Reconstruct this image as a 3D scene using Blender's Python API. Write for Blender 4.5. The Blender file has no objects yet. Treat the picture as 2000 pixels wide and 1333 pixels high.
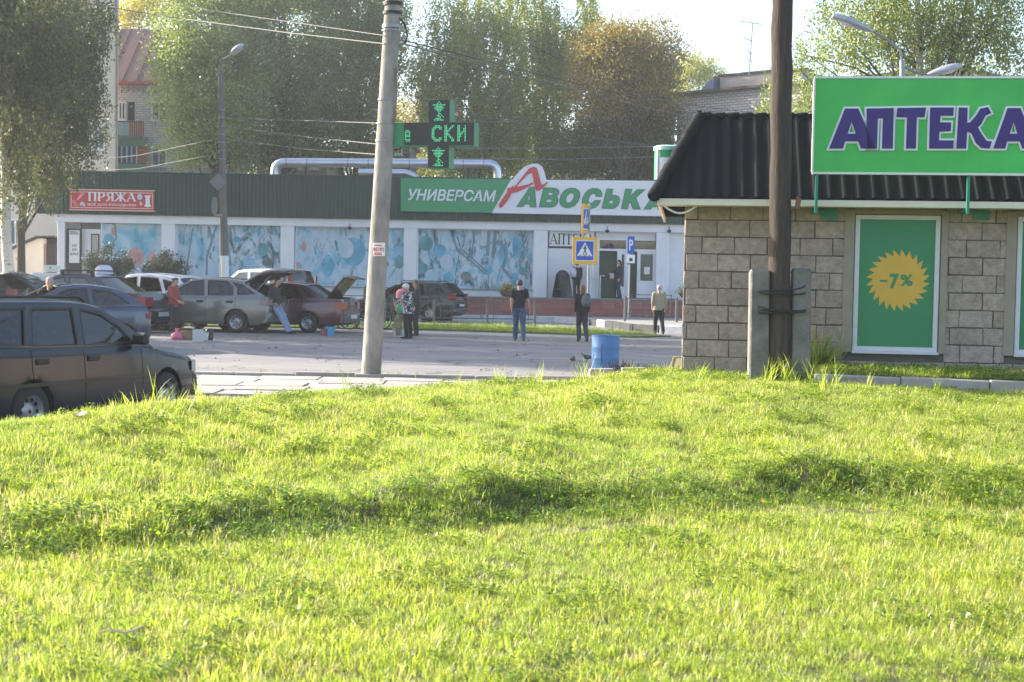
import bpy, bmesh, math, random
import numpy as np
from mathutils import Vector, Matrix
from mathutils.geometry import delaunay_2d_cdt

R = math.radians
rnd = random.Random(11)
NP = np.random.RandomState(5)
C = bpy.context.scene.collection
SC = bpy.context.scene

# ------------------------------------------------------------------ camera
CAM_H = 1.66
FPX, CXP, CYP = 2778.0, 1000.0, 666.5
PITCH = math.atan(116.5 / FPX)
ROLL = R(1.0)
_r = Vector((1, 0, 0)); _f = Vector((0, math.cos(PITCH), -math.sin(PITCH))); _u = _r.cross(_f)
RGT = _r * math.cos(ROLL) + _u * math.sin(ROLL)
UPV = _u * math.cos(ROLL) - _r * math.sin(ROLL)
cam_data = bpy.data.cameras.new('camera')
cam = bpy.data.objects.new('camera', cam_data); C.objects.link(cam)
m = Matrix((RGT, UPV, -_f)).transposed().to_4x4()
m.translation = Vector((0, 0, CAM_H))
cam.matrix_world = m
cam_data.sensor_width = 36.0
cam_data.lens = 50.0
cam_data.clip_start = 0.1
cam_data.clip_end = 3000
cam_data.dof.use_dof = True
cam_data.dof.focus_distance = 18.0
cam_data.dof.aperture_fstop = 5.0
SC.camera = cam

# ------------------------------------------------------------------ world and sun
SUN_AZ = R(65)      # to the left of the view axis, beyond the scene
SUN_EL = R(24)
SUN_DIR = Vector((-math.sin(SUN_AZ) * math.cos(SUN_EL), math.cos(SUN_AZ) * math.cos(SUN_EL), math.sin(SUN_EL)))
world = bpy.data.worlds.new('World'); SC.world = world
world.use_nodes = True
wn = world.node_tree.nodes; wl = world.node_tree.links
bg = wn['Background']
sky = wn.new('ShaderNodeTexSky'); sky.sky_type = 'NISHITA'
sky.sun_disc = False
sky.sun_elevation = SUN_EL
sky.sun_rotation = -SUN_AZ
sky.air_density = 1.0; sky.dust_density = 2.2; sky.ozone_density = 1.2
wl.new(sky.outputs[0], bg.inputs[0])
bg.inputs[1].default_value = 0.15
sun_data = bpy.data.lights.new('sun', 'SUN')
sun_data.energy = 5.0
sun_data.angle = R(0.6)
sun_data.color = (1.0, 0.92, 0.80)
sun = bpy.data.objects.new('sun', sun_data); C.objects.link(sun)
sun.rotation_euler = (-SUN_DIR).to_track_quat('-Z', 'Y').to_euler()
SC.view_settings.view_transform = 'Standard'
SC.view_settings.look = 'None'
SC.view_settings.exposure = 1.5
SC.view_settings.gamma = 1.0
SC.view_settings.use_curve_mapping = False
SC.cycles.use_denoising = True
SC.cycles.max_bounces = 7
SC.cycles.diffuse_bounces = 3
SC.cycles.glossy_bounces = 3
SC.cycles.transmission_bounces = 5
SC.cycles.transparent_max_bounces = 8
SC.cycles.volume_bounces = 0
SC.cycles.caustics_reflective = False
SC.cycles.caustics_refractive = False

# ------------------------------------------------------------------ pixel helpers (photo pixels -> world, at a real depth)
def ray(px, py):
    return RGT * ((px - CXP) / FPX) + UPV * ((CYP - py) / FPX) + _f
def at(px, py, Y):
    d = ray(px, py); return Vector((0, 0, CAM_H)) + d * (Y / d.y)
def on_z(px, py, z=0.0):
    d = ray(px, py); return Vector((0, 0, CAM_H)) + d * ((z - CAM_H) / d.z)
def rect(px0, py0, px1, py1, Y):
    mx, my = (px0 + px1) / 2, (py0 + py1) / 2
    return at(px0, my, Y).x, at(mx, py1, Y).z, at(px1, my, Y).x, at(mx, py0, Y).z   # x0,z0,x1,z1
def sst(a, b, x):
    t = min(1, max(0, (x - a) / (b - a))); return t * t * (3 - 2 * t)
def interp(x, xs, ys):
    return float(np.interp(x, xs, ys))

# ------------------------------------------------------------------ materials
def srgb(r, g, b):
    return tuple(((v / 255) / 12.92 if v / 255 <= 0.04045 else (((v / 255) + 0.055) / 1.055) ** 2.4) for v in (r, g, b))
MATS = {}
def mat(name, col, rough=0.6, metal=0.0, var=0.0, scale=6.0, bump=0.0, bscale=40.0, col2=None, spec=0.5, coat=0.0, emit=None, estr=1.0, alpha=1.0, stretch=(1, 1, 1), rvar=0.0):
    if name in MATS: return MATS[name]
    m = bpy.data.materials.new(name); m.use_nodes = True
    nt = m.node_tree; N = nt.nodes; L = nt.links
    p = N['Principled BSDF']
    p.inputs['Base Color'].default_value = (*col, 1)
    p.inputs['Roughness'].default_value = rough
    p.inputs['Metallic'].default_value = metal
    p.inputs['Specular IOR Level'].default_value = spec
    p.inputs['Coat Weight'].default_value = coat
    p.inputs['Coat Roughness'].default_value = 0.06
    p.inputs['Alpha'].default_value = alpha
    if emit:
        p.inputs['Emission Color'].default_value = (*emit, 1); p.inputs['Emission Strength'].default_value = estr
    if var or col2 or bump or rvar:
        tc = N.new('ShaderNodeTexCoord'); mp = N.new('ShaderNodeMapping')
        L.new(tc.outputs['Object'], mp.inputs['Vector']); mp.inputs['Scale'].default_value = stretch
    if var or col2:
        n1 = N.new('ShaderNodeTexNoise'); n1.inputs['Scale'].default_value = scale; n1.inputs['Detail'].default_value = 6; n1.inputs['Roughness'].default_value = 0.65
        L.new(mp.outputs[0], n1.inputs['Vector'])
        cr = N.new('ShaderNodeValToRGB'); L.new(n1.outputs['Fac'], cr.inputs[0])
        c2 = col2 if col2 else tuple(min(1, v * (1 + var)) for v in col)
        c1 = col if col2 else tuple(v * (1 - var) for v in col)
        cr.color_ramp.elements[0].position = 0.32; cr.color_ramp.elements[1].position = 0.70
        cr.color_ramp.elements[0].color = (*c1, 1); cr.color_ramp.elements[1].color = (*c2, 1)
        L.new(cr.outputs[0], p.inputs['Base Color'])
    if rvar:
        n3 = N.new('ShaderNodeTexNoise'); n3.inputs['Scale'].default_value = scale * 2.3; n3.inputs['Detail'].default_value = 4
        L.new(mp.outputs[0], n3.inputs['Vector'])
        mr = N.new('ShaderNodeMapRange'); mr.inputs[3].default_value = max(0.02, rough - rvar); mr.inputs[4].default_value = min(1, rough + rvar)
        L.new(n3.outputs['Fac'], mr.inputs[0]); L.new(mr.outputs[0], p.inputs['Roughness'])
    if bump:
        n2 = N.new('ShaderNodeTexNoise'); n2.inputs['Scale'].default_value = bscale; n2.inputs['Detail'].default_value = 5
        L.new(mp.outputs[0], n2.inputs['Vector'])
        b = N.new('ShaderNodeBump'); b.inputs['Strength'].default_value = bump; b.inputs['Distance'].default_value = 0.02
        L.new(n2.outputs['Fac'], b.inputs['Height']); L.new(b.outputs[0], p.inputs['Normal'])
    MATS[name] = m
    return m

def random_tint(m, amount=0.12):
    """a different shade for each object (bricks, blocks, slabs)"""
    nt = m.node_tree; N = nt.nodes; L = nt.links; p = N['Principled BSDF']
    oi = N.new('ShaderNodeObjectInfo'); hs = N.new('ShaderNodeHueSaturation')
    mr = N.new('ShaderNodeMapRange'); mr.inputs[3].default_value = 1 - amount; mr.inputs[4].default_value = 1 + amount
    L.new(oi.outputs['Random'], mr.inputs[0]); L.new(mr.outputs[0], hs.inputs['Value'])
    src = p.inputs['Base Color']
    if src.is_linked:
        L.new(src.links[0].from_socket, hs.inputs['Color'])
    else:
        hs.inputs['Color'].default_value = src.default_value
    L.new(hs.outputs[0], src)
    for n in N:                      # shift the noise from object to object too
        if n.type == 'MAPPING':
            vm = N.new('ShaderNodeVectorMath'); vm.operation = 'SCALE'; vm.inputs[0].default_value = (37, 19, 53)
            L.new(oi.outputs['Random'], vm.inputs['Scale']); L.new(vm.outputs[0], n.inputs['Location'])
    return m

def leaf_mat(name, stops, trans=0.55, gloss=0.10, rough=0.4):
    """stops: colours (linear) over the per-leaf 'tint' attribute"""
    m = bpy.data.materials.new(name); m.use_nodes = True
    nt = m.node_tree; N = nt.nodes; L = nt.links
    N.remove(N['Principled BSDF'])
    a = N.new('ShaderNodeAttribute'); a.attribute_name = 'tint'
    cr = N.new('ShaderNodeValToRGB'); L.new(a.outputs['Fac'], cr.inputs[0])
    while len(cr.color_ramp.elements) < len(stops): cr.color_ramp.elements.new(0.5)
    for i, c in enumerate(stops):
        cr.color_ramp.elements[i].position = i / (len(stops) - 1); cr.color_ramp.elements[i].color = (*c, 1)
    d = N.new('ShaderNodeBsdfDiffuse'); t = N.new('ShaderNodeBsdfTranslucent'); g = N.new('ShaderNodeBsdfGlossy')
    g.inputs['Roughness'].default_value = rough; g.inputs['Color'].default_value = (0.9, 0.9, 0.85, 1)
    hs = N.new('ShaderNodeHueSaturation'); hs.inputs['Saturation'].default_value = 1.1; hs.inputs['Value'].default_value = 1.35
    L.new(cr.outputs[0], hs.inputs['Color']); L.new(cr.outputs[0], d.inputs['Color']); L.new(hs.outputs[0], t.inputs['Color'])
    m1 = N.new('ShaderNodeMixShader'); m1.inputs[0].default_value = trans
    m2 = N.new('ShaderNodeMixShader'); m2.inputs[0].default_value = gloss
    L.new(d.outputs[0], m1.inputs[1]); L.new(t.outputs[0], m1.inputs[2])
    L.new(m1.outputs[0], m2.inputs[1]); L.new(g.outputs[0], m2.inputs[2])
    L.new(m2.outputs[0], N['Material Output'].inputs['Surface'])
    MATS[name] = m
    return m

def glass_mat(name, tint, see=0.5, refl=0.25):
    """a tinted window pane: partly see-through, more mirror-like at a grazing angle"""
    m = bpy.data.materials.new(name); m.use_nodes = True
    nt = m.node_tree; N = nt.nodes; L = nt.links
    N.remove(N['Principled BSDF'])
    t = N.new('ShaderNodeBsdfTransparent'); t.inputs['Color'].default_value = (*[v * see for v in tint], 1)
    g = N.new('ShaderNodeBsdfGlossy'); g.inputs['Roughness'].default_value = 0.03
    lw = N.new('ShaderNodeLayerWeight'); lw.inputs['Blend'].default_value = refl
    mr = N.new('ShaderNodeMapRange'); mr.inputs[3].default_value = refl * 0.55; mr.inputs[4].default_value = 1.0
    L.new(lw.outputs['Fresnel'], mr.inputs[0])
    tc = N.new('ShaderNodeTexCoord'); nz = N.new('ShaderNodeTexNoise'); nz.inputs['Scale'].default_value = .9; nz.inputs['Detail'].default_value = 1
    L.new(tc.outputs['Object'], nz.inputs['Vector']); bp = N.new('ShaderNodeBump'); bp.inputs['Strength'].default_value = .3; bp.inputs['Distance'].default_value = .05
    L.new(nz.outputs['Fac'], bp.inputs['Height']); L.new(bp.outputs[0], g.inputs['Normal'])
    mx = N.new('ShaderNodeMixShader'); L.new(mr.outputs[0], mx.inputs[0])
    L.new(t.outputs[0], mx.inputs[1]); L.new(g.outputs[0], mx.inputs[2])
    L.new(mx.outputs[0], N['Material Output'].inputs['Surface'])
    MATS[name] = m
    return m

# ------------------------------------------------------------------ objects
def tag(o, label=None, cat=None, group=None, kind=None):
    if label: o['label'] = label
    if cat: o['category'] = cat
    if group: o['group'] = group
    if kind: o['kind'] = kind
    return o
def thing(name, label, cat, loc=(0, 0, 0), rotz=0.0, group=None, rot=None):
    o = bpy.data.objects.new(name, None); C.objects.link(o)
    o.empty_display_size = 0.2
    o.location = loc; o.rotation_euler = rot if rot else (0, 0, rotz)
    return tag(o, label, cat, group)
def chain_matrix(o):
    m = Matrix.Identity(4)
    while o is not None:
        m = o.matrix_basis @ m; o = o.parent
    return m
def link_mesh(name, me, parent=None):
    o = bpy.data.objects.new(name, me); C.objects.link(o)
    if parent is not None: o.parent = parent
    return o
def copy_tree(o, parent=None):
    c = o.copy(); C.objects.link(c)
    if parent is not None: c.parent = parent
    for ch in [k for k in o.children]: copy_tree(ch, c)
    return c

class MB:
    """collects shapes; build() links them as one mesh object"""
    def __init__(s):
        s.v = []; s.f = []; s.mi = []; s.cur = 0
    def mat(s, i): s.cur = i; return s
    def add(s, vs, fs):
        k = len(s.v); s.v.extend([tuple(v) for v in vs]); s.f.extend([tuple(i + k for i in f) for f in fs]); s.mi.extend([s.cur] * len(fs)); return s
    def box(s, x0, x1, y0, y1, z0, z1):
        return s.add([(x0, y0, z0), (x1, y0, z0), (x1, y1, z0), (x0, y1, z0), (x0, y0, z1), (x1, y0, z1), (x1, y1, z1), (x0, y1, z1)],
                     [(0, 3, 2, 1), (4, 5, 6, 7), (0, 1, 5, 4), (1, 2, 6, 5), (2, 3, 7, 6), (3, 0, 4, 7)])
    def bev(s, x0, x1, y0, y1, z0, z1, b):
        """box with chamfered edges"""
        vs = []; idx = {}
        cs = ((x0, x1), (y0, y1), (z0, z1))
        for i in (0, 1):
            for j in (0, 1):
                for k in (0, 1):
                    p = (cs[0][i], cs[1][j], cs[2][k]); sg = (1 - 2 * i, 1 - 2 * j, 1 - 2 * k)
                    for a in range(3):
                        q = [p[t] + (sg[t] * b if t != a else 0) for t in range(3)]
                        idx[(i, j, k, a)] = len(vs); vs.append(q)
        fs = []
        def face(ids): fs.append(tuple(ids))
        for a in range(3):
            o1, o2 = [t for t in range(3) if t != a]
            for sd in (0, 1):
                q = []
                for (u, w) in ((0, 0), (1, 0), (1, 1), (0, 1)):
                    c = [0, 0, 0]; c[a] = sd; c[o1] = u; c[o2] = w; q.append(idx[(*c, a)])
                face(q)
        for a in range(3):                       # edge chamfers along axis a
            o1, o2 = [t for t in range(3) if t != a]
            for u in (0, 1):
                for w in (0, 1):
                    c0 = [0, 0, 0]; c0[o1] = u; c0[o2] = w; c1 = list(c0); c1[a] = 1
                    face([idx[(*c0, o1)], idx[(*c1, o1)], idx[(*c1, o2)], idx[(*c0, o2)]])
        for i in (0, 1):
            for j in (0, 1):
                for k in (0, 1): face([idx[(i, j, k, 0)], idx[(i, j, k, 1)], idx[(i, j, k, 2)]])
        return s.add(vs, fs)
    def tube(s, pts, rad, n=8, cap=True, sq=(1, 1)):
        pts = [Vector(p) for p in pts]
        if not hasattr(rad, '__len__'): rad = [rad] * len(pts)
        rings = []; up = None
        for i, p in enumerate(pts):
            d = (pts[min(i + 1, len(pts) - 1)] - pts[max(i - 1, 0)]).normalized()
            if up is None: up = Vector((0, 0, 1)) if abs(d.z) < 0.9 else Vector((0, 1, 0))
            a = d.cross(up); a = a.normalized() if a.length > 1e-5 else d.orthogonal().normalized()
            b = a.cross(d).normalized(); up = b
            rings.append([p + (a * math.cos(t) * sq[0] + b * math.sin(t) * sq[1]) * rad[i] for t in [2 * math.pi * (k + .5) / n for k in range(n)]])
        return s.loft(rings, cap)
    def loft(s, rings, cap=True, closed=True):
        n = len(rings[0]); vs = [v for r in rings for v in r]; fs = []
        for i in range(len(rings) - 1):
            for k in range(n if closed else n - 1):
                k2 = (k + 1) % n; fs.append((i * n + k, i * n + k2, (i + 1) * n + k2, (i + 1) * n + k))
        if cap: fs.append(tuple(range(n - 1, -1, -1))); fs.append(tuple((len(rings) - 1) * n + k for k in range(n)))
        return s.add(vs, fs)
    def lathe(s, prof, n=16, o=(0, 0, 0), ax='z', cap=False):
        rings = []
        for r, h in prof:
            ring = []
            for k in range(n):
                t = 2 * math.pi * k / n; a, b = r * math.cos(t), r * math.sin(t)
                ring.append({'z': (o[0] + a, o[1] + b, o[2] + h), 'y': (o[0] + a, o[1] + h, o[2] + b), 'x': (o[0] + h, o[1] + a, o[2] + b)}[ax])
            rings.append(ring)
        return s.loft(rings, cap)
    def prism(s, poly, y0, y1):
        """outline in (x, z), thickness along y"""
        n = len(poly)
        vs = [(x, y0, z) for x, z in poly] + [(x, y1, z) for x, z in poly]
        fs = [tuple(range(n)), tuple(range(2 * n - 1, n - 1, -1))] + [(k, (k + 1) % n + 0, (k + 1) % n + n, k + n)[::-1] for k in range(n)]
        return s.add(vs, fs)
    def disc(s, cx, y, cz, rx, rz, n=20, th=0.003):
        return s.prism([(cx + rx * math.cos(2 * math.pi * k / n), cz + rz * math.sin(2 * math.pi * k / n)) for k in range(n)], y - th, y)
    def sphere(s, c, r, nu=12, nv=8):
        if not hasattr(r, '__len__'): r = (r, r, r)
        rings = []
        for j in range(nv + 1):
            t = math.pi * (j / nv) ; t = min(max(t, 0.03), math.pi - 0.03)
            rings.append([(c[0] + r[0] * math.sin(t) * math.cos(2 * math.pi * k / nu), c[1] + r[1] * math.sin(t) * math.sin(2 * math.pi * k / nu), c[2] - r[2] * math.cos(t)) for k in range(nu)])
        return s.loft(rings, True)
    def mesh(s, name):
        me = bpy.data.meshes.new(name); me.from_pydata([tuple(v) for v in s.v], [], s.f); return me
    def build(s, name, mats, parent=None, world=True, smooth=False, bevel=0.0):
        if world and parent is not None:
            inv = chain_matrix(parent).inverted()
            s.v = [tuple(inv @ Vector(v)) for v in s.v]
        me = s.mesh(name)
        for m in (mats if isinstance(mats, (list, tuple)) else [mats]): me.materials.append(m)
        if any(s.mi): me.polygons.foreach_set('material_index', s.mi)
        if smooth: smooth_mesh(me, smooth if not isinstance(smooth, bool) else 40)
        me.update()
        o = link_mesh(name, me, parent)
        if bevel:
            b = o.modifiers.new('bevel', 'BEVEL'); b.width = bevel; b.segments = 2; b.limit_method = 'ANGLE'; b.angle_limit = R(40)
        return o
def smooth_mesh(me, deg=40):
    me.polygons.foreach_set('use_smooth', [True] * len(me.polygons))
    try: me.set_sharp_from_angle(angle=R(deg))
    except Exception: pass

def np_mesh(name, verts, quads, mats, parent=None, tint=None, smooth=False):
    """fast mesh from numpy arrays: verts (n,3), quads (m,k)"""
    me = bpy.data.meshes.new(name)
    nv, nf, k = len(verts), len(quads), quads.shape[1]
    me.vertices.add(nv); me.vertices.foreach_set('co', np.asarray(verts, np.float32).ravel())
    me.loops.add(nf * k); me.loops.foreach_set('vertex_index', quads.astype(np.int32).ravel())
    me.polygons.add(nf); me.polygons.foreach_set('loop_start', np.arange(0, nf * k, k, dtype=np.int32))
    if smooth: me.polygons.foreach_set('use_smooth', np.ones(nf, bool))
    if tint is not None:
        a = me.attributes.new('tint', 'FLOAT', 'FACE'); a.data.foreach_set('value', np.asarray(tint, np.float32))
    for m in (mats if isinstance(mats, (list, tuple)) else [mats]): me.materials.append(m)
    me.update(calc_edges=True)
    return link_mesh(name, me, parent)

# ------------------------------------------------------------------ lettering
def text_polys(s, offset=0.0, shear=0.0, spacing=1.0, size=1.0, ext=0.5):
    cu = bpy.data.curves.new('t', 'FONT'); cu.body = s; cu.size = size; cu.offset = offset; cu.shear = shear; cu.space_character = spacing
    cu.extrude = ext; cu.resolution_u = 3
    ob = bpy.data.objects.new('t', cu); C.objects.link(ob)
    dg = bpy.context.evaluated_depsgraph_get()
    me = bpy.data.meshes.new_from_object(ob.evaluated_get(dg))
    vs = [tuple(v.co) for v in me.vertices]; fs = [tuple(p.vertices) for p in me.polygons]
    bpy.data.objects.remove(ob); bpy.data.curves.remove(cu); bpy.data.meshes.remove(me)
    return vs, fs
def add_text(mb, s, x0, z0, x1, z1, y, th=0.006, offset=0.0, shear=0.0, spacing=1.0, keep=False):
    """letters facing -y, fitted to the box x0..x1, z0..z1, standing th proud of y"""
    vs, fs = text_polys(s, offset, shear, spacing)
    a = np.array(vs); mn = a.min(0); mx = a.max(0)
    sx = (x1 - x0) / (mx[0] - mn[0]); sz = (z1 - z0) / (mx[1] - mn[1])
    out = [(x0 + (v[0] - mn[0]) * sx, y - th * (v[2] - mn[2]) / (mx[2] - mn[2]), z0 + (v[1] - mn[1]) * sz) for v in vs]
    mb.add(out, fs)
    return mb
# serif capitals drawn as strokes on a 1 x 1 field: (x0,z0,x1,z1,width)
SERIF = {
 'А': (0.95, [(.06, 0, .46, 1, .05), (.44, 1, .84, 0, .17), (.2, .34, .68, .34, .05)], [(-.02, .22), (.68, .98)], []),
 'П': (0.95, [(.2, 0, .2, 1, .16), (.75, 0, .75, 1, .16), (.1, .96, .85, .96, .07)], [(.06, .34), (.61, .89)], [(.06, .34), (.61, .89)]),
 'Т': (0.85, [(.43, 0, .43, 1, .17), (.04, .96, .82, .96, .06), (.06, .96, .06, .74, .05), (.8, .96, .8, .74, .05)], [(.27, .59)], []),
 'Е': (0.8, [(.2, 0, .2, 1, .16), (.1, .96, .72, .96, .06), (.1, .04, .74, .04, .06), (.2, .5, .55, .5, .06), (.7, .96, .7, .78, .05), (.72, .04, .72, .24, .05)], [], []),
 'К': (0.92, [(.2, 0, .2, 1, .16), (.28, .46, .72, .97, .06), (.34, .52, .78, .03, .16)], [(.06, .34), (.66, .92)], [(.06, .34), (.6, .84)]),
 'Р': (0.85, [(.2, 0, .2, 1, .17), (.2, .96, .6, .96, .07), (.2, .45, .6, .45, .07), (.62, .92, .72, .7, .15), (.72, .72, .6, .48, .15)], [(.06, .36)], [(.06, .3)]),
 'Я': (0.88, [(.68, 0, .68, 1, .17), (.28, .96, .68, .96, .07), (.28, .47, .68, .47, .07), (.26, .92, .18, .7, .15), (.18, .72, .3, .5, .15), (.42, .46, .16, .03, .14)], [(.54, .84), (.02, .24)], [(.6, .84)]),
 'Ж': (1.2, [(.6, 0, .6, 1, .15), (.5, .5, .16, .96, .1), (.5, .5, .1, .03, .14), (.7, .5, 1.04, .96, .1), (.7, .5, 1.1, .03, .14)], [(.46, .74), (-.02, .2), (1.0, 1.22)], [(.46, .74), (.04, .26), (.94, 1.16)]),
}
def add_serif(mb, s, x0, z0, x1, z1, y, th=0.006, bold=1.0):
    tot = sum(SERIF[c][0] for c in s); k = (x1 - x0) / tot; h = z1 - z0; cx = x0; j = 0
    for c in s:
        wd, strokes, lo, hi = SERIF[c]
        for (a, b, c2, d, w) in strokes:
            p = Vector((cx + a * k, z0 + b * h)); q = Vector((cx + c2 * k, z0 + d * h))
            t = (q - p).normalized(); w *= bold
            if abs(t.x) > abs(t.y) * 3: nrm = Vector((0, 1)) * (w * h / 2)
            else: nrm = Vector((1, 0)) * (w * k / 2)
            yy = y - th - 0.0006 * (j % 5); j += 1
            mb.prism([tuple(p + nrm), tuple(q + nrm), tuple(q - nrm), tuple(p - nrm)], y - 0.0003 * (j % 3), yy)
        for (lst, zz) in ((lo, .03), (hi, .97)):
            for (a, b) in lst:
                yy = y - th - 0.0005 - 0.0006 * (j % 5); j += 1
                mb.prism([(cx + a * k, z0 + (zz - .035) * h), (cx + b * k, z0 + (zz - .035) * h), (cx + b * k, z0 + (zz + .035) * h), (cx + a * k, z0 + (zz + .035) * h)], y, yy)
        cx += wd * k
    return mb

def poly_holes(mb, outer, holes, y0, y1):
    vs = []; ed = []
    for lp in [outer] + holes:
        k = len(vs); vs += [Vector(p) for p in lp]; ed += [(k + i, k + (i + 1) % len(lp)) for i in range(len(lp))]
    ov, oe, of, _, _, _ = delaunay_2d_cdt(vs, ed, [], 0, 1e-6)
    def inside(p, lp):
        c = False
        for i in range(len(lp)):
            a, b = lp[i], lp[i - 1]
            if (a[1] > p[1]) != (b[1] > p[1]) and p[0] < (b[0] - a[0]) * (p[1] - a[1]) / (b[1] - a[1]) + a[0]: c = not c
        return c
    tri = []
    for f in of:
        cx_ = sum(ov[i][0] for i in f) / len(f); cy_ = sum(ov[i][1] for i in f) / len(f)
        if inside((cx_, cy_), outer) and not any(inside((cx_, cy_), h) for h in holes): tri.append(tuple(f))
    mb.add([(v[0], y0, v[1]) for v in ov], tri)
    k = len(mb.v)
    for lp in [outer] + holes:
        n = len(lp); mb.add([(p[0], y0, p[1]) for p in lp] + [(p[0], y1, p[1]) for p in lp], [(i, (i + 1) % n, n + (i + 1) % n, n + i) for i in range(n)])
    return mb
def grow(lp, d):
    n = len(lp); area = sum(lp[i][0] * lp[(i + 1) % n][1] - lp[(i + 1) % n][0] * lp[i][1] for i in range(n)); sg_ = 1 if area > 0 else -1
    out = []
    for i in range(n):
        a, b, c = Vector(lp[i - 1]), Vector(lp[i]), Vector(lp[(i + 1) % n]); u = (b - a).normalized(); w = (c - b).normalized()
        n1 = Vector((u.y, -u.x)) * sg_; n2 = Vector((w.y, -w.x)) * sg_; m_ = (n1 + n2); k = d / max(.35, (1 + n1.dot(n2)) / 1.0) 
        out.append(tuple(b + m_ * k))
    return out
# ================================================================== GROUND
M_asphalt = mat('asphalt', srgb(122, 119, 120), 0.9, var=0.14, scale=1.2, bump=0.25, bscale=60)
def weather(m, c_stain, c_crack):
    nt = m.node_tree; N = nt.nodes; L = nt.links; p = N['Principled BSDF']; src_ = p.inputs['Base Color'].links[0].from_socket
    tc = N.new('ShaderNodeTexCoord'); mp = N.new('ShaderNodeMapping'); mp.inputs['Scale'].default_value = (.22, .5, 1); L.new(tc.outputs['Object'], mp.inputs[0])
    n1 = N.new('ShaderNodeTexNoise'); n1.inputs['Scale'].default_value = 1.0; n1.inputs['Detail'].default_value = 8; n1.inputs['Distortion'].default_value = .7; L.new(mp.outputs[0], n1.inputs['Vector'])
    r1 = N.new('ShaderNodeValToRGB'); r1.color_ramp.elements[0].position = .45; r1.color_ramp.elements[1].position = .68; L.new(n1.outputs['Fac'], r1.inputs[0])
    x1 = N.new('ShaderNodeMix'); x1.data_type = 'RGBA'; L.new(r1.outputs[0], x1.inputs[0]); L.new(src_, x1.inputs[6]); x1.inputs[7].default_value = (*c_stain, 1)
    n0 = N.new('ShaderNodeTexNoise'); n0.inputs['Scale'].default_value = .9; n0.inputs['Detail'].default_value = 5; L.new(tc.outputs['Object'], n0.inputs['Vector'])
    va = N.new('ShaderNodeVectorMath'); va.operation = 'ADD'; L.new(tc.outputs['Object'], va.inputs[0]); L.new(n0.outputs['Color'], va.inputs[1])
    v = N.new('ShaderNodeTexVoronoi'); v.feature = 'DISTANCE_TO_EDGE'; v.inputs['Scale'].default_value = .42; L.new(va.outputs[0], v.inputs['Vector'])
    r2 = N.new('ShaderNodeValToRGB'); r2.color_ramp.elements[0].position = .004; r2.color_ramp.elements[0].color = (1, 1, 1, 1); r2.color_ramp.elements[1].position = .014; r2.color_ramp.elements[1].color = (0, 0, 0, 1); L.new(v.outputs['Distance'], r2.inputs[0])
    x2 = N.new('ShaderNodeMix'); x2.data_type = 'RGBA'; L.new(r2.outputs[0], x2.inputs[0]); L.new(x1.outputs[2], x2.inputs[6]); x2.inputs[7].default_value = (*c_crack, 1)
    L.new(x2.outputs[2], p.inputs['Base Color']); return m
weather(M_asphalt, srgb(136, 131, 125), srgb(80, 75, 70))
M_lot = mat('dusty_asphalt', srgb(130, 124, 120), 0.93, var=0.16, scale=0.8, bump=0.35, bscale=35)
weather(M_lot, srgb(116, 108, 100), srgb(84, 78, 70))
M_concrete = mat('concrete', srgb(150, 146, 138), 0.88, var=0.14, scale=3.0, bump=0.2, bscale=50)
M_slab = random_tint(mat('slab_concrete', srgb(160, 154, 146), 0.9, var=0.13, scale=3.0, bump=0.25, bscale=60), 0.10)
M_soil = mat('soil', srgb(88, 78, 58), 0.95, var=0.3, scale=5, bump=0.6, bscale=30, col2=srgb(80, 86, 44))
M_dirt = mat('dirt', srgb(98, 86, 68), 0.95, var=0.3, scale=3, bump=0.5, bscale=20)
M_greenish = mat('rough_grass_ground', srgb(92, 104, 50), 0.95, var=0.3, scale=2, bump=0.5, bscale=12)

g = MB().add([(-500, -120, -.03), (500, -120, -.03), (500, 900, -.03), (-500, 900, -.03)], [(0, 1, 2, 3)])
tag(g.build('ground', mat('far_ground', srgb(92, 100, 62), 0.95, var=0.3, scale=.2)), kind='structure')
g = MB().add([(-60, 11, 0), (60, 11, 0), (60, 75, 0), (-60, 75, 0)], [(0, 1, 2, 3)])
tag(g.build('road', M_asphalt), kind='structure')
# parking lot with a worn, uneven near edge
pts = [(-40, 36)] + [(x, 37.2 + .55 * math.sin(x * 1.3) + .35 * math.sin(x * 3.1 + 1) - max(0, x) * .25) for x in np.arange(-24, 7.1, .4)] + [(9, 47), (-40, 47)]
g = MB(); g.add([(x, y, .004) for x, y in pts], [tuple(range(len(pts)))])
tag(g.build('parking_lot', M_lot), kind='structure')

# pavement of separate concrete slabs, kerb line along its far side
pav = thing('pavement', None, None); pav['kind'] = 'structure'
o = MB().box(-10, 3.0, 19.2, 23.5, -.02, .012).build('bedding', M_dirt, pav)
slab_meshes = []
for k in range(5):
    b = MB(); b.bev(-.49, .49, -.365, .365, -.03, .045, .008)
    me = b.mesh('paving_slab'); me.materials.append(M_slab); slab_meshes.append(me)
for j in range(5):
    for i in range(12):
        x = -8.6 + i * 1.0 + (j % 2) * .12; y = 19.95 + j * .75
        s = link_mesh('paving_slab', slab_meshes[(i + j) % 5], pav)
        s.location = (x, y, rnd.uniform(-.008, .008)); s.rotation_euler = (rnd.uniform(-.008, .008), rnd.uniform(-.008, .008), rnd.uniform(-.01, .01))
for i in range(11):   # kerb along the road
    b = link_mesh('kerb_stone', (MB().bev(-.49, .49, -.07, .07, -.05, .10, .015).mesh('kerb_stone') if i == 0 else kerb0), pav)
    if i == 0: kerb0 = b.data; kerb0.materials.append(M_slab)
    b.location = (-8.1 + i * 1.0, 23.62 + rnd.uniform(-.02, .02), rnd.uniform(-.03, .01)); b.rotation_euler = (rnd.uniform(-.03, .03), 0, rnd.uniform(-.02, .02))
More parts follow.
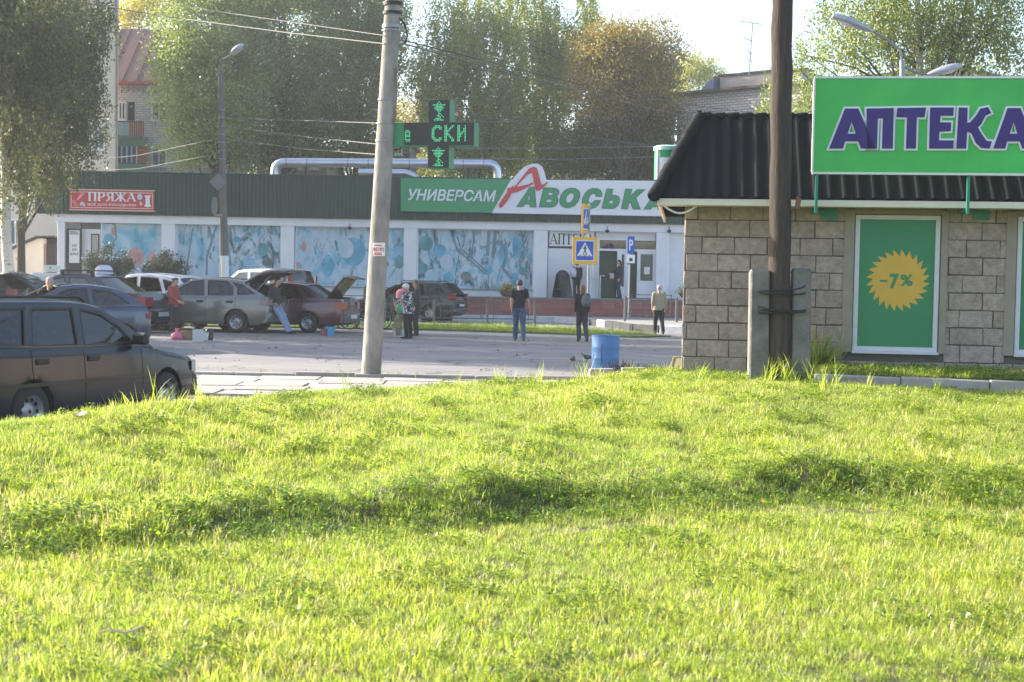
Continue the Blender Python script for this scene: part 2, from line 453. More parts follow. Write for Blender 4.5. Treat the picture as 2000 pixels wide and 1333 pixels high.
# dirt washed along the kerb
pts = [(x, 23.75 + .05 * math.sin(x * 4)) for x in np.arange(-9, 3.1, .25)] + [(x, 24.05 + .16 * math.sin(x * 2.2) + .1 * math.sin(x * 5.7)) for x in np.arange(3, -9.1, -.25)]
g = MB(); g.add([(x, y, .008) for x, y in pts], [tuple(range(len(pts)))]); tag(g.build('dirt_strip', M_dirt), kind='structure')

# grass median with pale concrete border, in front of the railing
def med_y(px, py): 
    p = on_z(px, py, 0.0); return p.x, p.y
g = MB(); n0 = [(-17.5, 46.6), (-2.6, 46.6), (1.2, 45.2), (3.6, 43.2)]; n1 = [(5.0, 44.6), (2.4, 48.2), (-1, 50.4), (-17.5, 50.4)]
allp = n0 + n1
g.add([(x, y, .05) for x, y in allp] + [(x, y, -.02) for x, y in allp], [tuple(range(8))] + [(i, i + 8, (i + 1) % 8 + 8, (i + 1) % 8) for i in range(8)])
tag(g.build('grass_median', M_greenish), kind='structure')
g = MB(); g.add([(-4, 44.6, .006), (8, 40.4, .006), (8, 42.2, .006), (4.0, 43.0, .006), (1.2, 44.9, .006), (-4, 46.4, .006)], [(0, 1, 2, 3, 4, 5)])
tag(g.build('concrete_apron', M_concrete), kind='structure')
# pavement in front of the shop, with black and white kerb stones
kl = [on_z(px, py, .24) for px, py in ((640, 613), (1000, 617), (1085, 619), (1140, 622), (1185, 627), (1235, 633), (1290, 636.5), (1420, 641))]
kl = [(-22, kl[0].y)] + [(p.x, p.y) for p in kl]
g = MB(); ln = len(kl)
g.add([(x, y + .1, .235) for x, y in kl] + [(kl[-1][0], 62, .235), (-22, 62, .235)], [tuple(range(ln + 2))])
tag(g.build('shop_pavement', M_concrete), kind='structure')
M_kw = mat('kerb_white', srgb(190, 190, 196), 0.8, var=0.15, scale=6); M_kb = mat('kerb_black', srgb(52, 52, 58), 0.8, var=0.2, scale=6)
kerb = thing('painted_kerb', None, None); kerb['kind'] = 'structure'
acc = 0.0; seg = 0
for i in range(len(kl) - 1):
    p, q = Vector(kl[i]), Vector(kl[i + 1]); d = q - p; n = max(1, round(d.length / 1.25))
    for j in range(n):
        a, b = p + d * (j / n), p + d * ((j + 1) / n); L = (b - a).length; mid = (a + b) / 2
        white = not (a.x > 2.9) and (a.x > -1.5 or seg % 2 == 0)
        if a.x > 2.9: white = (seg % 5 == 3)
        o = MB().bev(-L / 2 + .006, L / 2 - .006, -.09, .09, -.05, .245, .02).build('kerb_stone', M_kw if white else M_kb, kerb, world=False)
        o.location = (mid.x, mid.y, rnd.uniform(-.01, .01)); o.rotation_euler = (0, 0, math.atan2(d.y, d.x)); seg += 1

# ================================================================== LAWN
def bank_y(x): return 9.15 + .5 * min(2.3, max(-2.6, x))
def edge_y(x): return interp(x, [-9, -4.07, -2.9, -.6, .9, 1.3, 1.9, 2.15, 2.35, 2.6], [7.6, 11.3, 13.5, 16.9, 17.5, 17.7, 17.9, 18.0, 18.1, 40])
def edge_z(x): return interp(x, [-6, -4, -2.9, -.6, .9, 1.8, 3.35, 5, 8], [.40, .45, .46, .40, .44, .53, .54, .49, .49])
def bump_n(x, y):
    return (math.sin(x * 2.1 + 1.3 * math.sin(y * 1.1)) * math.sin(y * 1.7 + .8 * math.sin(x * 1.9)) * .6
            + .4 * math.sin(x * 5.2 + y * 3.1) * math.sin(y * 4.3 - x * 1.7 + 1))
def lawn_z(x, y):
    by = bank_y(x); ey = min(edge_y(x), 16.4)
    z = .04 + .05 * sst(0, 6, y) + .015 * bump_n(x * .8, y * .8)
    hb = .09 + .10 * (max(0, math.sin(x * 2.3 + 2.6)) ** .7 * .8 + .35 * math.sin(x * 6.1) ** 2) * sst(-3.0, -1.4, x) * (1 - .3 * sst(2.6, 4.0, x))
    jag = .10 * math.sin(x * 3.3) + .07 * math.sin(x * 7.1 + 1)
    z += hb * sst(by + jag, by + jag + .75, y)
    top = .06 + hb
    z += (edge_z(x) - .03 - top) * sst(by + .5, max(ey, by + 1.5), y)
    z += .035 * bump_n(x, y) * sst(by - .2, by + .6, y)
    e = edge_y(x)
    k = sst(e, e + 1.1, y)
    return z * (1 - k) - .06 * k
xs = np.arange(-9, 12.01, .14); ys = np.arange(-1.5, 22.01, .14)
vs = np.array([(x, y, lawn_z(x, y)) for y in ys for x in xs]); nx = len(xs); ny = len(ys)
ii = np.arange(ny - 1)[:, None] * nx + np.arange(nx - 1)[None, :]
q = np.stack([ii, ii + 1, ii + nx + 1, ii + nx], -1).reshape(-1, 4)
zc = vs[q].reshape(-1, 4, 3)[:, :, 2].max(1)
q = q[zc > -.055]
lawn = np_mesh('lawn', vs, q, M_soil, smooth=True); tag(lawn, kind='structure')

def grass_mat():
    m = bpy.data.materials.new('grass_blades'); m.use_nodes = True
    nt = m.node_tree; N = nt.nodes; L = nt.links; N.remove(N['Principled BSDF'])
    a = N.new('ShaderNodeAttribute'); a.attribute_name = 'tint'
    b = N.new('ShaderNodeAttribute'); b.attribute_type = 'INSTANCER'; b.attribute_name = 'patch'
    cr = N.new('ShaderNodeValToRGB'); L.new(a.outputs['Fac'], cr.inputs[0])
    els = cr.color_ramp.elements
    els[0].color = (*srgb(90, 122, 32), 1); els[1].color = (*srgb(176, 160, 108), 1)
    for p, c in ((.30, (144, 164, 46)), (.62, (178, 188, 66)), (.84, (184, 192, 88)), (.91, (170, 164, 110))):
        e = els.new(p); e.color = (*srgb(*c), 1)
    cr2 = N.new('ShaderNodeValToRGB'); L.new(b.outputs['Fac'], cr2.inputs[0])
    cr2.color_ramp.elements[0].color = (.70, .80, .70, 1); cr2.color_ramp.elements[1].color = (1.06, 1.0, .92, 1)
    mx = N.new('ShaderNodeMix'); mx.data_type = 'RGBA'; mx.blend_type = 'MULTIPLY'; mx.inputs[0].default_value = 1.0
    L.new(cr.outputs[0], mx.inputs[6]); L.new(cr2.outputs[0], mx.inputs[7])
    d = N.new('ShaderNodeBsdfDiffuse'); t = N.new('ShaderNodeBsdfTranslucent'); g = N.new('ShaderNodeBsdfGlossy')
    hs = N.new('ShaderNodeHueSaturation'); hs.inputs['Saturation'].default_value = 1.0; hs.inputs['Value'].default_value = 1.58
    L.new(mx.outputs[2], hs.inputs['Color']); L.new(mx.outputs[2], d.inputs['Color']); L.new(hs.outputs[0], t.inputs['Color'])
    g.inputs['Roughness'].default_value = .45; g.inputs['Color'].default_value = (1, 1, .95, 1)
    m1 = N.new('ShaderNodeMixShader'); m1.inputs[0].default_value = .6; L.new(d.outputs[0], m1.inputs[1]); L.new(t.outputs[0], m1.inputs[2])
    m2 = N.new('ShaderNodeMixShader'); m2.inputs[0].default_value = .05; L.new(m1.outputs[0], m2.inputs[1]); L.new(g.outputs[0], m2.inputs[2])
    L.new(m2.outputs[0], N['Material Output'].inputs['Surface'])
    return m
M_grass = grass_mat()

def tuft(seed, n, rad, l0, l1, w0, w1, lean, dry=0.06, segs=4):
    r = np.random.RandomState(seed); V = []; Q = []; T = []
    for b in range(n):
        a0 = r.uniform(0, 2 * math.pi); rr = rad * math.sqrt(r.uniform(0, 1))
        x, y = rr * math.cos(a0), rr * math.sin(a0)
        az = r.uniform(0, 2 * math.pi); ln = r.uniform(l0, l1); w = r.uniform(w0, w1); bend = abs(r.normal(0, lean)) + .12
        dirx, diry = math.cos(az), math.sin(az); px, py = -diry, dirx
        t0 = .9 * r.uniform(0, 1) if r.uniform() > dry else r.uniform(.86, 1)
        th = r.uniform(0, .35); pos = np.array([x, y, -.005]); k0 = len(V)
        for s in range(segs + 1):
            f = s / segs; ww = w * (1 - f ** 2.2) * .5 + .0004
            tw = f * r.uniform(-.3, .3)
            V.append(pos + np.array([px, py, tw]) * ww); V.append(pos - np.array([px, py, tw]) * ww)
            ang = th + bend * (f ** 1.3) * 1.5
            pos = pos + np.array([dirx * math.sin(ang), diry * math.sin(ang), math.cos(ang)]) * (ln / segs)
        for s in range(segs):
            Q.append((k0 + 2 * s, k0 + 2 * s + 1, k0 + 2 * s + 3, k0 + 2 * s + 2)); T.append(min(1, max(0, t0)))
    return np.array(V), np.array(Q), T
def weed(seed, n, rad, size):
    """low broad-leaved rosette"""
    r = np.random.RandomState(seed); V = []; Q = []; T = []
    for b in range(n):
        az = r.uniform(0, 2 * math.pi); rr = rad * r.uniform(.2, 1); h = r.uniform(.03, .09)
        c = np.array([rr * math.cos(az), rr * math.sin(az), h]); s = size * r.uniform(.6, 1.2)
        d = np.array([math.cos(az), math.sin(az), r.uniform(-.5, .5)]); d /= np.linalg.norm(d); p = np.cross(d, [0, 0, 1]); p /= np.linalg.norm(p)
        nrm = np.cross(d, p); k0 = len(V)
        for (u, v, wz) in ((-1, 0, 0), (-.3, .62, .12), (.5, .5, .1), (1.1, 0, -.1), (.5, -.5, .1), (-.3, -.62, .12)):
            V.append(c + d * u * s + p * v * s + nrm * wz * s)
        Q += [(k0, k0 + 1, k0 + 4, k0 + 5), (k0 + 1, k0 + 2, k0 + 3, k0 + 4)]; t = r.uniform(.0, .35); T += [t, t]
    return np.array(V), np.array(Q), T
SRC = bpy.data.collections.new('grass_sources')
def src(name, data):
    o = np_mesh(name, data[0], data[1], M_grass, tint=data[2]); C.objects.unlink(o); SRC.objects.link(o); return o
for k in range(6): src('tuft_a%d' % k, tuft(20 + k, 26, .07, .03, .08, .0022, .0042, 1.5))
for k in range(3): src('tuft_b%d' % k, tuft(40 + k, 16, .055, .06, .13, .0024, .0046, 1.4, dry=.10))
for k in range(3): src('tuft_c%d' % k, weed(60 + k, 12, .07, .018))
src('tuft_d0', tuft(80, 9, .05, .22, .42, .006, .011, .45, dry=.08, segs=6))
src('tuft_e0', tuft(90, 14, .06, .05, .12, .003, .0055, 1.1, dry=.85))
# index: a 0-5, b 6-8, c 9-11, d 12, e 13 (children are sorted by name)
def scatter_stuff(name, P, idx, scale, patch, rotz=None, tilt=None):
    n = len(P)
    me = bpy.data.meshes.new(name); me.vertices.add(n); me.vertices.foreach_set('co', np.asarray(P, np.float32).ravel())
    def at_(nm, ty, arr):
        a = me.attributes.new(nm, ty, 'POINT')
        a.data.foreach_set('vector' if ty == 'FLOAT_VECTOR' else 'value', np.asarray(arr).ravel())
    rot = np.zeros((n, 3), np.float32); rot[:, 2] = NP.uniform(0, 6.283, n)
    if tilt is not None: rot[:, 0] = NP.normal(0, tilt, n); rot[:, 1] = NP.normal(0, tilt, n)
    at_('rot', 'FLOAT_VECTOR', rot); at_('scl', 'FLOAT', np.asarray(scale, np.float32)); at_('idx', 'INT', np.asarray(idx, np.int32)); at_('patch', 'FLOAT', np.asarray(patch, np.float32))
    o = link_mesh(name, me)
    ng = bpy.data.node_groups.new(name + '_scatter', 'GeometryNodeTree')
    ng.interface.new_socket('Geometry', in_out='INPUT', socket_type='NodeSocketGeometry'); ng.interface.new_socket('Geometry', in_out='OUTPUT', socket_type='NodeSocketGeometry')
    N = ng.nodes; L = ng.links
    gi = N.new('NodeGroupInput'); go = N.new('NodeGroupOutput')
    iop = N.new('GeometryNodeInstanceOnPoints'); ci = N.new('GeometryNodeCollectionInfo')
    ci.inputs['Collection'].default_value = SRC; ci.inputs['Separate Children'].default_value = True; ci.inputs['Reset Children'].default_value = True
    def na(nm, ty):
        a = N.new('GeometryNodeInputNamedAttribute'); a.data_type = ty; a.inputs['Name'].default_value = nm
        return [s for s in a.outputs if s.enabled and s.name == 'Attribute'][0]
    L.new(gi.outputs[0], iop.inputs['Points']); L.new(ci.outputs[0], iop.inputs['Instance'])
    iop.inputs['Pick Instance'].default_value = True
    L.new(na('idx', 'INT'), iop.inputs['Instance Index']); L.new(na('rot', 'FLOAT_VECTOR'), iop.inputs['Rotation']); L.new(na('scl', 'FLOAT'), iop.inputs['Scale'])
    L.new(iop.outputs[0], go.inputs[0])
    md = o.modifiers.new('scatter', 'NODES'); md.node_group = ng
    o.data.materials.append(M_grass)
    return tag(o, kind='stuff')
# the lawn's grass
P = []; I = []; S = []; A = []
NG = 128000
r = np.random.RandomState(3)
yy = np.sqrt(r.uniform(4.3 ** 2, 18.2 ** 2, NG)); xx = r.uniform(-1, 1, NG) * (.375 * yy + 2.4)
for x, y in zip(xx, yy):
    e = edge_y(x)
    if y > e + .95 or (x > 2.0 and y > 17.6): continue
    z = lawn_z(x, y); bn = bump_n(x * .55 + 3, y * .55); b2 = bump_n(x * 1.9 - 2, y * 1.9 + 5); u = r.uniform()
    by = bank_y(x); onbank = sst(by - .25, by + .05, y) * (1 - sst(by + .5, by + 1.1, y))
    edge = 1 - min(1, max(0, (e - y) / .7)) if x < 2.0 else (1 - min(1, abs(15.6 - y) / .5))
    path = 1 if (abs(y - (by - .35 - .05 * math.sin(3 * x))) < .16 and x > -.2) else 0       # worn track below the bank
    if path and u < .6: continue
    k = 0
    if u < .55: k = r.randint(0, 6)
    elif u < .61 + .06 * bn: k = r.randint(6, 9)
    elif u < .93: k = r.randint(9, 12) if (b2 > .28 or onbank > .4) else r.randint(0, 6)
    else: k = 13 if b2 < .3 else 6
    s = .74 + .26 * bn + r.uniform(-.22, .25) + .25 * edge
    if onbank > .5: s *= 1.15
    if y < 8: s *= .92
    if edge > .3 and r.uniform() < .004: k = 12; s = r.uniform(.5, 1.0)
    P.append((x, y, z)); I.append(k); S.append(max(.4, s)); A.append(min(1, max(0, .55 + .30 * bn + .22 * b2 - .18 * onbank + r.normal(0, .13))))
scatter_stuff('grass', P, I, S, A, tilt=.12)
# grass by the kiosk wall, on the median and in the kerb line
P = []; I = []; S = []; A = []
for k in range(3400):
    x = r.uniform(2.3, 7.0); y = r.uniform(16.62, 17.65) - (x - 2.1) * .122
    P.append((x, y, .655 if x > 3.7 else max(.5, lawn_z(x, y)))); I.append(r.randint(0, 12)); S.append(r.uniform(.6, 1.2)); A.append(r.uniform(.1, .6))
tag(scatter_stuff('wall_grass', P, I, S, A, tilt=.2))
P = []; I = []; S = []; A = []
for k in range(5200):
    x = r.uniform(-17, 4.6); y = r.uniform(45, 50.3)
    if x < -2.6 and y < 46.7: continue
    if x > -2.6 and y < interp(x, [-2.6, 1.2, 3.6, 4.8], [46.7, 45.3, 43.4, 44.4]): continue
    if x > -1 and y > interp(x, [-1, 2.4, 5], [50.2, 48, 44.8]): continue
    P.append((x, y, .05)); I.append(r.randint(0, 10)); S.append(r.uniform(1.1, 2.4)); A.append(r.uniform(.2, .8))
scatter_stuff('median_grass', P, I, S, A, tilt=.2)
P = []; I = []; S = []; A = []
for k in range(420):
    x = r.uniform(-9, 3); y = 23.85 + r.normal(0, .1) + .1 * math.sin(x * 2.2)
    if math.sin(x * 1.7) + math.sin(x * 4.1) < .2 and abs(x + 1.7) > .7: continue
    P.append((x, y, .008)); I.append(r.choice([0, 1, 2, 6, 9, 10, 13])); S.append(r.uniform(.5, 1.3)); A.append(r.uniform(.2, .8))
scatter_stuff('kerb_weeds', P, I, S, A, tilt=.25)
# ================================================================== SUPERMARKET
YS = 61.5
M_white = mat('white_render', srgb(226, 224, 228), 0.8, var=0.06, scale=1.5, bump=0.08, bscale=30)
M_whitetrim = mat('white_paint', srgb(230, 228, 232), 0.6, var=0.05, scale=2)
M_fascia = mat('green_sheet', srgb(36, 64, 54), 0.5, metal=0.0, var=0.10, scale=0.6)
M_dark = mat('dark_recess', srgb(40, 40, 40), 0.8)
M_brickred = random_tint(mat('red_tile', srgb(152, 96, 88), 0.75, var=0.15, scale=4), 0.15)
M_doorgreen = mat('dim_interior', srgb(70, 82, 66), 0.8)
GL_dark = glass_mat('shop_glass', srgb(120, 130, 128), see=0.45, refl=0.25)
M_darkframe = mat('dark_brown_frame', srgb(58, 44, 44), 0.6)
M_paper = mat('paper', srgb(226, 226, 222), 0.8)
M_black = mat('black_paint', srgb(24, 24, 26), 0.5)
XL = at(68, 412, YS - .5).x; XR = at(1500, 440, YS).x
zf0 = at(700, 428, YS - .5).z; zf1 = at(700, 346, YS - .5).z         # fascia bottom and top
st = thing('supermarket', 'long low white shop with dark green ribbed fascia and frosty window murals', 'shop', ((XL + XR) / 2, YS, .24))
xw0 = at(112, 480, YS).x
# body behind the front
MB().box(xw0 + .02, XR, YS + .25, YS + 14, 0, zf1 - .12).build('wall', M_white, st)
MB().box(xw0 - .3, XR + .02, YS + .2, YS + 14.2, zf1 - .115, zf1 - .02).build('roof', mat('roof_felt', srgb(70, 70, 72), 0.9), st)
# ribbed fascia
prof = []; x = XL; per = .175
while x < XR:
    prof += [(x, 0), (x + per * .5, 0), (x + per * .58, .035), (x + per * .92, .035)]; x += per
ring0 = [(a, YS - .5 - b, zf0) for a, b in prof]; ring1 = [(a, YS - .5 - b, zf1) for a, b in prof]
f = MB(); n = len(prof); f.add(ring0 + ring1, [(i, i + 1, n + i + 1, n + i) for i in range(n - 1)])
f.box(XL, XR, YS - .49, YS + .19, zf0 + .01, zf1 - .01)
f.box(XL - .02, XR, YS - .56, YS - .44, zf1, zf1 + .05)
f.build('fascia', M_fascia, st)
# white beam
zb0 = at(700, 444, YS - .35).z
MB().box(xw0 - .05, XR, YS - .38, YS + .25, zb0, zf0 - .002).build('beam', M_white, st)
def bx(px): return at(px, 500, YS).x
zfl = at(700, 562, YS).z + .02
ZP = .97
for (a, b) in ((117, 131), (319, 345), (550, 576), (790, 815), (1042, 1069), (1280, 1306)):
    MB().bev(bx(a), bx(b), YS - .36, YS + .248, .235, zb0 - .002, .012).build('pillar', M_white, st)
MB().box(bx(1306), XR, YS - .12, YS + .249, .236, zb0 - .003).build('side_wall', M_white, st)
# dado walls under the windows
for (a, b) in ((198, 319), (345, 550), (576, 790), (815, 1042)):
    MB().box(bx(a) + .003, bx(b) - .003, YS - .1, YS + .247, .237, zfl - .03).build('dado_wall', M_white, st)
    MB().box(bx(a) + .003, bx(b) - .003, YS - .17, YS - .1, zfl - .028, zfl + .02).build('sill', mat('grey_sill', srgb(120, 122, 130), .5), st)
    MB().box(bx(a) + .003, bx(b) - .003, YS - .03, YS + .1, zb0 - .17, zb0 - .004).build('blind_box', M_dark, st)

# ---- murals: frosted winter prints, with round baubles
def mural_mat(name, seed, dark=0.5, warm=None):
    m = bpy.data.materials.new(name); m.use_nodes = True
    nt = m.node_tree; N = nt.nodes; L = nt.links; p = N['Principled BSDF']; p.inputs['Roughness'].default_value = .35
    tc = N.new('ShaderNodeTexCoord'); mp = N.new('ShaderNodeMapping'); L.new(tc.outputs['Object'], mp.inputs[0])
    mp.inputs['Location'].default_value = (seed * 7.3, seed * 1.7, seed * 3.1); mp.inputs['Scale'].default_value = (1, 1, .7)
    n1 = N.new('ShaderNodeTexNoise'); n1.inputs['Scale'].default_value = .8; n1.inputs['Detail'].default_value = 7; n1.inputs['Roughness'].default_value = .6; n1.inputs['Distortion'].default_value = .8
    L.new(mp.outputs[0], n1.inputs['Vector'])
    cr = N.new('ShaderNodeValToRGB'); L.new(n1.outputs['Fac'], cr.inputs[0]); e = cr.color_ramp.elements
    e[0].position = .28; e[0].color = (*srgb(64, 138, 168), 1); e[1].position = .72; e[1].color = (*srgb(186, 204, 214), 1)
    for ps, c in ((.38, (112, 176, 202)), (.47, (172, 196, 212)), (.56, (190, 204, 216)), (.63, (122, 182, 206))):
        k = e.new(ps); k.color = (*srgb(*c), 1)
    n2 = N.new('ShaderNodeTexNoise'); n2.inputs['Scale'].default_value = 1.3; n2.inputs['Detail'].default_value = 9; n2.inputs['Distortion'].default_value = 2.2; n2.inputs['Roughness'].default_value = .7
    mp2 = N.new('ShaderNodeMapping'); L.new(tc.outputs['Object'], mp2.inputs[0]); mp2.inputs['Location'].default_value = (seed * 2.9, 0, seed); mp2.inputs['Scale'].default_value = (1.3, 1, .55)
    L.new(mp2.outputs[0], n2.inputs['Vector'])
    cr2 = N.new('ShaderNodeValToRGB'); L.new(n2.outputs['Fac'], cr2.inputs[0]); q = cr2.color_ramp.elements
    q[0].position = .60 - dark * .12; q[0].color = (0, 0, 0, 1); q[1].position = .70 - dark * .10; q[1].color = (1, 1, 1, 1)
    mx = N.new('ShaderNodeMix'); mx.data_type = 'RGBA'; L.new(cr2.outputs[0], mx.inputs[0]); L.new(cr.outputs[0], mx.inputs[6])
    mx.inputs[7].default_value = (*srgb(52, 92, 102), 1)
    L.new(mx.outputs[2], p.inputs['Base Color'])
    return m
def bauble_mat(name, c1, c2):
    m = bpy.data.materials.new(name); m.use_nodes = True; N = m.node_tree.nodes; L = m.node_tree.links; p = N['Principled BSDF']; p.inputs['Roughness'].default_value = .35
    tc = N.new('ShaderNodeTexCoord'); n1 = N.new('ShaderNodeTexNoise'); n1.inputs['Scale'].default_value = 1.6; n1.inputs['Detail'].default_value = 5
    L.new(tc.outputs['Object'], n1.inputs['Vector']); cr = N.new('ShaderNodeValToRGB'); L.new(n1.outputs['Fac'], cr.inputs[0])
    cr.color_ramp.elements[0].position = .35; cr.color_ramp.elements[1].position = .65
    cr.color_ramp.elements[0].color = (*c1, 1); cr.color_ramp.elements[1].color = (*c2, 1); L.new(cr.outputs[0], p.inputs['Base Color']); return m
B_blue = bauble_mat('bauble_blue', srgb(62, 138, 170), srgb(120, 184, 206)); B_teal = bauble_mat('bauble_teal', srgb(60, 118, 126), srgb(110, 170, 178))
B_red = bauble_mat('bauble_red', srgb(166, 112, 110), srgb(200, 164, 162)); B_dark = bauble_mat('bauble_dark', srgb(76, 84, 84), srgb(124, 140, 140)); B_pale = bauble_mat('bauble_pale', srgb(196, 202, 214), srgb(160, 190, 206))
B_line = mat('print_dark', srgb(104, 134, 148), .4, var=.25, scale=4)
def mural(px0, py0, px1, py1, seed, dark, balls, strokes=()):
    x0, z0, x1, z1 = rect(px0, py0, px1, py1, YS - .06)
    o = MB().box(x0, x1, YS - .06, YS - .02, z0, z1).build('mural_panel', mural_mat('mural_%d' % seed, seed, dark), st)
    fr = MB(); 
    for (a, b, c, d) in ((x0 - .05, x1 + .05, z1, z1 + .05), (x0 - .05, x1 + .05, z0 - .05, z0), (x0 - .05, x0, z0, z1), (x1, x1 + .05, z0, z1)): fr.box(a, b, YS - .08, YS - .02, c, d)
    fr.build('frame', M_whitetrim, o)
    k = 0
    for (cx, cy, rx, ry, m) in balls:
        c = at(cx, cy, YS - .062); k += 1
        b = MB().disc(c.x, YS - .0615 - .0012 * k, c.z, rx / 45.2, ry / 45.2, 18, .0025).build('bauble_print', m, o)
    for (pts, w) in strokes:
        k += 1; b = MB(); P = [at(a, c, YS) for a, c in pts]; y = YS - .0615 - .0012 * k
        for i in range(len(P) - 1):
            d = (P[i + 1] - P[i]); nrm = Vector((-d.z, 0, d.x)).normalized() * (w / 45.2 / 2)
            yy = y - .0002 * i
            b.prism([(P[i].x + nrm.x, P[i].z + nrm.z), (P[i + 1].x + nrm.x, P[i + 1].z + nrm.z), (P[i + 1].x - nrm.x, P[i + 1].z - nrm.z), (P[i].x - nrm.x, P[i].z - nrm.z)], yy - .001, yy)
        b.build('branch_print', B_line, o)
mural(199, 434, 317, 548, 1, -.1, [(222, 452, 5, 9, B_red), (265, 502, 16, 19, B_red), (296, 504, 9, 12, B_red), (212, 470, 10, 14, B_blue)], [([(205, 436), (225, 437), (228, 465), (220, 478)], 3)])
mural(347, 439, 428, 549, 2, .45, [], [([(377, 446), (372, 480), (366, 520), (362, 540)], 3), ([(408, 442), (415, 470), (405, 500), (404, 538)], 4), ([(424, 442), (413, 470)], 3)])
mural(436, 441, 548, 551, 3, 1.1, [(513, 488, 10, 13, B_teal), (522, 512, 11, 8, B_dark), (487, 478, 8, 9, B_pale), (463, 468, 7, 6, B_blue)], [([(450, 445), (446, 480), (452, 520)], 3)])
mural(579, 445, 788, 559, 4, .55, [(690, 492, 24, 28, B_blue), (676, 486, 15, 19, B_pale), (640, 520, 12, 22, B_blue), (780, 512, 9, 13, B_teal), (604, 488, 9, 13, B_pale), (594, 482, 5, 11, B_red), (580, 520, 8, 8, B_red), (735, 500, 14, 24, B_blue), (728, 508, 9, 16, B_pale)], [([(655, 470), (660, 490)], 4), ([(740, 460), (752, 490), (744, 520)], 3)])
mural(817, 450, 1040, 564, 5, 1.0, [(832, 476, 14, 15, B_teal), (858, 490, 13, 13, B_blue), (872, 512, 13, 15, B_pale), (826, 525, 10, 11, B_teal), (842, 540, 12, 14, B_pale), (876, 544, 11, 12, B_blue), (910, 540, 11, 9, B_dark), (952, 528, 10, 9, B_blue), (935, 465, 8, 6, B_pale), (983, 500, 10, 24, B_blue), (1010, 480, 9, 20, B_blue), (1022, 530, 10, 8, B_teal), (1005, 546, 8, 14, B_blue)],
      [([(885, 462), (893, 490), (920, 510), (948, 536)], 3), ([(893, 462), (900, 486), (930, 512), (952, 532)], 2.5), ([(899, 485), (889, 540)], 2), ([(926, 452), (924, 480), (918, 500)], 3), ([(955, 452), (952, 500)], 6), ([(968, 452), (962, 505)], 6), ([(978, 470), (988, 500), (982, 525), (1000, 545)], 5), ([(1018, 452), (1024, 490), (1015, 520), (1030, 545)], 4)])

# ---- yarn shop doorway on the left
x0, z0, x1, z1 = rect(158, 452, 198, 532, YS + .2)
MB().box(x0, x1 + .05, YS + .15, YS + .246, z0 - .3, zb0 - .01).build('lobby_wall', mat('grey_lobby', srgb(128, 124, 122), .8), st)
x0, z0, x1, z1 = rect(160, 448, 196, 545, YS)
d = MB().box(x0, x1, YS - .02, YS + .1, z0, z1).build('door', M_white, st)
x0, z0, x1, z1 = rect(178, 457, 194, 497, YS - .03)
w = MB().box(x0, x1, YS - .045, YS - .022, z0, z1).build('door_window', M_darkframe, d)
MB().box(x0 + .05, x1 - .05, YS - .06, YS - .046, z0 + .05, z1 - .05).build('notice', mat('grey_notice', srgb(168, 166, 160), .6), st)
x0, z0, x1, z1 = rect(130, 447, 159, 537, YS - .2)
d = MB().box(x0, x1, YS - .25, YS - .2, z0, z1).build('dark_door', mat('brown_door', srgb(62, 46, 46), .6, var=.1), st)
d['label'] = 'dark brown open door with a white poster'
xp0, zp0, xp1, zp1 = rect(135, 450, 155, 514, YS - .26)
o = MB().box(xp0, xp1, YS - .262, YS - .252, zp0, zp1).build('door_poster', M_paper, d)
hh = zp1 - zp0
for (s, a, b) in (('ПРЯЖА', .86, .97), ('ВСЁ', .50, .57), ('ДЛЯ', .36, .44), ('ШИТЬЯ', .24, .31)):
    q = .1 if len(s) > 3 else .28
    add_text(MB(), s, xp0 + (xp1 - xp0) * q, zp0 + hh * a, xp1 - (xp1 - xp0) * q, zp0 + hh * b, YS - .2625, .004, offset=.02).build('lettering', M_black, d)
# steps to that door
for i in range(4):
    MB().bev(bx(128), bx(200), YS - .7 - .3 * i, YS - .4 - .3 * i if i else YS - .36, .236, .97 - .18 * i, .01).build('step', M_concrete, st)

# ---- entrance on the right
def panel(name, px0, py0, px1, py1, y0, th, m, parent=None, up=.0):
    a, b, c, d = rect(px0, py0, px1, py1, y0); return MB().box(a, c, y0, y0 + th, b, d).build(name, m, parent or st)
panel('entrance_wall', 1070, 486, 1163, 584, YS - .05, .2, M_white)
panel('entrance_wall', 1164, 449, 1280, 468, YS - .05, .2, M_white)
e = panel('transom_window', 1171, 470, 1222, 487, YS - .04, .02, GL_dark); panel('transom_window', 1240, 472, 1279, 489, YS - .04, .02, GL_dark)
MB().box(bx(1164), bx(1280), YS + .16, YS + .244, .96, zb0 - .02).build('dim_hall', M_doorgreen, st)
fr = MB()
for (a, b, c, d) in ((1165, 468, 1170, 584), (1205, 487, 1212, 584), (1222, 468, 1228, 584), (1244, 489, 1249, 584), (1276, 489, 1281, 584), (1165, 467, 1281, 470), (1165, 487, 1281, 491)):
    q = rect(a, b, c, d, YS - .06); k = len(fr.v); fr.box(q[0], q[2], YS - .07 - .002 * (k // 8), YS + .02, q[1], q[3])
fr.build('door_frame', M_whitetrim, st)
dl = panel('door', 1249, 491, 1276, 584, YS - .05, .05, M_whitetrim)
panel('door_window', 1251, 497, 1275, 549, YS - .056, .005, mat('dim_glass', srgb(70, 84, 84), .1, spec=.8), dl)
q = rect(1258, 522, 1269, 536, YS - .062); MB().box(q[0], q[2], YS - .062, YS - .058, q[1], q[3]).build('notice', M_paper, dl)
q = rect(1247, 530, 1250, 546, YS - .1); MB().tube([(q[0], YS - .05, q[1]), (q[0], YS - .12, q[1]), (q[0], YS - .12, q[3]), (q[0], YS - .05, q[3])], .02, 6).build('handle', M_whitetrim, dl)
dn = panel('door', 1212, 491, 1222, 584, YS - .05, .05, M_whitetrim)
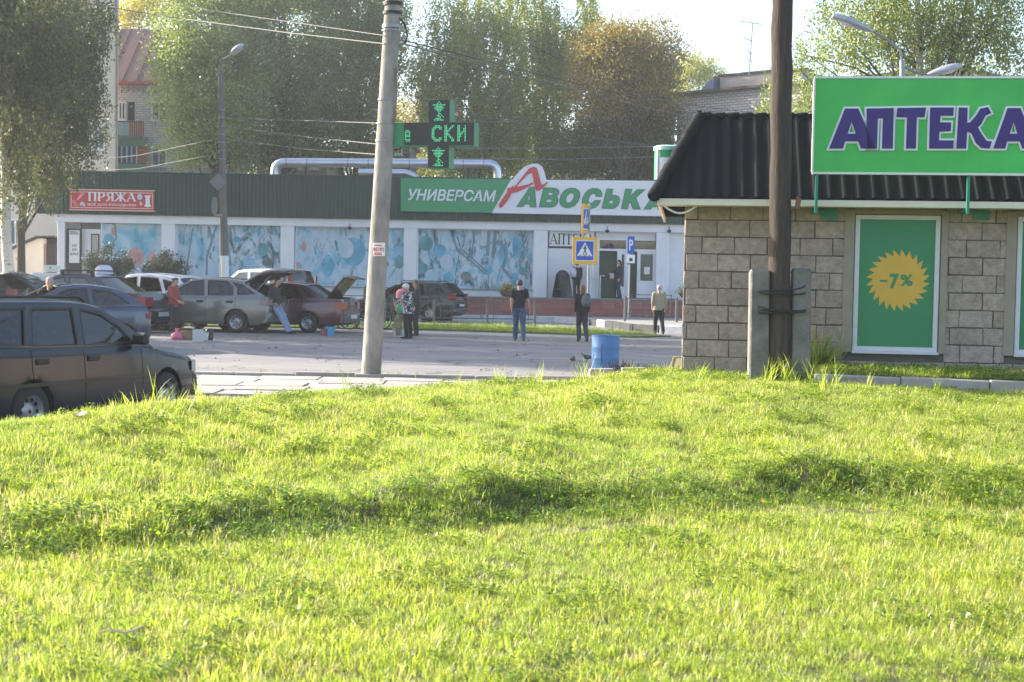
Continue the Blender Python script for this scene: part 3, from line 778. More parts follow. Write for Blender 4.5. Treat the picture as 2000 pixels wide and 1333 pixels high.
panel('door_window', 1214, 497, 1219, 560, YS - .056, .005, mat('dim_glass', srgb(70, 84, 84), .1), dn)
# open leaf swung towards the street
a = at(1166, 540, YS - .1); b = at(1152, 540, YS - .75)
dv = MB(); dd = Vector((b.x - a.x, b.y - a.y)).normalized(); nn = Vector((-dd.y, dd.x)) * .04
zt = at(1165, 491, YS - .1).z
for (z0_, z1_) in ((ZP + .02, zt),):
    dv.add([(a.x, a.y, z0_), (b.x, b.y, z0_), (b.x + nn.x, b.y + nn.y, z0_), (a.x + nn.x, a.y + nn.y, z0_), (a.x, a.y, z1_), (b.x, b.y, z1_), (b.x + nn.x, b.y + nn.y, z1_), (a.x + nn.x, a.y + nn.y, z1_)], [(0, 3, 2, 1), (4, 5, 6, 7), (0, 1, 5, 4), (1, 2, 6, 5), (2, 3, 7, 6), (3, 0, 4, 7)])
od = dv.build('door', M_whitetrim, st); od['label'] = 'white door leaf standing open'
MB().tube([(a.x * .7 + b.x * .3 + .05, b.y, 1.9), (b.x + .12, b.y - .05, 1.9), (b.x + .12, b.y - .05, 2.5), (a.x * .7 + b.x * .3 + .05, b.y, 2.5)], .025, 6).build('handle', M_whitetrim, od)
# handrail by the doorway
q = at(1172, 560, YS - .6)
MB().tube([(q.x, YS - .6, ZP), (q.x, YS - .6, ZP + 1.0), (q.x + .2, YS - .3, ZP + 1.0)], .025, 6).build('handrail', M_whitetrim, st)
# lamps under the beam
for px, py in ((1186, 452), (1307, 452), (683, 446)):
    c = at(px, py, YS - .45); l = MB(); l.tube([(c.x, c.y + .07, c.z + .2), (c.x, c.y, c.z + .05)], .015, 6); l.sphere(c, (.09, .09, .07)); l.build('spot_lamp', M_black, st)
# raised entrance terrace faced with red tiles, one object per tile
px0, px1 = 868, 1480
PL = at(px0, 600, YS - 1.5).x; PR = at(px1, 600, YS - 1.5).x
MB().box(PL, PR, YS - 1.46, YS - .4, .2, ZP).build('terrace', M_concrete, st)
MB().box(PL - .03, PR + .03, YS - 1.56, YS - .365, ZP + .001, ZP + .03).build('terrace_top', mat('terrace_slab', srgb(150, 146, 146), .8, var=.1), st)
tm = MB().bev(-.295, .295, -.02, .02, -.08, .08, .006).mesh('tile'); tm.materials.append(M_brickred)
for j in range(4):
    for i in range(int((PR - PL) / .6)):
        t = link_mesh('tile', tm, st); t.matrix_world = Matrix.Identity(4)
        t.location = Vector((PL + .3 + .6 * i + (j % 2) * .0, YS - 1.475 + rnd.uniform(-.004, .004), .33 + .165 * j)) - st.location

# ---- shop signs (each hangs on the fascia)
M_sgreen = mat('sign_green', srgb(44, 140, 92), .35, var=.04, scale=1); M_swhite = mat('sign_white', srgb(222, 222, 228), .35); M_sred = mat('sign_red', srgb(196, 56, 56), .4); M_sedge = mat('letter_edge', srgb(40, 76, 84), .4)
yS = YS - .78
sg = thing('shop_sign', 'long green and white supermarket sign with slanted green letters and a red swoosh', 'sign', at(1045, 385, yS))
x0, z0, x1, z1 = rect(783, 349, 1312, 418, yS)
def sp(px, py, y=yS): p = at(px, py, y); return (p.x, p.z)
MB().prism([sp(783, 348), sp(998, 351), sp(960, 416), sp(783, 413)][::-1], yS, yS + .22).build('green_panel', M_sgreen, sg)
MB().prism([sp(998.3, 351), sp(1311, 354), sp(1311, 423), sp(960.3, 416.5)][::-1], yS - .003, yS + .221).build('white_panel', M_swhite, sg)
hump = [(1000, 352), (1012, 338), (1024, 326), (1038, 320.5), (1050, 320), (1059, 326), (1064, 338), (1067, 352), (1067, 362), (1000, 362)]
MB().prism([sp(a, b) for a, b in hump][::-1], yS - .006, yS + .223).build('crest_panel', M_swhite, sg)
t = MB(); a = sp(797, 394); b = sp(969, 372); vs, fs = text_polys('УНИВЕРСАМ', .012, .22)
q = rect(797, 370.5, 969, 393, yS)
add_text(t, 'УНИВЕРСАМ', q[0], q[1], q[2], q[3], yS - .001, .02, offset=.018, shear=.22)
t.build('lettering', M_swhite, sg)
LA = {
 'А': [[(265,545),(395,352),(438,352),(456,548),(400,548),(397,520),(341,518),(322,545)],[(362,480),(396,480),(392,425)]],
 'В': [[(493,548),(540,358),(640,359),(672,366),(689,384),(690,410),(678,430),(660,441),(676,455),(681,480),(673,512),(652,537),(620,549),(590,550)],[(585,400),(625,401),(636,409),(634,424),(622,433),(577,431)],[(566,470),(610,470),(624,478),(622,494),(608,507),(557,506)]],
 'О': [[(704,480),(714,440),(738,400),(772,372),(815,360),(860,364),(893,384),(907,415),(902,455),(882,500),(848,537),(805,555),(760,556),(724,540),(707,512)],[(762,475),(772,442),(794,416),(822,404),(842,410),(850,430),(846,458),(832,486),(808,507),(784,512),(767,500)]],
 'С': [[(1128,440),(1076,440),(1074,420),(1060,408),(1036,410),(1012,428),(996,458),(990,488),(998,508),(1020,514),(1044,506),(1062,488),(1116,488),(1098,524),(1066,552),(1020,566),(976,562),(945,542),(933,505),(940,460),(962,415),(996,380),(1040,363),(1086,364),(1118,382),(1132,412)]],
 'Ь': [[(1138,560),(1188,368),(1245,370),(1230,432),(1275,434),(1303,446),(1315,470),(1310,505),(1294,538),(1264,560),(1235,563)],[(1212,480),(1245,480),(1256,488),(1253,506),(1240,519),(1203,519)]],
 'К': [[(1338,565),(1380,370),(1440,372),(1424,445),(1500,374),(1570,376),(1480,455),(1525,570),(1455,568),(1430,494),(1408,512),(1396,567)]],
 'А2': [[(1572,570),(1700,380),(1742,380),(1772,575),(1715,572),(1711,546),(1652,544),(1632,571)],[(1672,505),(1706,505),(1702,450)]]}
def av(p, cx=0): return sp(960 + p[0] / 5.263, 300 + p[1] / 5.263)
for key, lps in LA.items():
    L_ = [[av(p) for p in lp] for lp in lps]
    o = poly_holes(MB(), L_[0], L_[1:], yS - .034, yS - .004).build('letter', M_sgreen, sg)
    poly_holes(MB(), grow(L_[0], .028), [grow(h, -.02) for h in L_[1:]], yS - .022, yS - .0035).build('outline', M_sedge, o)
sw = [  # brush-stroke swoosh above the letters
 [(975, 405), (974, 400), (986, 382), (996, 369), (1003, 362), (1003, 372), (993, 390), (982, 404), (978, 407)],
 [(990, 376), (992, 368), (1006, 366), (1030, 361), (1041, 356), (1041, 360), (1029, 367), (1012, 375), (995, 379)],
 [(1003, 368), (1020, 346), (1034, 329), (1042, 326), (1048, 328), (1052, 340), (1057, 360), (1062, 361), (1069, 355), (1070, 358), (1060, 368), (1051, 374), (1046, 371), (1043, 356), (1039, 338), (1030, 342), (1016, 357), (1006, 369)]]
for i, poly in enumerate(sw):
    MB().prism([sp(a, b) for a, b in poly][::-1], yS - .045 - .003 * i, yS - .036 + .0005 * i).build('swoosh', M_sred, sg)

yarn = thing('yarn_sign', 'red yarn shop sign with white lettering, scissors and a thread spool', 'sign', at(218, 392, YS - .62))
yY = YS - .62
x0, z0, x1, z1 = rect(136, 372.5, 301, 410.5, yY)
MB().bev(x0, x1, yY, yY + .08, z0, z1, .01).build('panel', mat('yarn_red', srgb(190, 62, 58), .45, var=.06), yarn)
fr = MB(); w = .045
for (a, b, c, d) in ((x0 + .05, x1 - .05, z1 - .10, z1 - .07), (x0 + .05, x1 - .05, z0 + .07, z0 + .10), (x0 + .05, x0 + .08, z0 + .102, z1 - .102), (x1 - .08, x1 - .05, z0 + .102, z1 - .102)): fr.box(a, b, yY - .006, yY - .001, c, d)
for (a, b, c, d) in ((x0 - .02, x1 + .02, z1 + .001, z1 + .04), (x0 - .02, x1 + .02, z0 - .04, z0 - .001)): fr.box(a, b, yY - .01, yY + .08, c, d)
fr.build('border', mat('cream_trim', srgb(214, 196, 184), .5), yarn)
t = MB(); q = rect(171, 376.5, 266, 393.5, yY); add_serif(t, 'ПРЯЖА', q[0], q[1], q[2], q[3], yY - .002, .008, bold=1.25)
q = rect(171, 397, 266, 403.5, yY); add_text(t, 'ВСЁ ДЛЯ РУКОДЕЛИЯ', q[0], q[1], q[2], q[3], yY - .002, .006, offset=.012)
t.build('lettering', M_swhite, yarn)
def pz(px, py): return at(px, py, yY)
ic = MB()
def bar2(mb, a, b, w, y):
    A, B = pz(*a), pz(*b); d = (B - A).normalized(); nr = Vector((-d.z, 0, d.x)) * w / 2
    mb.prism([(A.x + nr.x, A.z + nr.z), (B.x + nr.x, B.z + nr.z), (B.x - nr.x, B.z - nr.z), (A.x - nr.x, A.z - nr.z)], y - .006, y)
bar2(ic, (150, 391), (160, 377), .05, yY - .002); bar2(ic, (151.5, 391), (164, 378), .05, yY - .0035)
def ring2(mb, cx, cy, r, w, y):
    c = pz(cx, cy); n = 14
    vo = [(c.x + math.cos(2 * math.pi * k / n) * r, y, c.z + math.sin(2 * math.pi * k / n) * r) for k in range(n)]; vi = [(c.x + math.cos(2 * math.pi * k / n) * (r - w), y, c.z + math.sin(2 * math.pi * k / n) * (r - w)) for k in range(n)]
    mb.add(vo + vi, [(k, (k + 1) % n, n + (k + 1) % n, n + k) for k in range(n)])
ring2(ic, 144.5, 394, .075, .03, yY - .005); ring2(ic, 148.5, 400, .075, .03, yY - .005)
ic.build('scissors', mat('icon_pink', srgb(222, 150, 146), .5), yarn)
c = pz(161, 398.5); MB().prism([(c.x - .13, c.z - .06), (c.x + .13, c.z - .10), (c.x + .1, c.z + .02), (c.x, c.z + .1), (c.x - .08, c.z + .05)], yY - .008, yY - .002).build('thimble', mat('icon_blue', srgb(180, 196, 220), .5), yarn)
c = pz(273, 385); MB().disc(c.x, yY - .002, c.z, .11, .13, 16, .006).build('yarn_ball', mat('icon_blue', srgb(180, 196, 220), .5), yarn)
c = pz(274.5, 398.5); MB().prism([(c.x - .05, c.z + .02), (c.x, c.z + .1), (c.x + .09, c.z), (c.x + .02, c.z - .1), (c.x - .02, c.z - .05)], yY - .008, yY - .002).build('pincushion', mat('icon_blue', srgb(180, 196, 220), .5), yarn)
c = pz(288.5, 393); sp_ = MB(); sp_.disc(c.x, yY - .002, c.z + .2, .15, .045, 14, .006); sp_.disc(c.x, yY - .0025, c.z - .2, .15, .06, 14, .006); sp_.box(c.x - .09, c.x + .09, yY - .010, yY - .003, c.z - .2, c.z + .2)
sp_.build('thread_spool', M_swhite, yarn)

ph = thing('pharmacy_board', 'white board with black serif pharmacy lettering beside the shop entrance', 'sign', at(1116, 467, YS - .1))
x0, z0, x1, z1 = rect(1071, 450, 1163, 483.5, YS - .1)
MB().box(x0, x1, YS - .1, YS - .052, z0, z1).build('panel', M_swhite, ph)
fr = MB()
for (a, b, c, d) in ((x0, x1, z1 - .04, z1), (x0, x1, z0, z0 + .04), (x0, x0 + .04, z0 + .041, z1 - .041), (x1 - .04, x1, z0 + .041, z1 - .041)): fr.box(a, b, YS - .115, YS - .1005, c, d)
fr.build('frame', mat('dark_grey_frame', srgb(60, 60, 66), .5), ph)
t = MB(); q = rect(1074, 457, 1160, 478, YS - .1); add_serif(t, 'АПТЕКА', q[0], q[1], q[2], q[3], YS - .101, .01); t.build('lettering', M_black, ph)

# ---- insulated pipes over the roof
M_foil = mat('pipe_foil', srgb(196, 198, 206), .28, metal=.85, var=.08, scale=2, bump=.25, bscale=5)
def pipe_pts(lst, Y): return [at(a, b, Y) for a, b in lst]
def round_path(P, r=.5, n=5):
    out = [P[0]]
    for i in range(1, len(P) - 1):
        a, b, c = P[i - 1], P[i], P[i + 1]; u = (a - b).normalized(); w = (c - b).normalized()
        p0, p1 = b + u * r, b + w * r
        for k in range(n + 1):
            t = k / n; out.append(p0 * (1 - t) ** 2 + b * 2 * t * (1 - t) + p1 * t * t)
    out.append(P[-1]); return out
pp = thing('heating_pipe', 'silver foil wrapped pipe raised above the shop roof with bent ends', 'pipe', at(755, 345, YS + 3))
path = round_path(pipe_pts([(537, 352), (537, 318), (830, 319.5), (972, 321), (972, 356)], YS + 3), .45)
pipe_b = MB().tube(path, .21, 14).build('pipe', M_foil, pp, smooth=True)
for px in (560, 600, 680, 720, 800, 905, 945):
    c = at(px, 318 + (px - 537) * .006, YS + 3); MB().tube([(c.x - .025, c.y, c.z), (c.x + .025, c.y, c.z)], .218, 14).build('seam_band', mat('band_steel', srgb(150, 152, 160), .4, metal=.8), pp)
for px in (598, 712, 915):
    c = at(px, 325, YS + 3); MB().box(c.x - .05, c.x + .05, c.y - .05, c.y + .05, zf1 - .02, c.z).build('stand', M_darkframe, pp)
p2 = thing('low_pipe', 'lower silver pipe lying on the shop roof beneath the raised one', 'pipe', at(780, 342, YS + 2))
MB().tube(round_path(pipe_pts([(700, 337), (800, 338), (818, 352)], YS + 2), .3), .16, 12).build('pipe', M_foil, p2, smooth=True)
# ================================================================== PHARMACY KIOSK (turned a little to the street)
KYAW = R(-7.0)
KO = at(1334, 600, 17.7); KO.z = 0
ex = Vector((math.cos(KYAW), math.sin(KYAW), 0)); ey = Vector((-math.sin(KYAW), math.cos(KYAW), 0))
def kp(px, py, off=0.0):
    """photo pixel -> kiosk coordinates (along the wall, height) on the plane `off` behind the front wall"""
    d = ray(px, py); o = Vector((0, 0, CAM_H)); pl = KO + ey * off
    t = (pl - o).dot(ey) / d.dot(ey); p = o + d * t
    return (p - KO).dot(ex), p.z
def krect(px0, py0, px1, py1, off=0.0):
    mx, my = (px0 + px1) / 2, (py0 + py1) / 2
    return kp(px0, my, off)[0], kp(mx, py1, off)[1], kp(px1, my, off)[0], kp(mx, py0, off)[1]
M_block = random_tint(mat('block_stone', srgb(184, 167, 156), 0.95, var=0.16, scale=13, bump=1.0, bscale=48, col2=srgb(144, 130, 122), spec=.2), 0.11)
M_mortar = mat('mortar', srgb(96, 90, 84), 0.95, var=.15, scale=8, bump=.4)
M_roofblack = mat('bitumen_sheet', srgb(20, 22, 26), 0.9, var=0.22, scale=2.2, bump=0.3, bscale=30, col2=srgb(32, 33, 36), stretch=(3, .6, 1), spec=.2)
M_cream = mat('cream_board', srgb(222, 212, 196), .6, var=.08, scale=4)
kz = .5
ks = thing('pharmacy_kiosk', 'small block-built kiosk with black corrugated roof and green poster window', 'kiosk', (KO.x, KO.y, kz), KYAW)
KM = chain_matrix(ks).inverted()
def kb(mb, name, m, parent=None, **kw):      # builder in kiosk coordinates (x along the wall, y into it, z world height)
    mb.v = [(v[0], v[1], v[2] - kz) for v in mb.v]
    return mb.build(name, m, parent or ks, world=False, **kw)
WT = kp(1480, 397)[1]; KR = 6.2; KD = 4.2
CH = .2125; z0c = WT - 11 * CH
wx0, wz0, wx1, wz1 = krect(1650, 411, 1846, 690); w2x0 = kp(1966, 560)[0]; w2x1 = w2x0 + 1.25
# mortar wall with window openings (pieces butt end to end)
mw = MB(); zb = .3
for (a, b, c, d) in ((0.01, wx0, zb, WT), (wx0, wx1, zb, wz0), (wx0, wx1, wz1, WT), (wx1, w2x0, zb, WT), (w2x0, w2x1, zb, wz0), (w2x0, w2x1, wz1, WT), (w2x1, KR, zb, WT)):
    mw.box(a, b, .010, .21, c, d)
kb(mw, 'mortar_wall', M_mortar)
mw = MB(); mw.box(.01, .2, .212, KD, zb, WT); mw.box(KR - .2, KR, .212, KD, zb, WT); mw.box(.202, KR - .202, KD - .2, KD, zb, WT); kb(mw, 'back_wall', M_mortar)
kb(MB().box(.202, KR - .202, .3, KD - .21, WT - .06, WT - .01), 'ceiling', M_white)
# blocks: one object each, split by the openings
BL, G = .397, .011
cache = {}
def block(xa, xb, za, zbb):
    if xb - xa < .035: return
    key = (round(xb - xa, 2), round(zbb - za, 2), rnd.randint(0, 4))
    if key not in cache:
        b = MB(); hw, hh = (xb - xa) / 2, (zbb - za) / 2; b.bev(-hw, hw, -.004, .05, -hh, hh, .006)
        b.v = [(v[0] + (rnd.uniform(-.005, .005)), v[1] + rnd.uniform(-.003, .003), v[2] + rnd.uniform(-.005, .005)) for v in b.v]
        me = b.mesh('block'); me.materials.append(M_block); cache[key] = me
    o = link_mesh('block', cache[key], ks); o.location = ((xa + xb) / 2, rnd.uniform(-.007, .004), (za + zbb) / 2 - kz + rnd.uniform(-.002, .002))
openings = [(wx0, wx1, wz0, wz1), (w2x0, w2x1, wz0, wz1)]
for r_ in range(11):
    za = WT - (r_ + 1) * CH + G / 2; zt_ = WT - r_ * CH - G / 2
    if r_ == 0: zt_ -= .004
    off = (.16, .0, .22, .02, .19, .03, .16, .05, .18, .01, .2)[r_]
    x = -(BL - off) if off > .1 else off - BL
    while x < KR:
        a, b = max(0.0, x + G / 2), min(KR, x + BL - G / 2); x += BL
        if b <= a: continue
        segs = [(a, b)]
        for (oa, ob, oz0, oz1) in openings:
            if zt_ > oz0 + .02 and za < oz1 - .02:
                ns = []
                for (p, q) in segs:
                    if q <= oa or p >= ob: ns.append((p, q)); continue
                    if p < oa: ns.append((p, oa - .006))
                    if q > ob: ns.append((ob + .006, q))
                segs = ns
        for (p, q) in segs: block(p, q, za, zt_)
# lit quoin blocks on the return wall
for r_ in range(11):
    za = WT - (r_ + 1) * CH + G / 2; y = .06
    for k in range(10):
        L = BL if (k or r_ % 2) else .2
        if y + L > KD: break
        b = MB().bev(-.003, .012, 0, L - G, 0, CH - G, .005); b.v = [(v[0], v[1] + y, v[2] + za) for v in b.v]; kb(b, 'block', M_block); y += L
# window surrounds: grey reveal, white frame, poster panel
M_reveal = mat('grey_reveal', srgb(150, 140, 126), .85, var=.1, scale=5)
M_wframe = mat('white_window_frame', srgb(206, 206, 210), .45, var=.05)
def window(x0, x1, poster):
    rv = MB(); w = .10
    for (a, b, c, d) in ((x0 - .02, x0 + w, wz0, wz1), (x1 - w * .6, x1 + .02, wz0, wz1), (x0 + w + .001, x1 - w * .6 - .001, wz1 - .05, wz1 + .01)): rv.box(a, b, -.02, .10, c, d)
    win = kb(rv, 'window', M_reveal)
    fx0, fz0, fx1, fz1 = x0 + w + .012, wz0 + .02, x1 - w * .6 - .012, wz1 - .06
    f = MB(); t = .055
    for (a, b, c, d) in ((fx0, fx1, fz1 - t, fz1), (fx0, fx1, fz0, fz0 + t), (fx0, fx0 + t, fz0 + t + .001, fz1 - t - .001), (fx1 - t, fx1, fz0 + t + .001, fz1 - t - .001)): f.box(a, b, .0, .07, c, d)
    kb(f, 'frame', M_wframe, win)
    kb(MB().box(fx0 + t + .002, fx1 - t - .002, .03, .06, fz0 + t + .002, fz1 - t - .002), 'poster', mat('poster_green', srgb(34, 128, 84), .35, var=.06, scale=2), win)
    kb(MB().box(fx0 - .01, fx1 + .01, -.06, -.001, fz0 - .03, fz0 - .001), 'sill', M_wframe, win)
    return fx0 + t, fx1 - t, fz0 + t, fz1 - t
pa, pb, pc, pd = window(wx0, wx1, True); window(w2x0, w2x1, False)
# poster print: a sun with curved rays and the discount
win0 = [o for o in ks.children if o.name.startswith('window')][0]
cx, cz = kp(1754, 548, .03); RO = (kp(1816, 548, .03)[0] - kp(1691, 548, .03)[0]) / 2; RI = RO * .79
nr = 24; out = []
for k in range(nr):
    a = 2 * math.pi * (k + .35) / nr
    for (da, rr) in ((-.115, RI), (-.02, RI + (RO - RI) * .45), (.085, RO), (.10, RI + (RO - RI) * .55), (.115, RI * .99)):
        aa = a + da * 1.05; out.append((cx + math.cos(aa) * rr, cz + math.sin(aa) * rr))
M_sunp = mat('poster_yellow', srgb(214, 168, 62), .4, var=.05)
c = MB(); n = len(out)
c.add([(cx, .0275, cz)] + [(x, .0275, z) for x, z in out] + [(x, .0299, z) for x, z in out], [(0, 1 + (k + 1) % n, 1 + k) for k in range(n)] + [(1 + k, 1 + (k + 1) % n, 1 + n + (k + 1) % n, 1 + n + k) for k in range(n)])
kb(c, 'sun_print', M_sunp, win0)
t = MB(); q = krect(1718, 535, 1783, 565, .027); w_ = q[2] - q[0]; h_ = q[3] - q[1]
t.box(q[0], q[0] + w_ * .24, .0225, .0272, q[1] + h_ * .46, q[1] + h_ * .58)
add_text(t, '7', q[0] + w_ * .30, q[1], q[0] + w_ * .58, q[3], .0272, .004, offset=.045)
add_text(t, '%', q[0] + w_ * .62, q[1] + h_ * .2, q[0] + w_, q[3] - h_ * .03, .0272, .004, offset=.03)
kb(t, 'lettering', mat('poster_green', srgb(34, 128, 84), .35), win0)
# roof: corrugated sheets on the front slope, a hip on the left with lapped cap tiles
ye, yr = -.45, .58
xe, ze = kp(1277, 381, ye); ze2 = kp(1650, 392, ye)[1]; ze = (ze + ze2) / 2
xr, zr = kp(1366, 230, yr); zr = (zr + kp(1560, 234, yr)[1]) / 2
RX = KR + .5; wl_ = .172
def roof_pt(x, f, nrm=0.0, amp=.024):
    y = ye + (yr - ye) * f; z = ze + (zr - ze) * f
    w = amp * math.cos(2 * math.pi * x / wl_) + nrm
    L = math.hypot(yr - ye, zr - ze); return (x, y - w * (zr - ze) / L, z + w * (yr - ye) / L)
shx = xe; nsh = 0
while shx < RX - .01:
    x1_ = min(RX, shx + wl_ * 5.5); b = MB(); cols = max(2, int((x1_ - shx) / wl_ * 8)); rows = 6
    lift = .004 * (nsh % 2)
    for layer, nr_ in ((0, 0.0), (1, -.012)):
        ring = []
        for j in range(rows + 1):
            f_ = j / rows
            for i in range(cols + 1):
                x = shx + (x1_ + .03 - shx) * i / cols
                xl = xe + (xr - xe) * f_
                x = max(x, xl) if nsh == 0 or x < xl else x
                ring.append(roof_pt(x, f_, nr_ + lift + .003 * math.sin(7 * x + 5 * f_)))
        fs = [(j * (cols + 1) + i, j * (cols + 1) + i + 1, (j + 1) * (cols + 1) + i + 1, (j + 1) * (cols + 1) + i) for j in range(rows) for i in range(cols)]
        b.add(ring, fs)
    kb(b, 'roof_sheet', M_roofblack, smooth=60); shx = x1_; nsh += 1
# hip slope and back slope
yb = KD + .45; yrb = KD - .95
b = MB(); b.add([(xe, ye, ze), (xe, yb, ze), (xr, yrb, zr), (xr, yr, zr)], [(0, 3, 2, 1)]); b.add([(xe, yb, ze), (RX, yb, ze), (RX, yrb, zr), (xr, yrb, zr)], [(0, 3, 2, 1)])
b.add([(xr, yr + .01, zr - .02), (xr, yrb, zr - .02), (RX, yrb, zr - .02), (RX, yr + .01, zr - .02)], [(0, 1, 2, 3)])
kb(b, 'hip_slope', M_roofblack)
n = 4
for k in range(n):
    f0, f1 = k / n - .02, (k + 1) / n + .03
    P = []
    for f_ in (f0, f0 + .02, (f0 + f1) / 2, f1):
        f_ = max(-.03, min(1.02, f_)); P.append(Vector((xe + (xr - xe) * f_, ye + (yr - ye) * f_ - .02, ze + (zr - ze) * f_ + .01)))
    kb(MB().tube(P, [.068, .085, .075, .066], 10), 'hip_cap', M_roofblack, smooth=60)
x = xr
while x < RX:
    kb(MB().tube([(x, yr + .05, zr + .02), (x + .03, yr + .05, zr + .022), (x + wl_ - .03, yr + .05, zr + .028), (x + wl_ - .012, yr + .05, zr + .015)], [.045, .06, .06, .05], 8), 'ridge_cap', M_roofblack, smooth=60); x += wl_
b = MB(); b.box(xr - .03, xr + .03, yr + .0, yr + .04, zr, zr + .10); kb(b, 'ridge_bracket', M_roofblack)
# eaves: white board and soffit
kb(MB().box(xe + .04, RX, ye + .02, ye + .05, ze - .095, ze - .018), 'eave_board', M_cream)
kb(MB().box(xe + .05, RX, ye + .052, -.015, ze - .09, ze - .06), 'soffit', M_cream)
kb(MB().box(xe + .04, xe + .07, ye + .052, yb - .05, ze - .095, ze - .02), 'eave_board', M_cream)
P = [Vector((xe + .12 + .05 * i, ye + .12, ze - .10 - .09 * math.sin(math.pi * i / 8))) for i in range(9)]
kb(MB().tube(P, .012, 6), 'cable_loop', M_white)
# plinth strip, kerb blocks along the grass bed, and loose board
pl_ = thing('bed_kerb', None, None); pl_['kind'] = 'structure'
for k in range(6):
    a = kp(1590 + 0, 730, -1.15)[0] + k * .98
    b = MB().bev(0, .965, -.09, .09, -.14, .075, .012)
    o = b.build('kerb_stone', M_slab, pl_, world=False); w = KO + ex * a + ey * (-1.12); o.location = (w.x, w.y, .585 - .012 * k + rnd.uniform(-.006, .006)); o.rotation_euler = (0, R(1.2), KYAW + rnd.uniform(-.01, .01))
bedw = MB(); q = [KO + ex * a + ey * b for a, b in ((1.62, -.02), (7, -.02), (7, -1.05), (1.62, -1.05))]
bedw.add([(p.x, p.y, .645) for p in q] + [(p.x, p.y, .1) for p in q], [(3, 2, 1, 0)] + [(i, (i + 1) % 4, (i + 1) % 4 + 4, i + 4) for i in range(4)]); tag(bedw.build('grass_bed', M_soil), kind='structure')
p = KO + ex * 3.75 + ey * -.75
cbd = MB().bev(-.26, .3, -.10, .10, 0, .02, .004).build('cardboard_sheet', mat('cardboard', srgb(186, 160, 124), .85, var=.1), None, world=False)
cbd.location = (p.x, p.y, .69); cbd.rotation_euler = (R(8), R(-5), R(-14)); tag(cbd, 'flattened brown cardboard lying in the grass by the kiosk wall', 'cardboard')

# ================================================================== ROOF SIGN
so = -.62
sgx0, sgz0, _, sgz1 = krect(1591, 151, 1650, 336, so); sgx1 = kp(2040, 240, so)[0]
sgz0 = kp(1620, 337, so)[1]; sgz1 = kp(1620, 153, so)[1]
sz = thing('pharmacy_sign', 'large bright green pharmacy sign with violet letters mounted above the kiosk eave', 'sign', tuple(KO + ex * ((sgx0 + sgx1) / 2) + ey * so + Vector((0, 0, sgz0))), KYAW)
SM = chain_matrix(sz).inverted() @ (Matrix.Translation(KO) @ Matrix.Rotation(KYAW, 4, 'Z'))
def sb(mb, name, m, parent=None, **kw):
    mb.v = [tuple(SM @ Vector(v)) for v in mb.v]; return mb.build(name, m, parent or sz, world=False, **kw)
gm = mat('banner_green', srgb(64, 184, 84), .30, var=.12, scale=1.6, bump=.25, bscale=1.8, spec=.35)
sb(MB().box(sgx0, sgx1, so, so + .05, sgz0, sgz1), 'panel', gm)
fr = MB(); t_ = .022
for (a, b, c, d) in ((sgx0 - .012, sgx1 + .012, sgz1 - .004, sgz1 + t_), (sgx0 - .012, sgx1 + .012, sgz0 - t_, sgz0 + .004), (sgx0 - t_, sgx0 - .0005, sgz0 + .005, sgz1 - .005), (sgx1 + .0005, sgx1 + t_, sgz0 + .005, sgz1 - .005)): fr.box(a, b, so - .012, so + .06, c, d)
sb(fr, 'frame', mat('alu_white', srgb(214, 216, 214), .4, metal=.2))
M_violet = mat('violet_letter', srgb(50, 30, 114), .5, var=.06, scale=3); M_ledge = mat('letter_white', srgb(232, 230, 236), .4)
LET = {  # outlines in photo pixels
 'А1': [[(1619, 291), (1650, 213), (1676, 213), (1709, 291), (1681, 291), (1676, 277), (1650, 277), (1646, 291)], [(1655, 262), (1671, 262), (1663, 238)]],
 'П': [[(1693, 291), (1692, 213), (1745, 212), (1743, 291), (1722, 291), (1724, 232), (1714, 232), (1712, 291)]],
 'Т': [[(1752, 212), (1808, 211), (1805, 230), (1790, 230), (1788, 291), (1769, 291), (1771, 230), (1750, 230)]],
 'Е': [[(1816, 211), (1862, 211), (1861, 227), (1836, 227), (1835, 240), (1857, 240), (1856, 257), (1834, 258), (1833, 275), (1862, 275), (1861, 291), (1814, 291)]],
 'К': [[(1872, 211), (1889, 211), (1888, 241), (1894, 240), (1906, 226), (1914, 213), (1929, 210), (1935, 222), (1924, 227), (1915, 244), (1909, 250), (1916, 262), (1926, 276), (1936, 277), (1932, 291), (1916, 290), (1905, 280), (1897, 262), (1888, 257), (1886, 291), (1867, 291)]],
 'А2': [[(1939, 291), (1967, 212), (1992, 212), (2024, 291), (1996, 291), (1991, 277), (1966, 277), (1962, 291)], [(1971, 262), (1986, 262), (1979, 238)]],
}
for key, lps in LET.items():
    L = [[kp(a, b, so) for a, b in lp] for lp in lps]
    o = sb(poly_holes(MB(), L[0], L[1:], so - .034, so - .004), 'letter', M_violet)
    e = sb(poly_holes(MB(), grow(L[0], .022), [grow(h, -.016) for h in L[1:]], so - .022, so - .002), 'outline', M_ledge, o)
# legs and wall brackets
M_teal = mat('bracket_green', srgb(34, 128, 104), .5, var=.06)
for px in (1596, 1893):
    a = kp(px, 340, so)[0]; zb_ = kp(px, 418, so)[1]
    leg = sb(MB().box(a - .016, a + .016, so + .005, so + .045, zb_, sgz0 - .023), 'leg', M_teal)
    px2 = px + 22; q = krect(px2 - 14, 398, px2 + 17, 430, 0)
    sb(MB().box(q[0], q[2], -.03, -.006, q[1], q[3]), 'wall_plate', M_teal, leg)
    sb(MB().box(a - .015, a + .015, so + .046, -.031, zb_ + .03, zb_ + .07).box(a + .0151, q[0] + .08, -.075, -.031, zb_ + .03, zb_ + .07), 'strut', M_teal, leg)

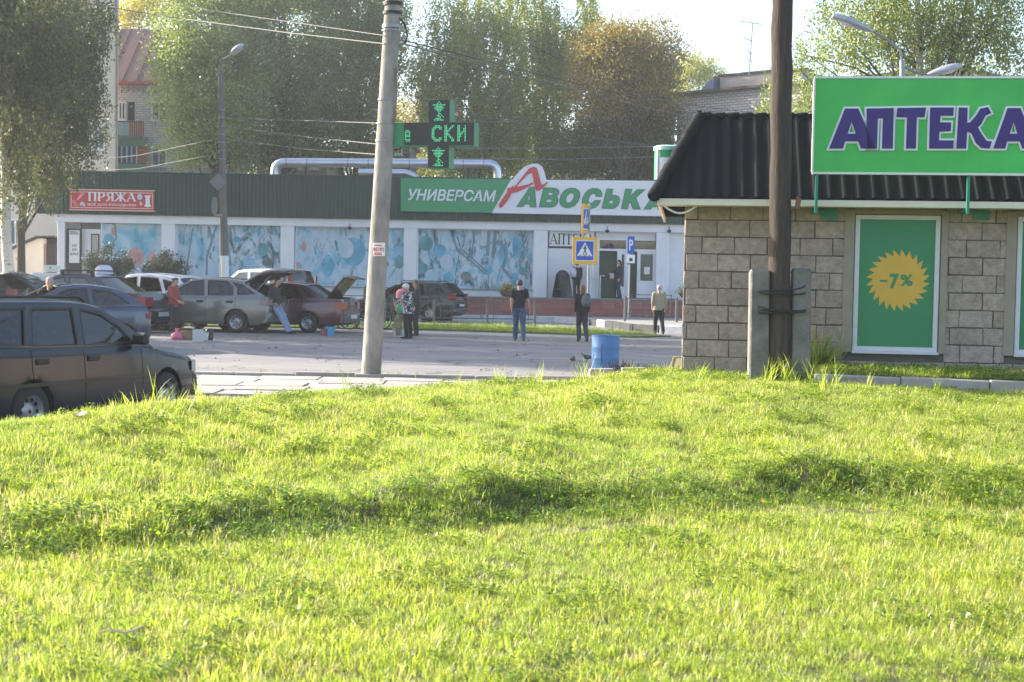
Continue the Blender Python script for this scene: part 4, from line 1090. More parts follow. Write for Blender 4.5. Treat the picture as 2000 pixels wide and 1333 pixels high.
# ================================================================== TIMBER POLE ON CONCRETE STUBS
YP = 16.75
pb_ = at(1521, 735, YP); pt_ = at(1528, 0, YP); d_ = (pt_ - pb_) / (pt_.z - pb_.z)
tp = thing('timber_pole', 'weathered timber utility pole strapped between two concrete stubs in front of the kiosk', 'utility pole', (pb_.x, pb_.y, .5))
M_wood = mat('old_timber', srgb(86, 76, 70), .9, var=.28, scale=7, bump=.9, bscale=24, stretch=(4, 4, .25), col2=srgb(56, 50, 47), spec=.2)
P = []; RR = []
for i in range(40):
    z = .35 + i * .24; q = pb_ + d_ * (z - pb_.z); P.append((q.x + .006 * math.sin(i * 1.7), YP + .004 * math.sin(i * 2.3), z)); RR.append(.130 - .004 * z * .5 + .004 * math.sin(i * 2.9))
MB().tube(P, RR, 18).build('pole', M_wood, tp, smooth=60)
for (px, w, top) in ((1481, .118, 523), (1563, .112, 520)):
    a = at(px, 735, YP); zt = at(px, top, YP).z
    b = MB(); b.bev(-w, w, -.085, .085, 0, 1, .018)
    lean = (at(px + 2, top, YP).x - a.x)
    b.v = [(a.x + v[0] * (1 - .06 * v[2]) + lean * v[2], YP + v[1], .3 + (zt - .3) * v[2] - (.03 * abs(v[0]) / w if v[2] > .9 else 0)) for v in b.v]
    b.build('concrete_stub', mat('old_concrete', srgb(132, 128, 124), .9, var=.22, scale=4, bump=.7, bscale=22, col2=srgb(92, 90, 86)), tp)
M_wire = mat('dark_wire', srgb(44, 42, 42), .6, metal=.3)
for (py, dz, w) in ((570, .0, .012), (562, .02, .010), (602, -.01, .016), (606, .01, .011)):
    c = at(1521, py, YP); w_ = MB(); rx, ry = .30, .155; n = 28; P = []
    for k in range(n + 1):
        t = 2 * math.pi * k / n; sx = math.copysign(abs(math.cos(t)) ** .45, math.cos(t)); sy = math.copysign(abs(math.sin(t)) ** .6, math.sin(t))
        P.append((c.x + rx * sx * (1 if sx > 0 else .85), YP + ry * sy, c.z + dz * math.cos(t) * 2 + (.03 if k > n / 2 else 0) * math.sin(t)))
    w_.tube(P, w, 6, cap=False).build('binding_wire', M_wire, tp)
c = at(1557, 398, YP); MB().prism([(c.x - .045, c.z - .07), (c.x + .0, c.z - .08), (c.x + .02, c.z + .05), (c.x - .03, c.z + .08)], YP - .15, YP - .09).build('bark_scar', mat('scar_wood', srgb(120, 84, 70), .8, var=.2), tp)

# ================================================================== CONCRETE POLE WITH LED CROSS
YC = 23.75
c0 = at(724, 742, YC); c1 = at(768, 0, YC)
cpole = thing('concrete_pole', 'tall leaning round concrete pole with wire bands and a paper notice', 'utility pole', (c0.x, c0.y, 0))
M_pole = mat('pole_concrete', srgb(156, 152, 145), .9, var=.2, scale=5, bump=.7, bscale=16, stretch=(1, 1, .4), col2=srgb(112, 109, 103))
def cpt(f): return c0.lerp(c1, f)
P = [cpt(-.05 + .1 * i) for i in range(18)]
MB().tube(P, [.168 - .0020 * i * 1.6 for i in range(18)], 22).build('pole', M_pole, cpole, smooth=60)
M_steel = mat('galvanised', srgb(140, 142, 144), .45, metal=.7)
for (py, w) in ((8, .03), (26, .025), (52, .03), (60, .012), (194, .014), (240, .01), (274, .012)):
    f = (742 - py) / 742; c = cpt(f); MB().lathe([(.152, -w), (.160, -w), (.160, w), (.152, w)], 20, (c.x, c.y, c.z)).build('band', M_steel if py > 50 else M_wire, cpole)
c = cpt((742 - 35) / 742); MB().tube([(c.x + .12, c.y - .05, c.z), (c.x + .22, c.y - .05, c.z - .12), (c.x + .26, c.y - .05, c.z - .3), (c.x + .22, c.y - .05, c.z - .42)], .014, 6).build('wire_loop', M_wire, cpole)
c = cpt(.74); MB().tube([(c.x + .13, c.y - .1, c.z - .4), (c.x + .16, c.y - .1, c.z), (c.x + .15, c.y - .1, c.z + .5)], .016, 6).build('conduit', mat('red_brown_conduit', srgb(134, 92, 84), .6), cpole)
# notice pasted round the shaft
c = cpt((742 - 488) / 742); nb = MB(); n = 8
ang = [R(-128 + 9.5 * i) for i in range(n + 1)]; rr = .166
zb_, zt_ = at(741, 501, YC).z, at(741, 475, YC).z
for zz in (zb_, zt_): nb.v += [(c.x + math.cos(a) * rr + .02, c.y + math.sin(a) * rr, zz) for a in ang]
nb.f = [(i, i + 1, n + 2 + i, n + 1 + i) for i in range(n)]; nb.mi = [0] * n
nb_o = nb.build('notice', M_paper, cpole)
lt = MB(); vs, fs = text_polys('ВЕЛО', .03); A_ = np.array(vs); mn, mx_ = A_.min(0), A_.max(0)
lt.add([(c.x + .02 + math.cos(R(-124 + 66 * (v[0] - mn[0]) / (mx_[0] - mn[0]))) * (rr + .003), c.y + math.sin(R(-124 + 66 * (v[0] - mn[0]) / (mx_[0] - mn[0]))) * (rr + .003), zb_ + (zt_ - zb_) * (.36 + .28 * (v[1] - mn[1]) / (mx_[1] - mn[1]))) for v in vs], fs)
for (za, zb2, m0) in ((.08, .16, 0), (.2, .26, 0), (.76, .84, 0)):
    lt.v += [(c.x + .02 + math.cos(a) * (rr + .003), c.y + math.sin(a) * (rr + .003), zb_ + (zt_ - zb_) * zz) for zz in (za, zb2) for a in ang[1:7]]
    k = len(lt.v) - 12; lt.f += [(k + i, k + i + 1, k + 7 + i, k + 6 + i) for i in range(5)]; lt.mi += [0] * 5
lt.build('lettering', mat('red_print', srgb(206, 70, 62), .6), nb_o)

# LED cross: square arms, deep green housing, dark screens with lit dots
CY_ = YC - .22
ang_c = R(9)
kc = at(857, 262, CY_)
lc = thing('pharmacy_cross', 'green illuminated pharmacy cross with dark LED screens fixed to the concrete pole', 'LED cross', tuple(kc), R(-13))
u = 1 / (FPX / CY_)
M_cg = mat('cross_green', srgb(34, 128, 86), .45, var=.05); M_screen = mat('led_screen', srgb(34, 30, 32), .35); M_led = mat('led_dot', srgb(90, 196, 150), .4, emit=srgb(60, 220, 140), estr=.25)
hw, hv = 71 * u, 66 * u; ah = 22.5 * u; av = 21.5 * u
outl = [(-hw, -ah), (-av, -ah), (-av, -hv), (av, -hv), (av, -ah), (hw, -ah), (hw, ah), (av, ah), (av, hv), (-av, hv), (-av, ah), (-hw, ah)]
MB().prism(outl, 0, .30).build('housing', M_cg, lc, world=False)
s_ = .006
MB().prism([(-hw + s_, -ah + s_), (-av + s_, -ah + s_), (-av + s_, -hv + s_), (av - s_, -hv + s_), (av - s_, -ah + s_), (hw - s_, -ah + s_), (hw - s_, ah - s_), (av - s_, ah - s_), (av - s_, hv - s_), (-av + s_, hv - s_), (-av + s_, ah - s_), (-hw + s_, ah - s_)], -.008, -.001).build('screen', M_screen, lc, world=False)
FONT = {'С': ['0011110', '0111111', '1110011', '1100000', '1100000', '1100000', '1100000', '1100000', '1110011', '0111111', '0011110'],
        'К': ['1100011', '1100110', '1101100', '1111000', '1110000', '1110000', '1111000', '1101100', '1100110', '1100011', '1100011'],
        'И': ['1100011', '1100011', '1100111', '1100111', '1101111', '1111011', '1110011', '1110011', '1100011', '1100011', '1100011'],
        'е': ['0000', '0000', '0000', '0110', '1111', '1001', '1111', '1111', '1000', '1111', '0111']}
GOB = ['000010000', '000101000', '111111111', '001111100', '011111110', '001111100', '000111000', '000010000', '000110000', '001010000', '000011000', '000110100', '000011010', '001111000', '011111110']
dots = MB(); dp = 2.9 * u; rr = dp * .40
def dot_block(rows, x0, z0):
    for j, row in enumerate(rows):
        for i, ch in enumerate(row):
            if ch == '1':
                x, z = x0 + i * dp, z0 - j * dp
                dots.add([(x + rr * math.cos(R(60 * k)), -.0115, z + rr * math.sin(R(60 * k))) for k in range(6)], [(0, 1, 2, 3, 4, 5)])
dot_block(FONT['е'], -hw + .03, 5.3 * dp)
dot_block(FONT['С'], -4.4 * dp, 5.3 * dp); dot_block(FONT['К'], 4.4 * dp, 5.3 * dp); dot_block([r_[:6] for r_ in FONT['И']], 13.0 * dp + rr, 5.3 * dp)
dot_block(GOB[:8] + GOB[10:], -4 * dp, hv - 1.5 * dp); dot_block(GOB[:8] + GOB[10:], -4 * dp, -ah - 1.4 * dp)
o = dots.build('led_dots', M_led, lc, world=False); o['kind'] = 'stuff'
# green side box towards the pole and bracket
MB().box(-hw - 36 * u, -hw - .002, .02, .28, -ah, ah).build('side_box', M_cg, lc, world=False)
MB().tube([(-hw - 10 * u, .15, -ah - .02), (-hw - 22 * u, .15, -ah - .06), (-hw - 36 * u, .15, -ah - .02)], .012, 6).build('cable', M_wire, lc, world=False)
MB().box(-hw - 46 * u, -hw - 36.5 * u, .1, .2, -.1, -.06).box(-hw - 46 * u, -hw - 36.5 * u, .1, .2, .06, .10).build('bracket', M_steel, lc, world=False)
# ================================================================== BUILDINGS BEHIND
def brick_mat(name, c1, c2, cm, sc=1.0):
    m = bpy.data.materials.new(name); m.use_nodes = True; N = m.node_tree.nodes; L = m.node_tree.links; p = N['Principled BSDF']; p.inputs['Roughness'].default_value = .9
    tc = N.new('ShaderNodeTexCoord'); sx = N.new('ShaderNodeSeparateXYZ'); cb = N.new('ShaderNodeCombineXYZ'); L.new(tc.outputs['Object'], sx.inputs[0])
    L.new(sx.outputs[0], cb.inputs[0]); L.new(sx.outputs[2], cb.inputs[1])
    b = N.new('ShaderNodeTexBrick'); L.new(cb.outputs[0], b.inputs['Vector']); b.inputs['Scale'].default_value = 1.0
    b.inputs['Brick Width'].default_value = .26 * sc; b.inputs['Row Height'].default_value = .10 * sc; b.inputs['Mortar Size'].default_value = .014 * sc
    b.inputs['Color1'].default_value = (*c1, 1); b.inputs['Color2'].default_value = (*c2, 1); b.inputs['Mortar'].default_value = (*cm, 1)
    L.new(b.outputs[0], p.inputs['Base Color']); bp = N.new('ShaderNodeBump'); bp.inputs['Strength'].default_value = .5; bp.inputs['Distance'].default_value = .01; L.new(b.outputs[1], bp.inputs['Height']); bp.invert = True
    L.new(bp.outputs[0], p.inputs['Normal']); return m
M_pane = mat('window_pane', srgb(70, 86, 104), .08, spec=.9)
M_creamw = mat('cream_render', srgb(216, 204, 186), .9, var=.06, scale=.8, bump=.1)
YB = 79.0
b0 = at(-120, 500, YB); b1 = at(231, 200, YB)
cb = thing('apartment_block', 'cream rendered apartment block behind the birches at the left edge', 'building', (b1.x - 6, YB, 0))
k_ = b1.x * (YB + 12) / YB - .3
mbw = MB(); pl4 = [(b0.x - 6, YB), (b1.x, YB), (k_, YB + 12), (b0.x - 6, YB + 12)]; mbw.add([(x, y, z) for z in (0, 19.5) for x, y in pl4], [(3, 2, 1, 0), (4, 5, 6, 7), (0, 1, 5, 4), (1, 2, 6, 5), (2, 3, 7, 6), (3, 0, 4, 7)]); mbw.build('wall', M_creamw, cb)
mbw = MB(); mbw.add([(x, y, z) for z in (19.51, 19.9) for x, y in pl4], [(3, 2, 1, 0), (4, 5, 6, 7), (0, 1, 5, 4), (1, 2, 6, 5), (2, 3, 7, 6), (3, 0, 4, 7)]); mbw.build('roof', mat('roof_grey', srgb(90, 86, 84), .8), cb)
def bwin(par, px0, py0, px1, py1, Yw, m_fr=None, cross=True, n=2):
    x0, z0, x1, z1 = rect(px0, py0, px1, py1, Yw); f = MB(); t = .09
    for (a, b, c, d) in ((x0, x1, z1 - t, z1), (x0, x1, z0, z0 + t), (x0, x0 + t, z0 + t + .001, z1 - t - .001), (x1 - t, x1, z0 + t + .001, z1 - t - .001)): f.box(a, b, Yw - .07, Yw - .003, c, d)
    for k in range(1, n): xm = x0 + (x1 - x0) * k / n; f.box(xm - .04, xm + .04, Yw - .06, Yw - .004, z0 + t + .001, z1 - t - .001)
    w = f.build('window', m_fr or M_whitetrim, par)
    MB().box(x0 + t + .002, x1 - t - .002, Yw - .03, Yw - .005, z0 + t + .002, z1 - t - .002).build('pane', M_pane, w)
    MB().box(x0 - .08, x1 + .08, Yw - .16, Yw - .071, z0 - .06, z0 - .002).build('sill', M_whitetrim, w)
for q in ((181, 54, 211, 104), (179, 246, 206, 293), (110, 52, 140, 102), (108, 244, 138, 291), (40, 50, 70, 100), (38, 242, 68, 289), (12, 428, 49, 480), (-40, 240, -10, 288)): bwin(cb, *q, YB)
MB().tube([at(226, -40, YB - .1), at(226, 340, YB - .1)], .06, 8).build('downpipe', mat('downpipe', srgb(170, 160, 148), .6), cb)
# covered basement stair beside the shop
bs = thing('basement_entrance', 'low sloping concrete shelter with a barred opening beside the shop end wall', 'shelter', at(75, 540, 66))
x0, z0, x1, z1 = rect(50, 468, 82, 560, 66.0)
MB().prism([(at(20, 500, 66).x, 0), (at(82, 500, 66).x, 0), (at(82, 500, 66).x, at(82, 466, 66).z), (at(74, 500, 66).x, at(74, 466, 66).z), (at(20, 500, 66).x, at(20, 490, 66).z)], 66, 68.5).build('wall', M_creamw, bs)
MB().prism([(at(16, 500, 66).x, at(16, 490, 66).z), (at(74, 500, 66).x, at(74, 464, 66).z), (at(110, 500, 66).x, at(110, 464, 66).z), (at(110, 500, 66).x, at(110, 461, 66).z), (at(73, 500, 66).x, at(73, 461, 66).z), (at(16, 500, 66).x, at(16, 487, 66).z)], 65.8, 68.7).build('roof', mat('dark_roofing', srgb(72, 64, 62), .8), bs)
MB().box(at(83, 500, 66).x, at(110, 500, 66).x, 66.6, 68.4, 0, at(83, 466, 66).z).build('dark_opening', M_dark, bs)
gr = MB()
for k in range(8): x = at(84 + 3.4 * k, 500, 66).x; gr.box(x, x + .03, 66.2, 66.23, .1, at(83, 476, 66).z)
gr.build('grille', M_darkframe, bs)

# white brick house with a brown roof
YW = 92.0
wb = brick_mat('white_brick', srgb(226, 218, 208), srgb(212, 204, 196), srgb(168, 160, 156), 1.5)
hx0, hx1 = at(150, 250, YW).x, at(420, 250, YW).x; hz = at(285, 166, YW).z
hs = thing('brick_house', 'white brick house with brown metal roof and small balconies behind the shop', 'building', ((hx0 + hx1) / 2, YW, 0))
MB().box(hx0, hx1, YW, YW + 11, 0, hz).build('wall', wb, hs)
zr_ = at(285, 55, YW + 4.5).z
r_ = MB(); r_.add([(hx0 - .4, YW - .5, hz + .15), (hx1 + .4, YW - .5, hz + .15), (hx1 - 1.5, YW + 5, zr_), (hx0 + 1.5, YW + 5, zr_), (hx0 - .4, YW + 11.5, hz + .15), (hx1 + .4, YW + 11.5, hz + .15)], [(0, 1, 2, 3), (3, 2, 5, 4), (0, 3, 4), (1, 5, 2)])
rf = r_.build('roof', mat('brown_roof', srgb(112, 78, 68), .6, var=.25, scale=1.5, stretch=(3, .4, 1), col2=srgb(88, 66, 62)), hs)
sm_ = MB()
x = hx0 + .3
while x < hx1:
    a = Vector((x, YW - .5, hz + .16)); f = min(1, max(0, 1)); b = Vector((min(hx1 - 1.5, max(hx0 + 1.5, x)), YW + 5, zr_ + .01)); sm_.tube([a, b], .035, 4); x += .9
sm_.build('roof_seams', mat('brown_roof_seam', srgb(126, 92, 82), .6), rf)
MB().box(hx0 - .45, hx1 + .45, YW - .55, YW - .02, hz - .02, hz + .14).build('eave', mat('red_eave', srgb(190, 92, 80), .7, var=.1), hs)
dn = MB(); x = hx0
while x < hx1: dn.box(x, x + .16, YW - .12, YW - .003, hz - .5, hz - .25); x += .34
dn.build('dentil_band', wb, hs)
for q in ((296, 200, 326, 236), (296, 289, 326, 326), (231, 199, 246, 235)): bwin(hs, *q, YW, M_whitetrim)
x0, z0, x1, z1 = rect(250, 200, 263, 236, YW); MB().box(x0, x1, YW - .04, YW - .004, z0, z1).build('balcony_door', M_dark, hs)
x0, z0, x1, z1 = rect(226, 239, 260, 265, YW - 1.1)
bal = MB().box(x0, at(281, 250, YW - 1).x, YW - 1.1, YW - .004, z0 - .14, z0).build('balcony', M_concrete, hs)
sl = MB().bev(-.055, .055, -.012, .012, 0, z1 - z0, .004).mesh('slat'); sl.materials.append(mat('pale_blue_slat', srgb(168, 204, 206), .7))
slo = MB().bev(-.055, .055, -.012, .012, 0, z1 - z0, .004).mesh('slat'); slo.materials.append(mat('orange_slat', srgb(178, 104, 62), .7))
k = 0; x = x0 + .07
while x < at(281, 250, YW - 1).x:
    s = link_mesh('slat', sl if x < at(260, 250, YW).x else slo, bal); s.location = Vector((x, YW - 1.1, z0 + .002)) - hs.location; x += .14
MB().box(x0, at(281, 250, YW - 1).x, YW - 1.13, YW - 1.07, z1 + .005, z1 + .06).build('rail', M_darkframe, bal)
x0, z0, x1, z1 = rect(226, 286, 279, 345, YW - 1.1)
gb = MB().box(x0, x1, YW - 1.1, YW - .004, z0 - 2, at(250, 320, YW - 1.1).z).build('glazed_balcony', mat('pale_green_panel', srgb(150, 180, 160), .7), hs)
q = rect(228, 286, 267, 319, YW - 1.1); bwin_f = MB().box(q[0], q[2], YW - 1.09, YW - .01, q[1], q[3]).build('glazing', M_pane, gb)
for k in range(5): xx = q[0] + (q[2] - q[0]) * k / 4; MB().box(xx - .04, xx + .04, YW - 1.14, YW - 1.091, q[1], q[3]).build('mullion', M_whitetrim, gb)
q = rect(268, 286, 279, 319, YW - 1.1); MB().box(q[0], q[2], YW - 1.09, YW - .01, q[1], q[3]).build('orange_panel', mat('orange_slat', srgb(178, 104, 62), .7), gb)
q = rect(228, 270, 279, 286, YW - 1.1); MB().box(q[0], q[2], YW - 1.09, YW - .01, q[1], q[3]).build('green_panel', mat('green_panel', srgb(110, 148, 108), .7), gb)

# grey brick building on the right, turned at an angle
YR = 76.0; ra = R(-42)
r0 = at(1322, 240, YR); rz = at(1322, 187, YR).z
gb2 = thing('brick_building', 'pale grey brick building with flat roof and aerial behind the kiosk', 'building', (r0.x, YR, 0), ra)
lb = brick_mat('pale_brick', srgb(222, 210, 206), srgb(204, 192, 190), srgb(150, 140, 140), 1.35)
MB().box(0, 16, 0, 9, 0, rz).build('wall', lb, gb2, world=False)
MB().box(-.25, 16.2, -.3, 9.2, rz + .002, rz + .13).build('roof', mat('roof_edge_dark', srgb(78, 72, 70), .7), gb2, world=False)
def on_face(px, py, off):
    n = Vector((-math.sin(ra), math.cos(ra), 0)); e = Vector((math.cos(ra), math.sin(ra), 0)); d = ray(px, py); o = Vector((0, 0, CAM_H)); pl = Vector((r0.x, YR, 0)) + n * off
    t = (pl - o).dot(n) / d.dot(n); p = o + d * t; return (p - Vector((r0.x, YR, 0))).dot(e), p.z
a = on_face(1406, 158, 1.2); b = on_face(1506, 158, 1.2); zt = on_face(1450, 146, 1.2)[1]
MB().box(a[0], b[0] + 1, 1.2, 5, rz + .135, zt).build('penthouse', mat('penthouse_render', srgb(192, 176, 168), .85, var=.08), gb2, world=False)
MB().box(a[0] - .1, b[0] + 1.1, 1.1, 5.1, zt + .002, zt + .1).build('penthouse_roof', mat('roof_edge_dark', srgb(78, 72, 70), .7), gb2, world=False)
mb_ = MB(); a2 = on_face(1362, 170, .8); mb_.prism([(a2[0], rz + .14), (a[0] - .12, rz + .14), (a[0] - .12, rz + .95)], .8, 3); mb_.build('tin_roof', mat('blue_tin', srgb(112, 132, 156), .5, metal=.4), gb2, world=False)
vx = on_face(1557, 180, .6); MB().box(vx[0] - .35, vx[0] + .35, .4, 1.1, rz + .13, vx[1] + 1.0).build('chimney', mat('white_chimney', srgb(196, 200, 206), .7), gb2, world=False)
MB().box(vx[0] - .6, vx[0] + .6, .2, 1.3, vx[1] + 1.05, vx[1] + 1.12).build('chimney_cap', M_darkframe, gb2, world=False)
for px in (1350, 1400, 1460):
    q0 = on_face(px, 262, 0)
    MB().box(q0[0] - .55, q0[0] + .55, -.03, -.002, q0[1] - 3.4, q0[1] - 1.8).build('window', M_pane, gb2, world=False)
pc_ = MB(); 
for k in range(2): pc_.tube([(-.35 - .18 * k, -.2, 3), (-.35 - .18 * k, -.2, rz + 1.3 + .2 * k), (-.2, -.25, rz + 1.75 + .25 * k), (.35, -.3, rz + 1.9 + .22 * k), (.8, -.3, rz + 1.75 + .2 * k)], .035, 6)
pc_.build('gooseneck_pipe', mat('rusty_pipe', srgb(112, 82, 74), .7), gb2, world=False)
ant = thing('tv_aerial', 'thin television aerial on the flat roof of the brick building', 'aerial', at(1463, 143, YR - 4))
p0, p1 = at(1463, 148, YR - 4), at(1470, 45, YR - 4)
MB().tube([p0, p1], .03, 6).build('mast', M_steel, ant)
am = MB()
for (py, l_, r2_) in ((45, 27, 18), (78, 16, 2), (104, 6, 4), (119, 4, 5)):
    f = (148 - py) / 103; c = p0.lerp(p1, f); am.tube([at(1463 + 7 * f - l_, py - 4, YR - 4.2), at(1463 + 7 * f + r2_, py + 3, YR - 3.8)], .022, 5)
am.build('elements', M_steel, ant)

# low buildings glimpsed between trunks
YG = 84
x0, z0, x1, z1 = rect(505, 292, 640, 360, YG)
o = thing('low_building', 'low beige building glimpsed through the trees above the shop roof', 'building', ((x0 + x1) / 2, YG, 0))
MB().box(x0, x1, YG, YG + 8, 0, z1).build('wall', mat('beige_wall', srgb(160, 146, 132), .9, var=.08), o); MB().box(x0 - .3, x1 + .3, YG - .3, YG + 8.3, z1 + .002, z1 + .15).build('roof', M_darkframe, o)
for q in ((520, 304, 540, 330), (572, 305, 592, 331), (604, 306, 622, 331)): bwin(o, *q, YG)
x0, z0, x1, z1 = rect(1236, 225, 1316, 360, YG)
o = thing('blue_roof_building', 'shaded building with blue roof edge left of the grey brick building', 'building', ((x0 + x1) / 2, YG, 0))
MB().box(x0, x1, YG, YG + 8, 0, z1).build('wall', mat('grey_wall', srgb(120, 112, 112), .9, var=.08), o); MB().box(x0 - .3, x1 + .2, YG - .4, YG + 8, z1 + .002, z1 + .4).build('roof', mat('blue_roof', srgb(88, 104, 140), .6), o)
for q in ((1290, 248, 1312, 290), (1256, 248, 1278, 290)): bwin(o, *q, YG)
x0, z0, x1, z1 = rect(690, 282, 800, 360, YG + 4)
o = thing('dark_building', 'dark low building with a small white window behind the pharmacy cross', 'building', ((x0 + x1) / 2, YG + 4, 0))
MB().box(x0, x1, YG + 4, YG + 10, 0, z1).build('wall', mat('dark_wall', srgb(96, 92, 90), .9, var=.08), o); MB().box(x0 - .3, x1 + .3, YG + 3.7, YG + 10, z1 + .002, z1 + .15).build('roof', M_darkframe, o)
bwin(o, 770, 286, 786, 303, YG + 4)

# ================================================================== TREES
LM_birch = leaf_mat('birch_leaves', [srgb(92, 106, 48), srgb(116, 130, 60), srgb(146, 152, 74), srgb(180, 168, 84)], .5, .05)
LM_dark = leaf_mat('dark_birch_leaves', [srgb(66, 74, 44), srgb(86, 94, 54), srgb(108, 108, 60), srgb(138, 122, 68)], .45, .05)
LM_pop = leaf_mat('poplar_leaves', [srgb(92, 108, 52), srgb(118, 134, 64), srgb(144, 156, 80), srgb(172, 176, 104)], .52, .08)
LM_gold = leaf_mat('golden_leaves', [srgb(98, 100, 50), srgb(128, 118, 58), srgb(160, 138, 66), srgb(188, 160, 86)], .42, .05)
LM_yel = leaf_mat('yellowing_leaves', [srgb(104, 116, 48), srgb(146, 146, 58), srgb(186, 170, 70), srgb(196, 140, 62)], .5, .05)
LM_bush = leaf_mat('bush_needles', [srgb(38, 48, 30), srgb(52, 62, 38), srgb(68, 78, 46), srgb(86, 92, 56)], .25, .06)
M_bark = mat('bark', srgb(78, 68, 58), .9, var=.3, scale=6, bump=.6, bscale=12, stretch=(2, 2, .5))
M_birchbark = mat('birch_bark', srgb(208, 200, 190), .8, scale=3.2, col2=srgb(60, 54, 50), bump=.3, stretch=(1, 1, 2.6))
for e_ in M_birchbark.node_tree.nodes:
    if e_.type == 'VALTORGB': e_.color_ramp.elements[0].position = .58; e_.color_ramp.elements[1].position = .66
def leaf_quads(P, lx, wx, r, up=0.3, hang=False):
    n = len(P); d = r.normal(0, 1, (n, 3))
    if hang: d[:, 2] = -abs(d[:, 2]) - 1.2
    d /= np.linalg.norm(d, axis=1)[:, None]
    q = r.normal(0, 1, (n, 3)); q[:, 2] *= .6
    s = np.cross(d, q); s /= np.linalg.norm(s, axis=1)[:, None] + 1e-9
    l = (lx * r.uniform(.6, 1.25, n))[:, None]; w = (wx * r.uniform(.6, 1.25, n))[:, None]
    V = np.empty((n, 4, 3)); V[:, 0] = P - d * l * .5; V[:, 1] = P + s * w * .5 + d * l * .05; V[:, 2] = P + d * l * .5; V[:, 3] = P - s * w * .5 + d * l * .05
    return V.reshape(-1, 3), np.arange(n * 4).reshape(-1, 4)
def lobes3(lobes, Y, depth):
    out = []
    for (px, py, rx, ry) in lobes:
        c = at(px, py, Y); k = Y / FPX; out.append((np.array(c), np.array([rx * k, max(depth * .6, min(rx, ry) * k * 1.1), ry * k])))
    return out
def sample_lobe(r, c, rad, n, shell=.55):
    d = r.normal(0, 1, (n, 3)); d /= np.linalg.norm(d, axis=1)[:, None]; t = r.uniform(shell ** 3, 1, n) ** (1 / 3.0)
    return c + d * (t * (1 + abs(r.normal(0, .16, n)) * (t > .7)))[:, None] * rad
def branches(r, base, top, lobes, rad0, m, par, n_per=3, name='branch'):
    """limbs from the trunk out into each lobe of the crown, joined as one part"""
    mb = MB(); base = Vector(base); top = Vector(top)
    for (c, rd) in lobes:
        for k in range(n_per):
            e = Vector(sample_lobe(r, c, rd * .75, 1, .2)[0]); f = r.uniform(.35, .9)
            z = base.z + (min(top.z, e.z) - base.z) * f; t = (z - base.z) / max(.1, top.z - base.z); s = base.lerp(top, t)
            mid = s.lerp(e, .5) + Vector((r.normal(0, .25), r.normal(0, .25), abs(r.normal(0, .4)))); rr = rad0 * (1 - t * .7) * r.uniform(.25, .5)
            mb.tube([s, s.lerp(mid, .55), mid, e], [rr, rr * .8, rr * .6, .012], 6, cap=False)
    mb.build(name, m, par, smooth=60)
def make_tree(name, label, Y, lobes, trunk_px, r0, leafm, barkm, n, lx, wx, seed, style='clump', depth=3.0, tint=(.4, .25), group='trees around the shop', hangl=(.8, 2.6), trunks=None, crown_name='crown'):
    r = np.random.RandomState(seed); L3 = lobes3(lobes, Y, depth)
    base = at(trunk_px[0], 560, Y); base.z = 0; top = at(trunk_px[1], trunk_px[2], Y)
    t = thing(name, label, 'tree', tuple(base), group=group)
    for (b_, t_, rr) in ([(base, top, r0)] + (trunks or [])):
        b_, t_ = Vector(b_), Vector(t_); P = [b_ + Vector((0, 0, -.1))]; 
        for k in range(1, 9):
            f = k / 8; P.append(b_.lerp(t_, f) + Vector((r.normal(0, .10), r.normal(0, .08), 0)))
        MB().tube(P, [rr * (1.25 if k == 0 else 1) * (1 - .85 * k / 8) + .02 for k in range(9)], 10).build('trunk', barkm, t, smooth=60)
    branches(r, base, top, L3, r0, barkm if style != 'hang' else M_bark, t)
    vol = np.array([rd[0] * rd[2] for _, rd in L3]); cnt = (vol / vol.sum() * n).astype(int); PP = []; TT = []
    for (c, rd), k in zip(L3, cnt):
        if style == 'clump':
            nc = max(6, k // 70); cc = sample_lobe(r, c, rd, nc, .35); sz = r.uniform(.22, .62, nc); ct = r.normal(0, .13, nc)
            ix = r.randint(0, nc, k); P = cc[ix] + r.normal(0, 1, (k, 3)) * sz[ix][:, None] * np.array([1, 1, .75]); PP.append(P); TT.append(tint[0] + ct[ix] + r.normal(0, tint[1] * .6, k))
        else:
            ns = max(8, k // 42); s0 = sample_lobe(r, c, rd, ns, .25); ln = r.uniform(hangl[0], hangl[1], ns); ct = r.normal(0, .12, ns); sway = r.normal(0, .16, (ns, 2))
            ix = r.randint(0, ns, k); u = r.uniform(0, 1, k) ** .8
            P = s0[ix].copy(); P[:, 2] -= u * ln[ix] - .3; P[:, :2] += sway[ix] * u[:, None] * ln[ix][:, None] + r.normal(0, .09, (k, 2)); PP.append(P); TT.append(tint[0] + ct[ix] + r.normal(0, tint[1] * .6, k))
    P = np.concatenate(PP); T = np.clip(np.concatenate(TT), 0, 1)
    V, Q = leaf_quads(P, lx, wx, r, hang=(style == 'hang'))
    inv = np.array(Vector(base))
    np_mesh(crown_name, V - inv, Q, leafm, t, tint=T)
    return t
def gp(px, Y): p = at(px, 560, Y); return (p.x, Y, 0)
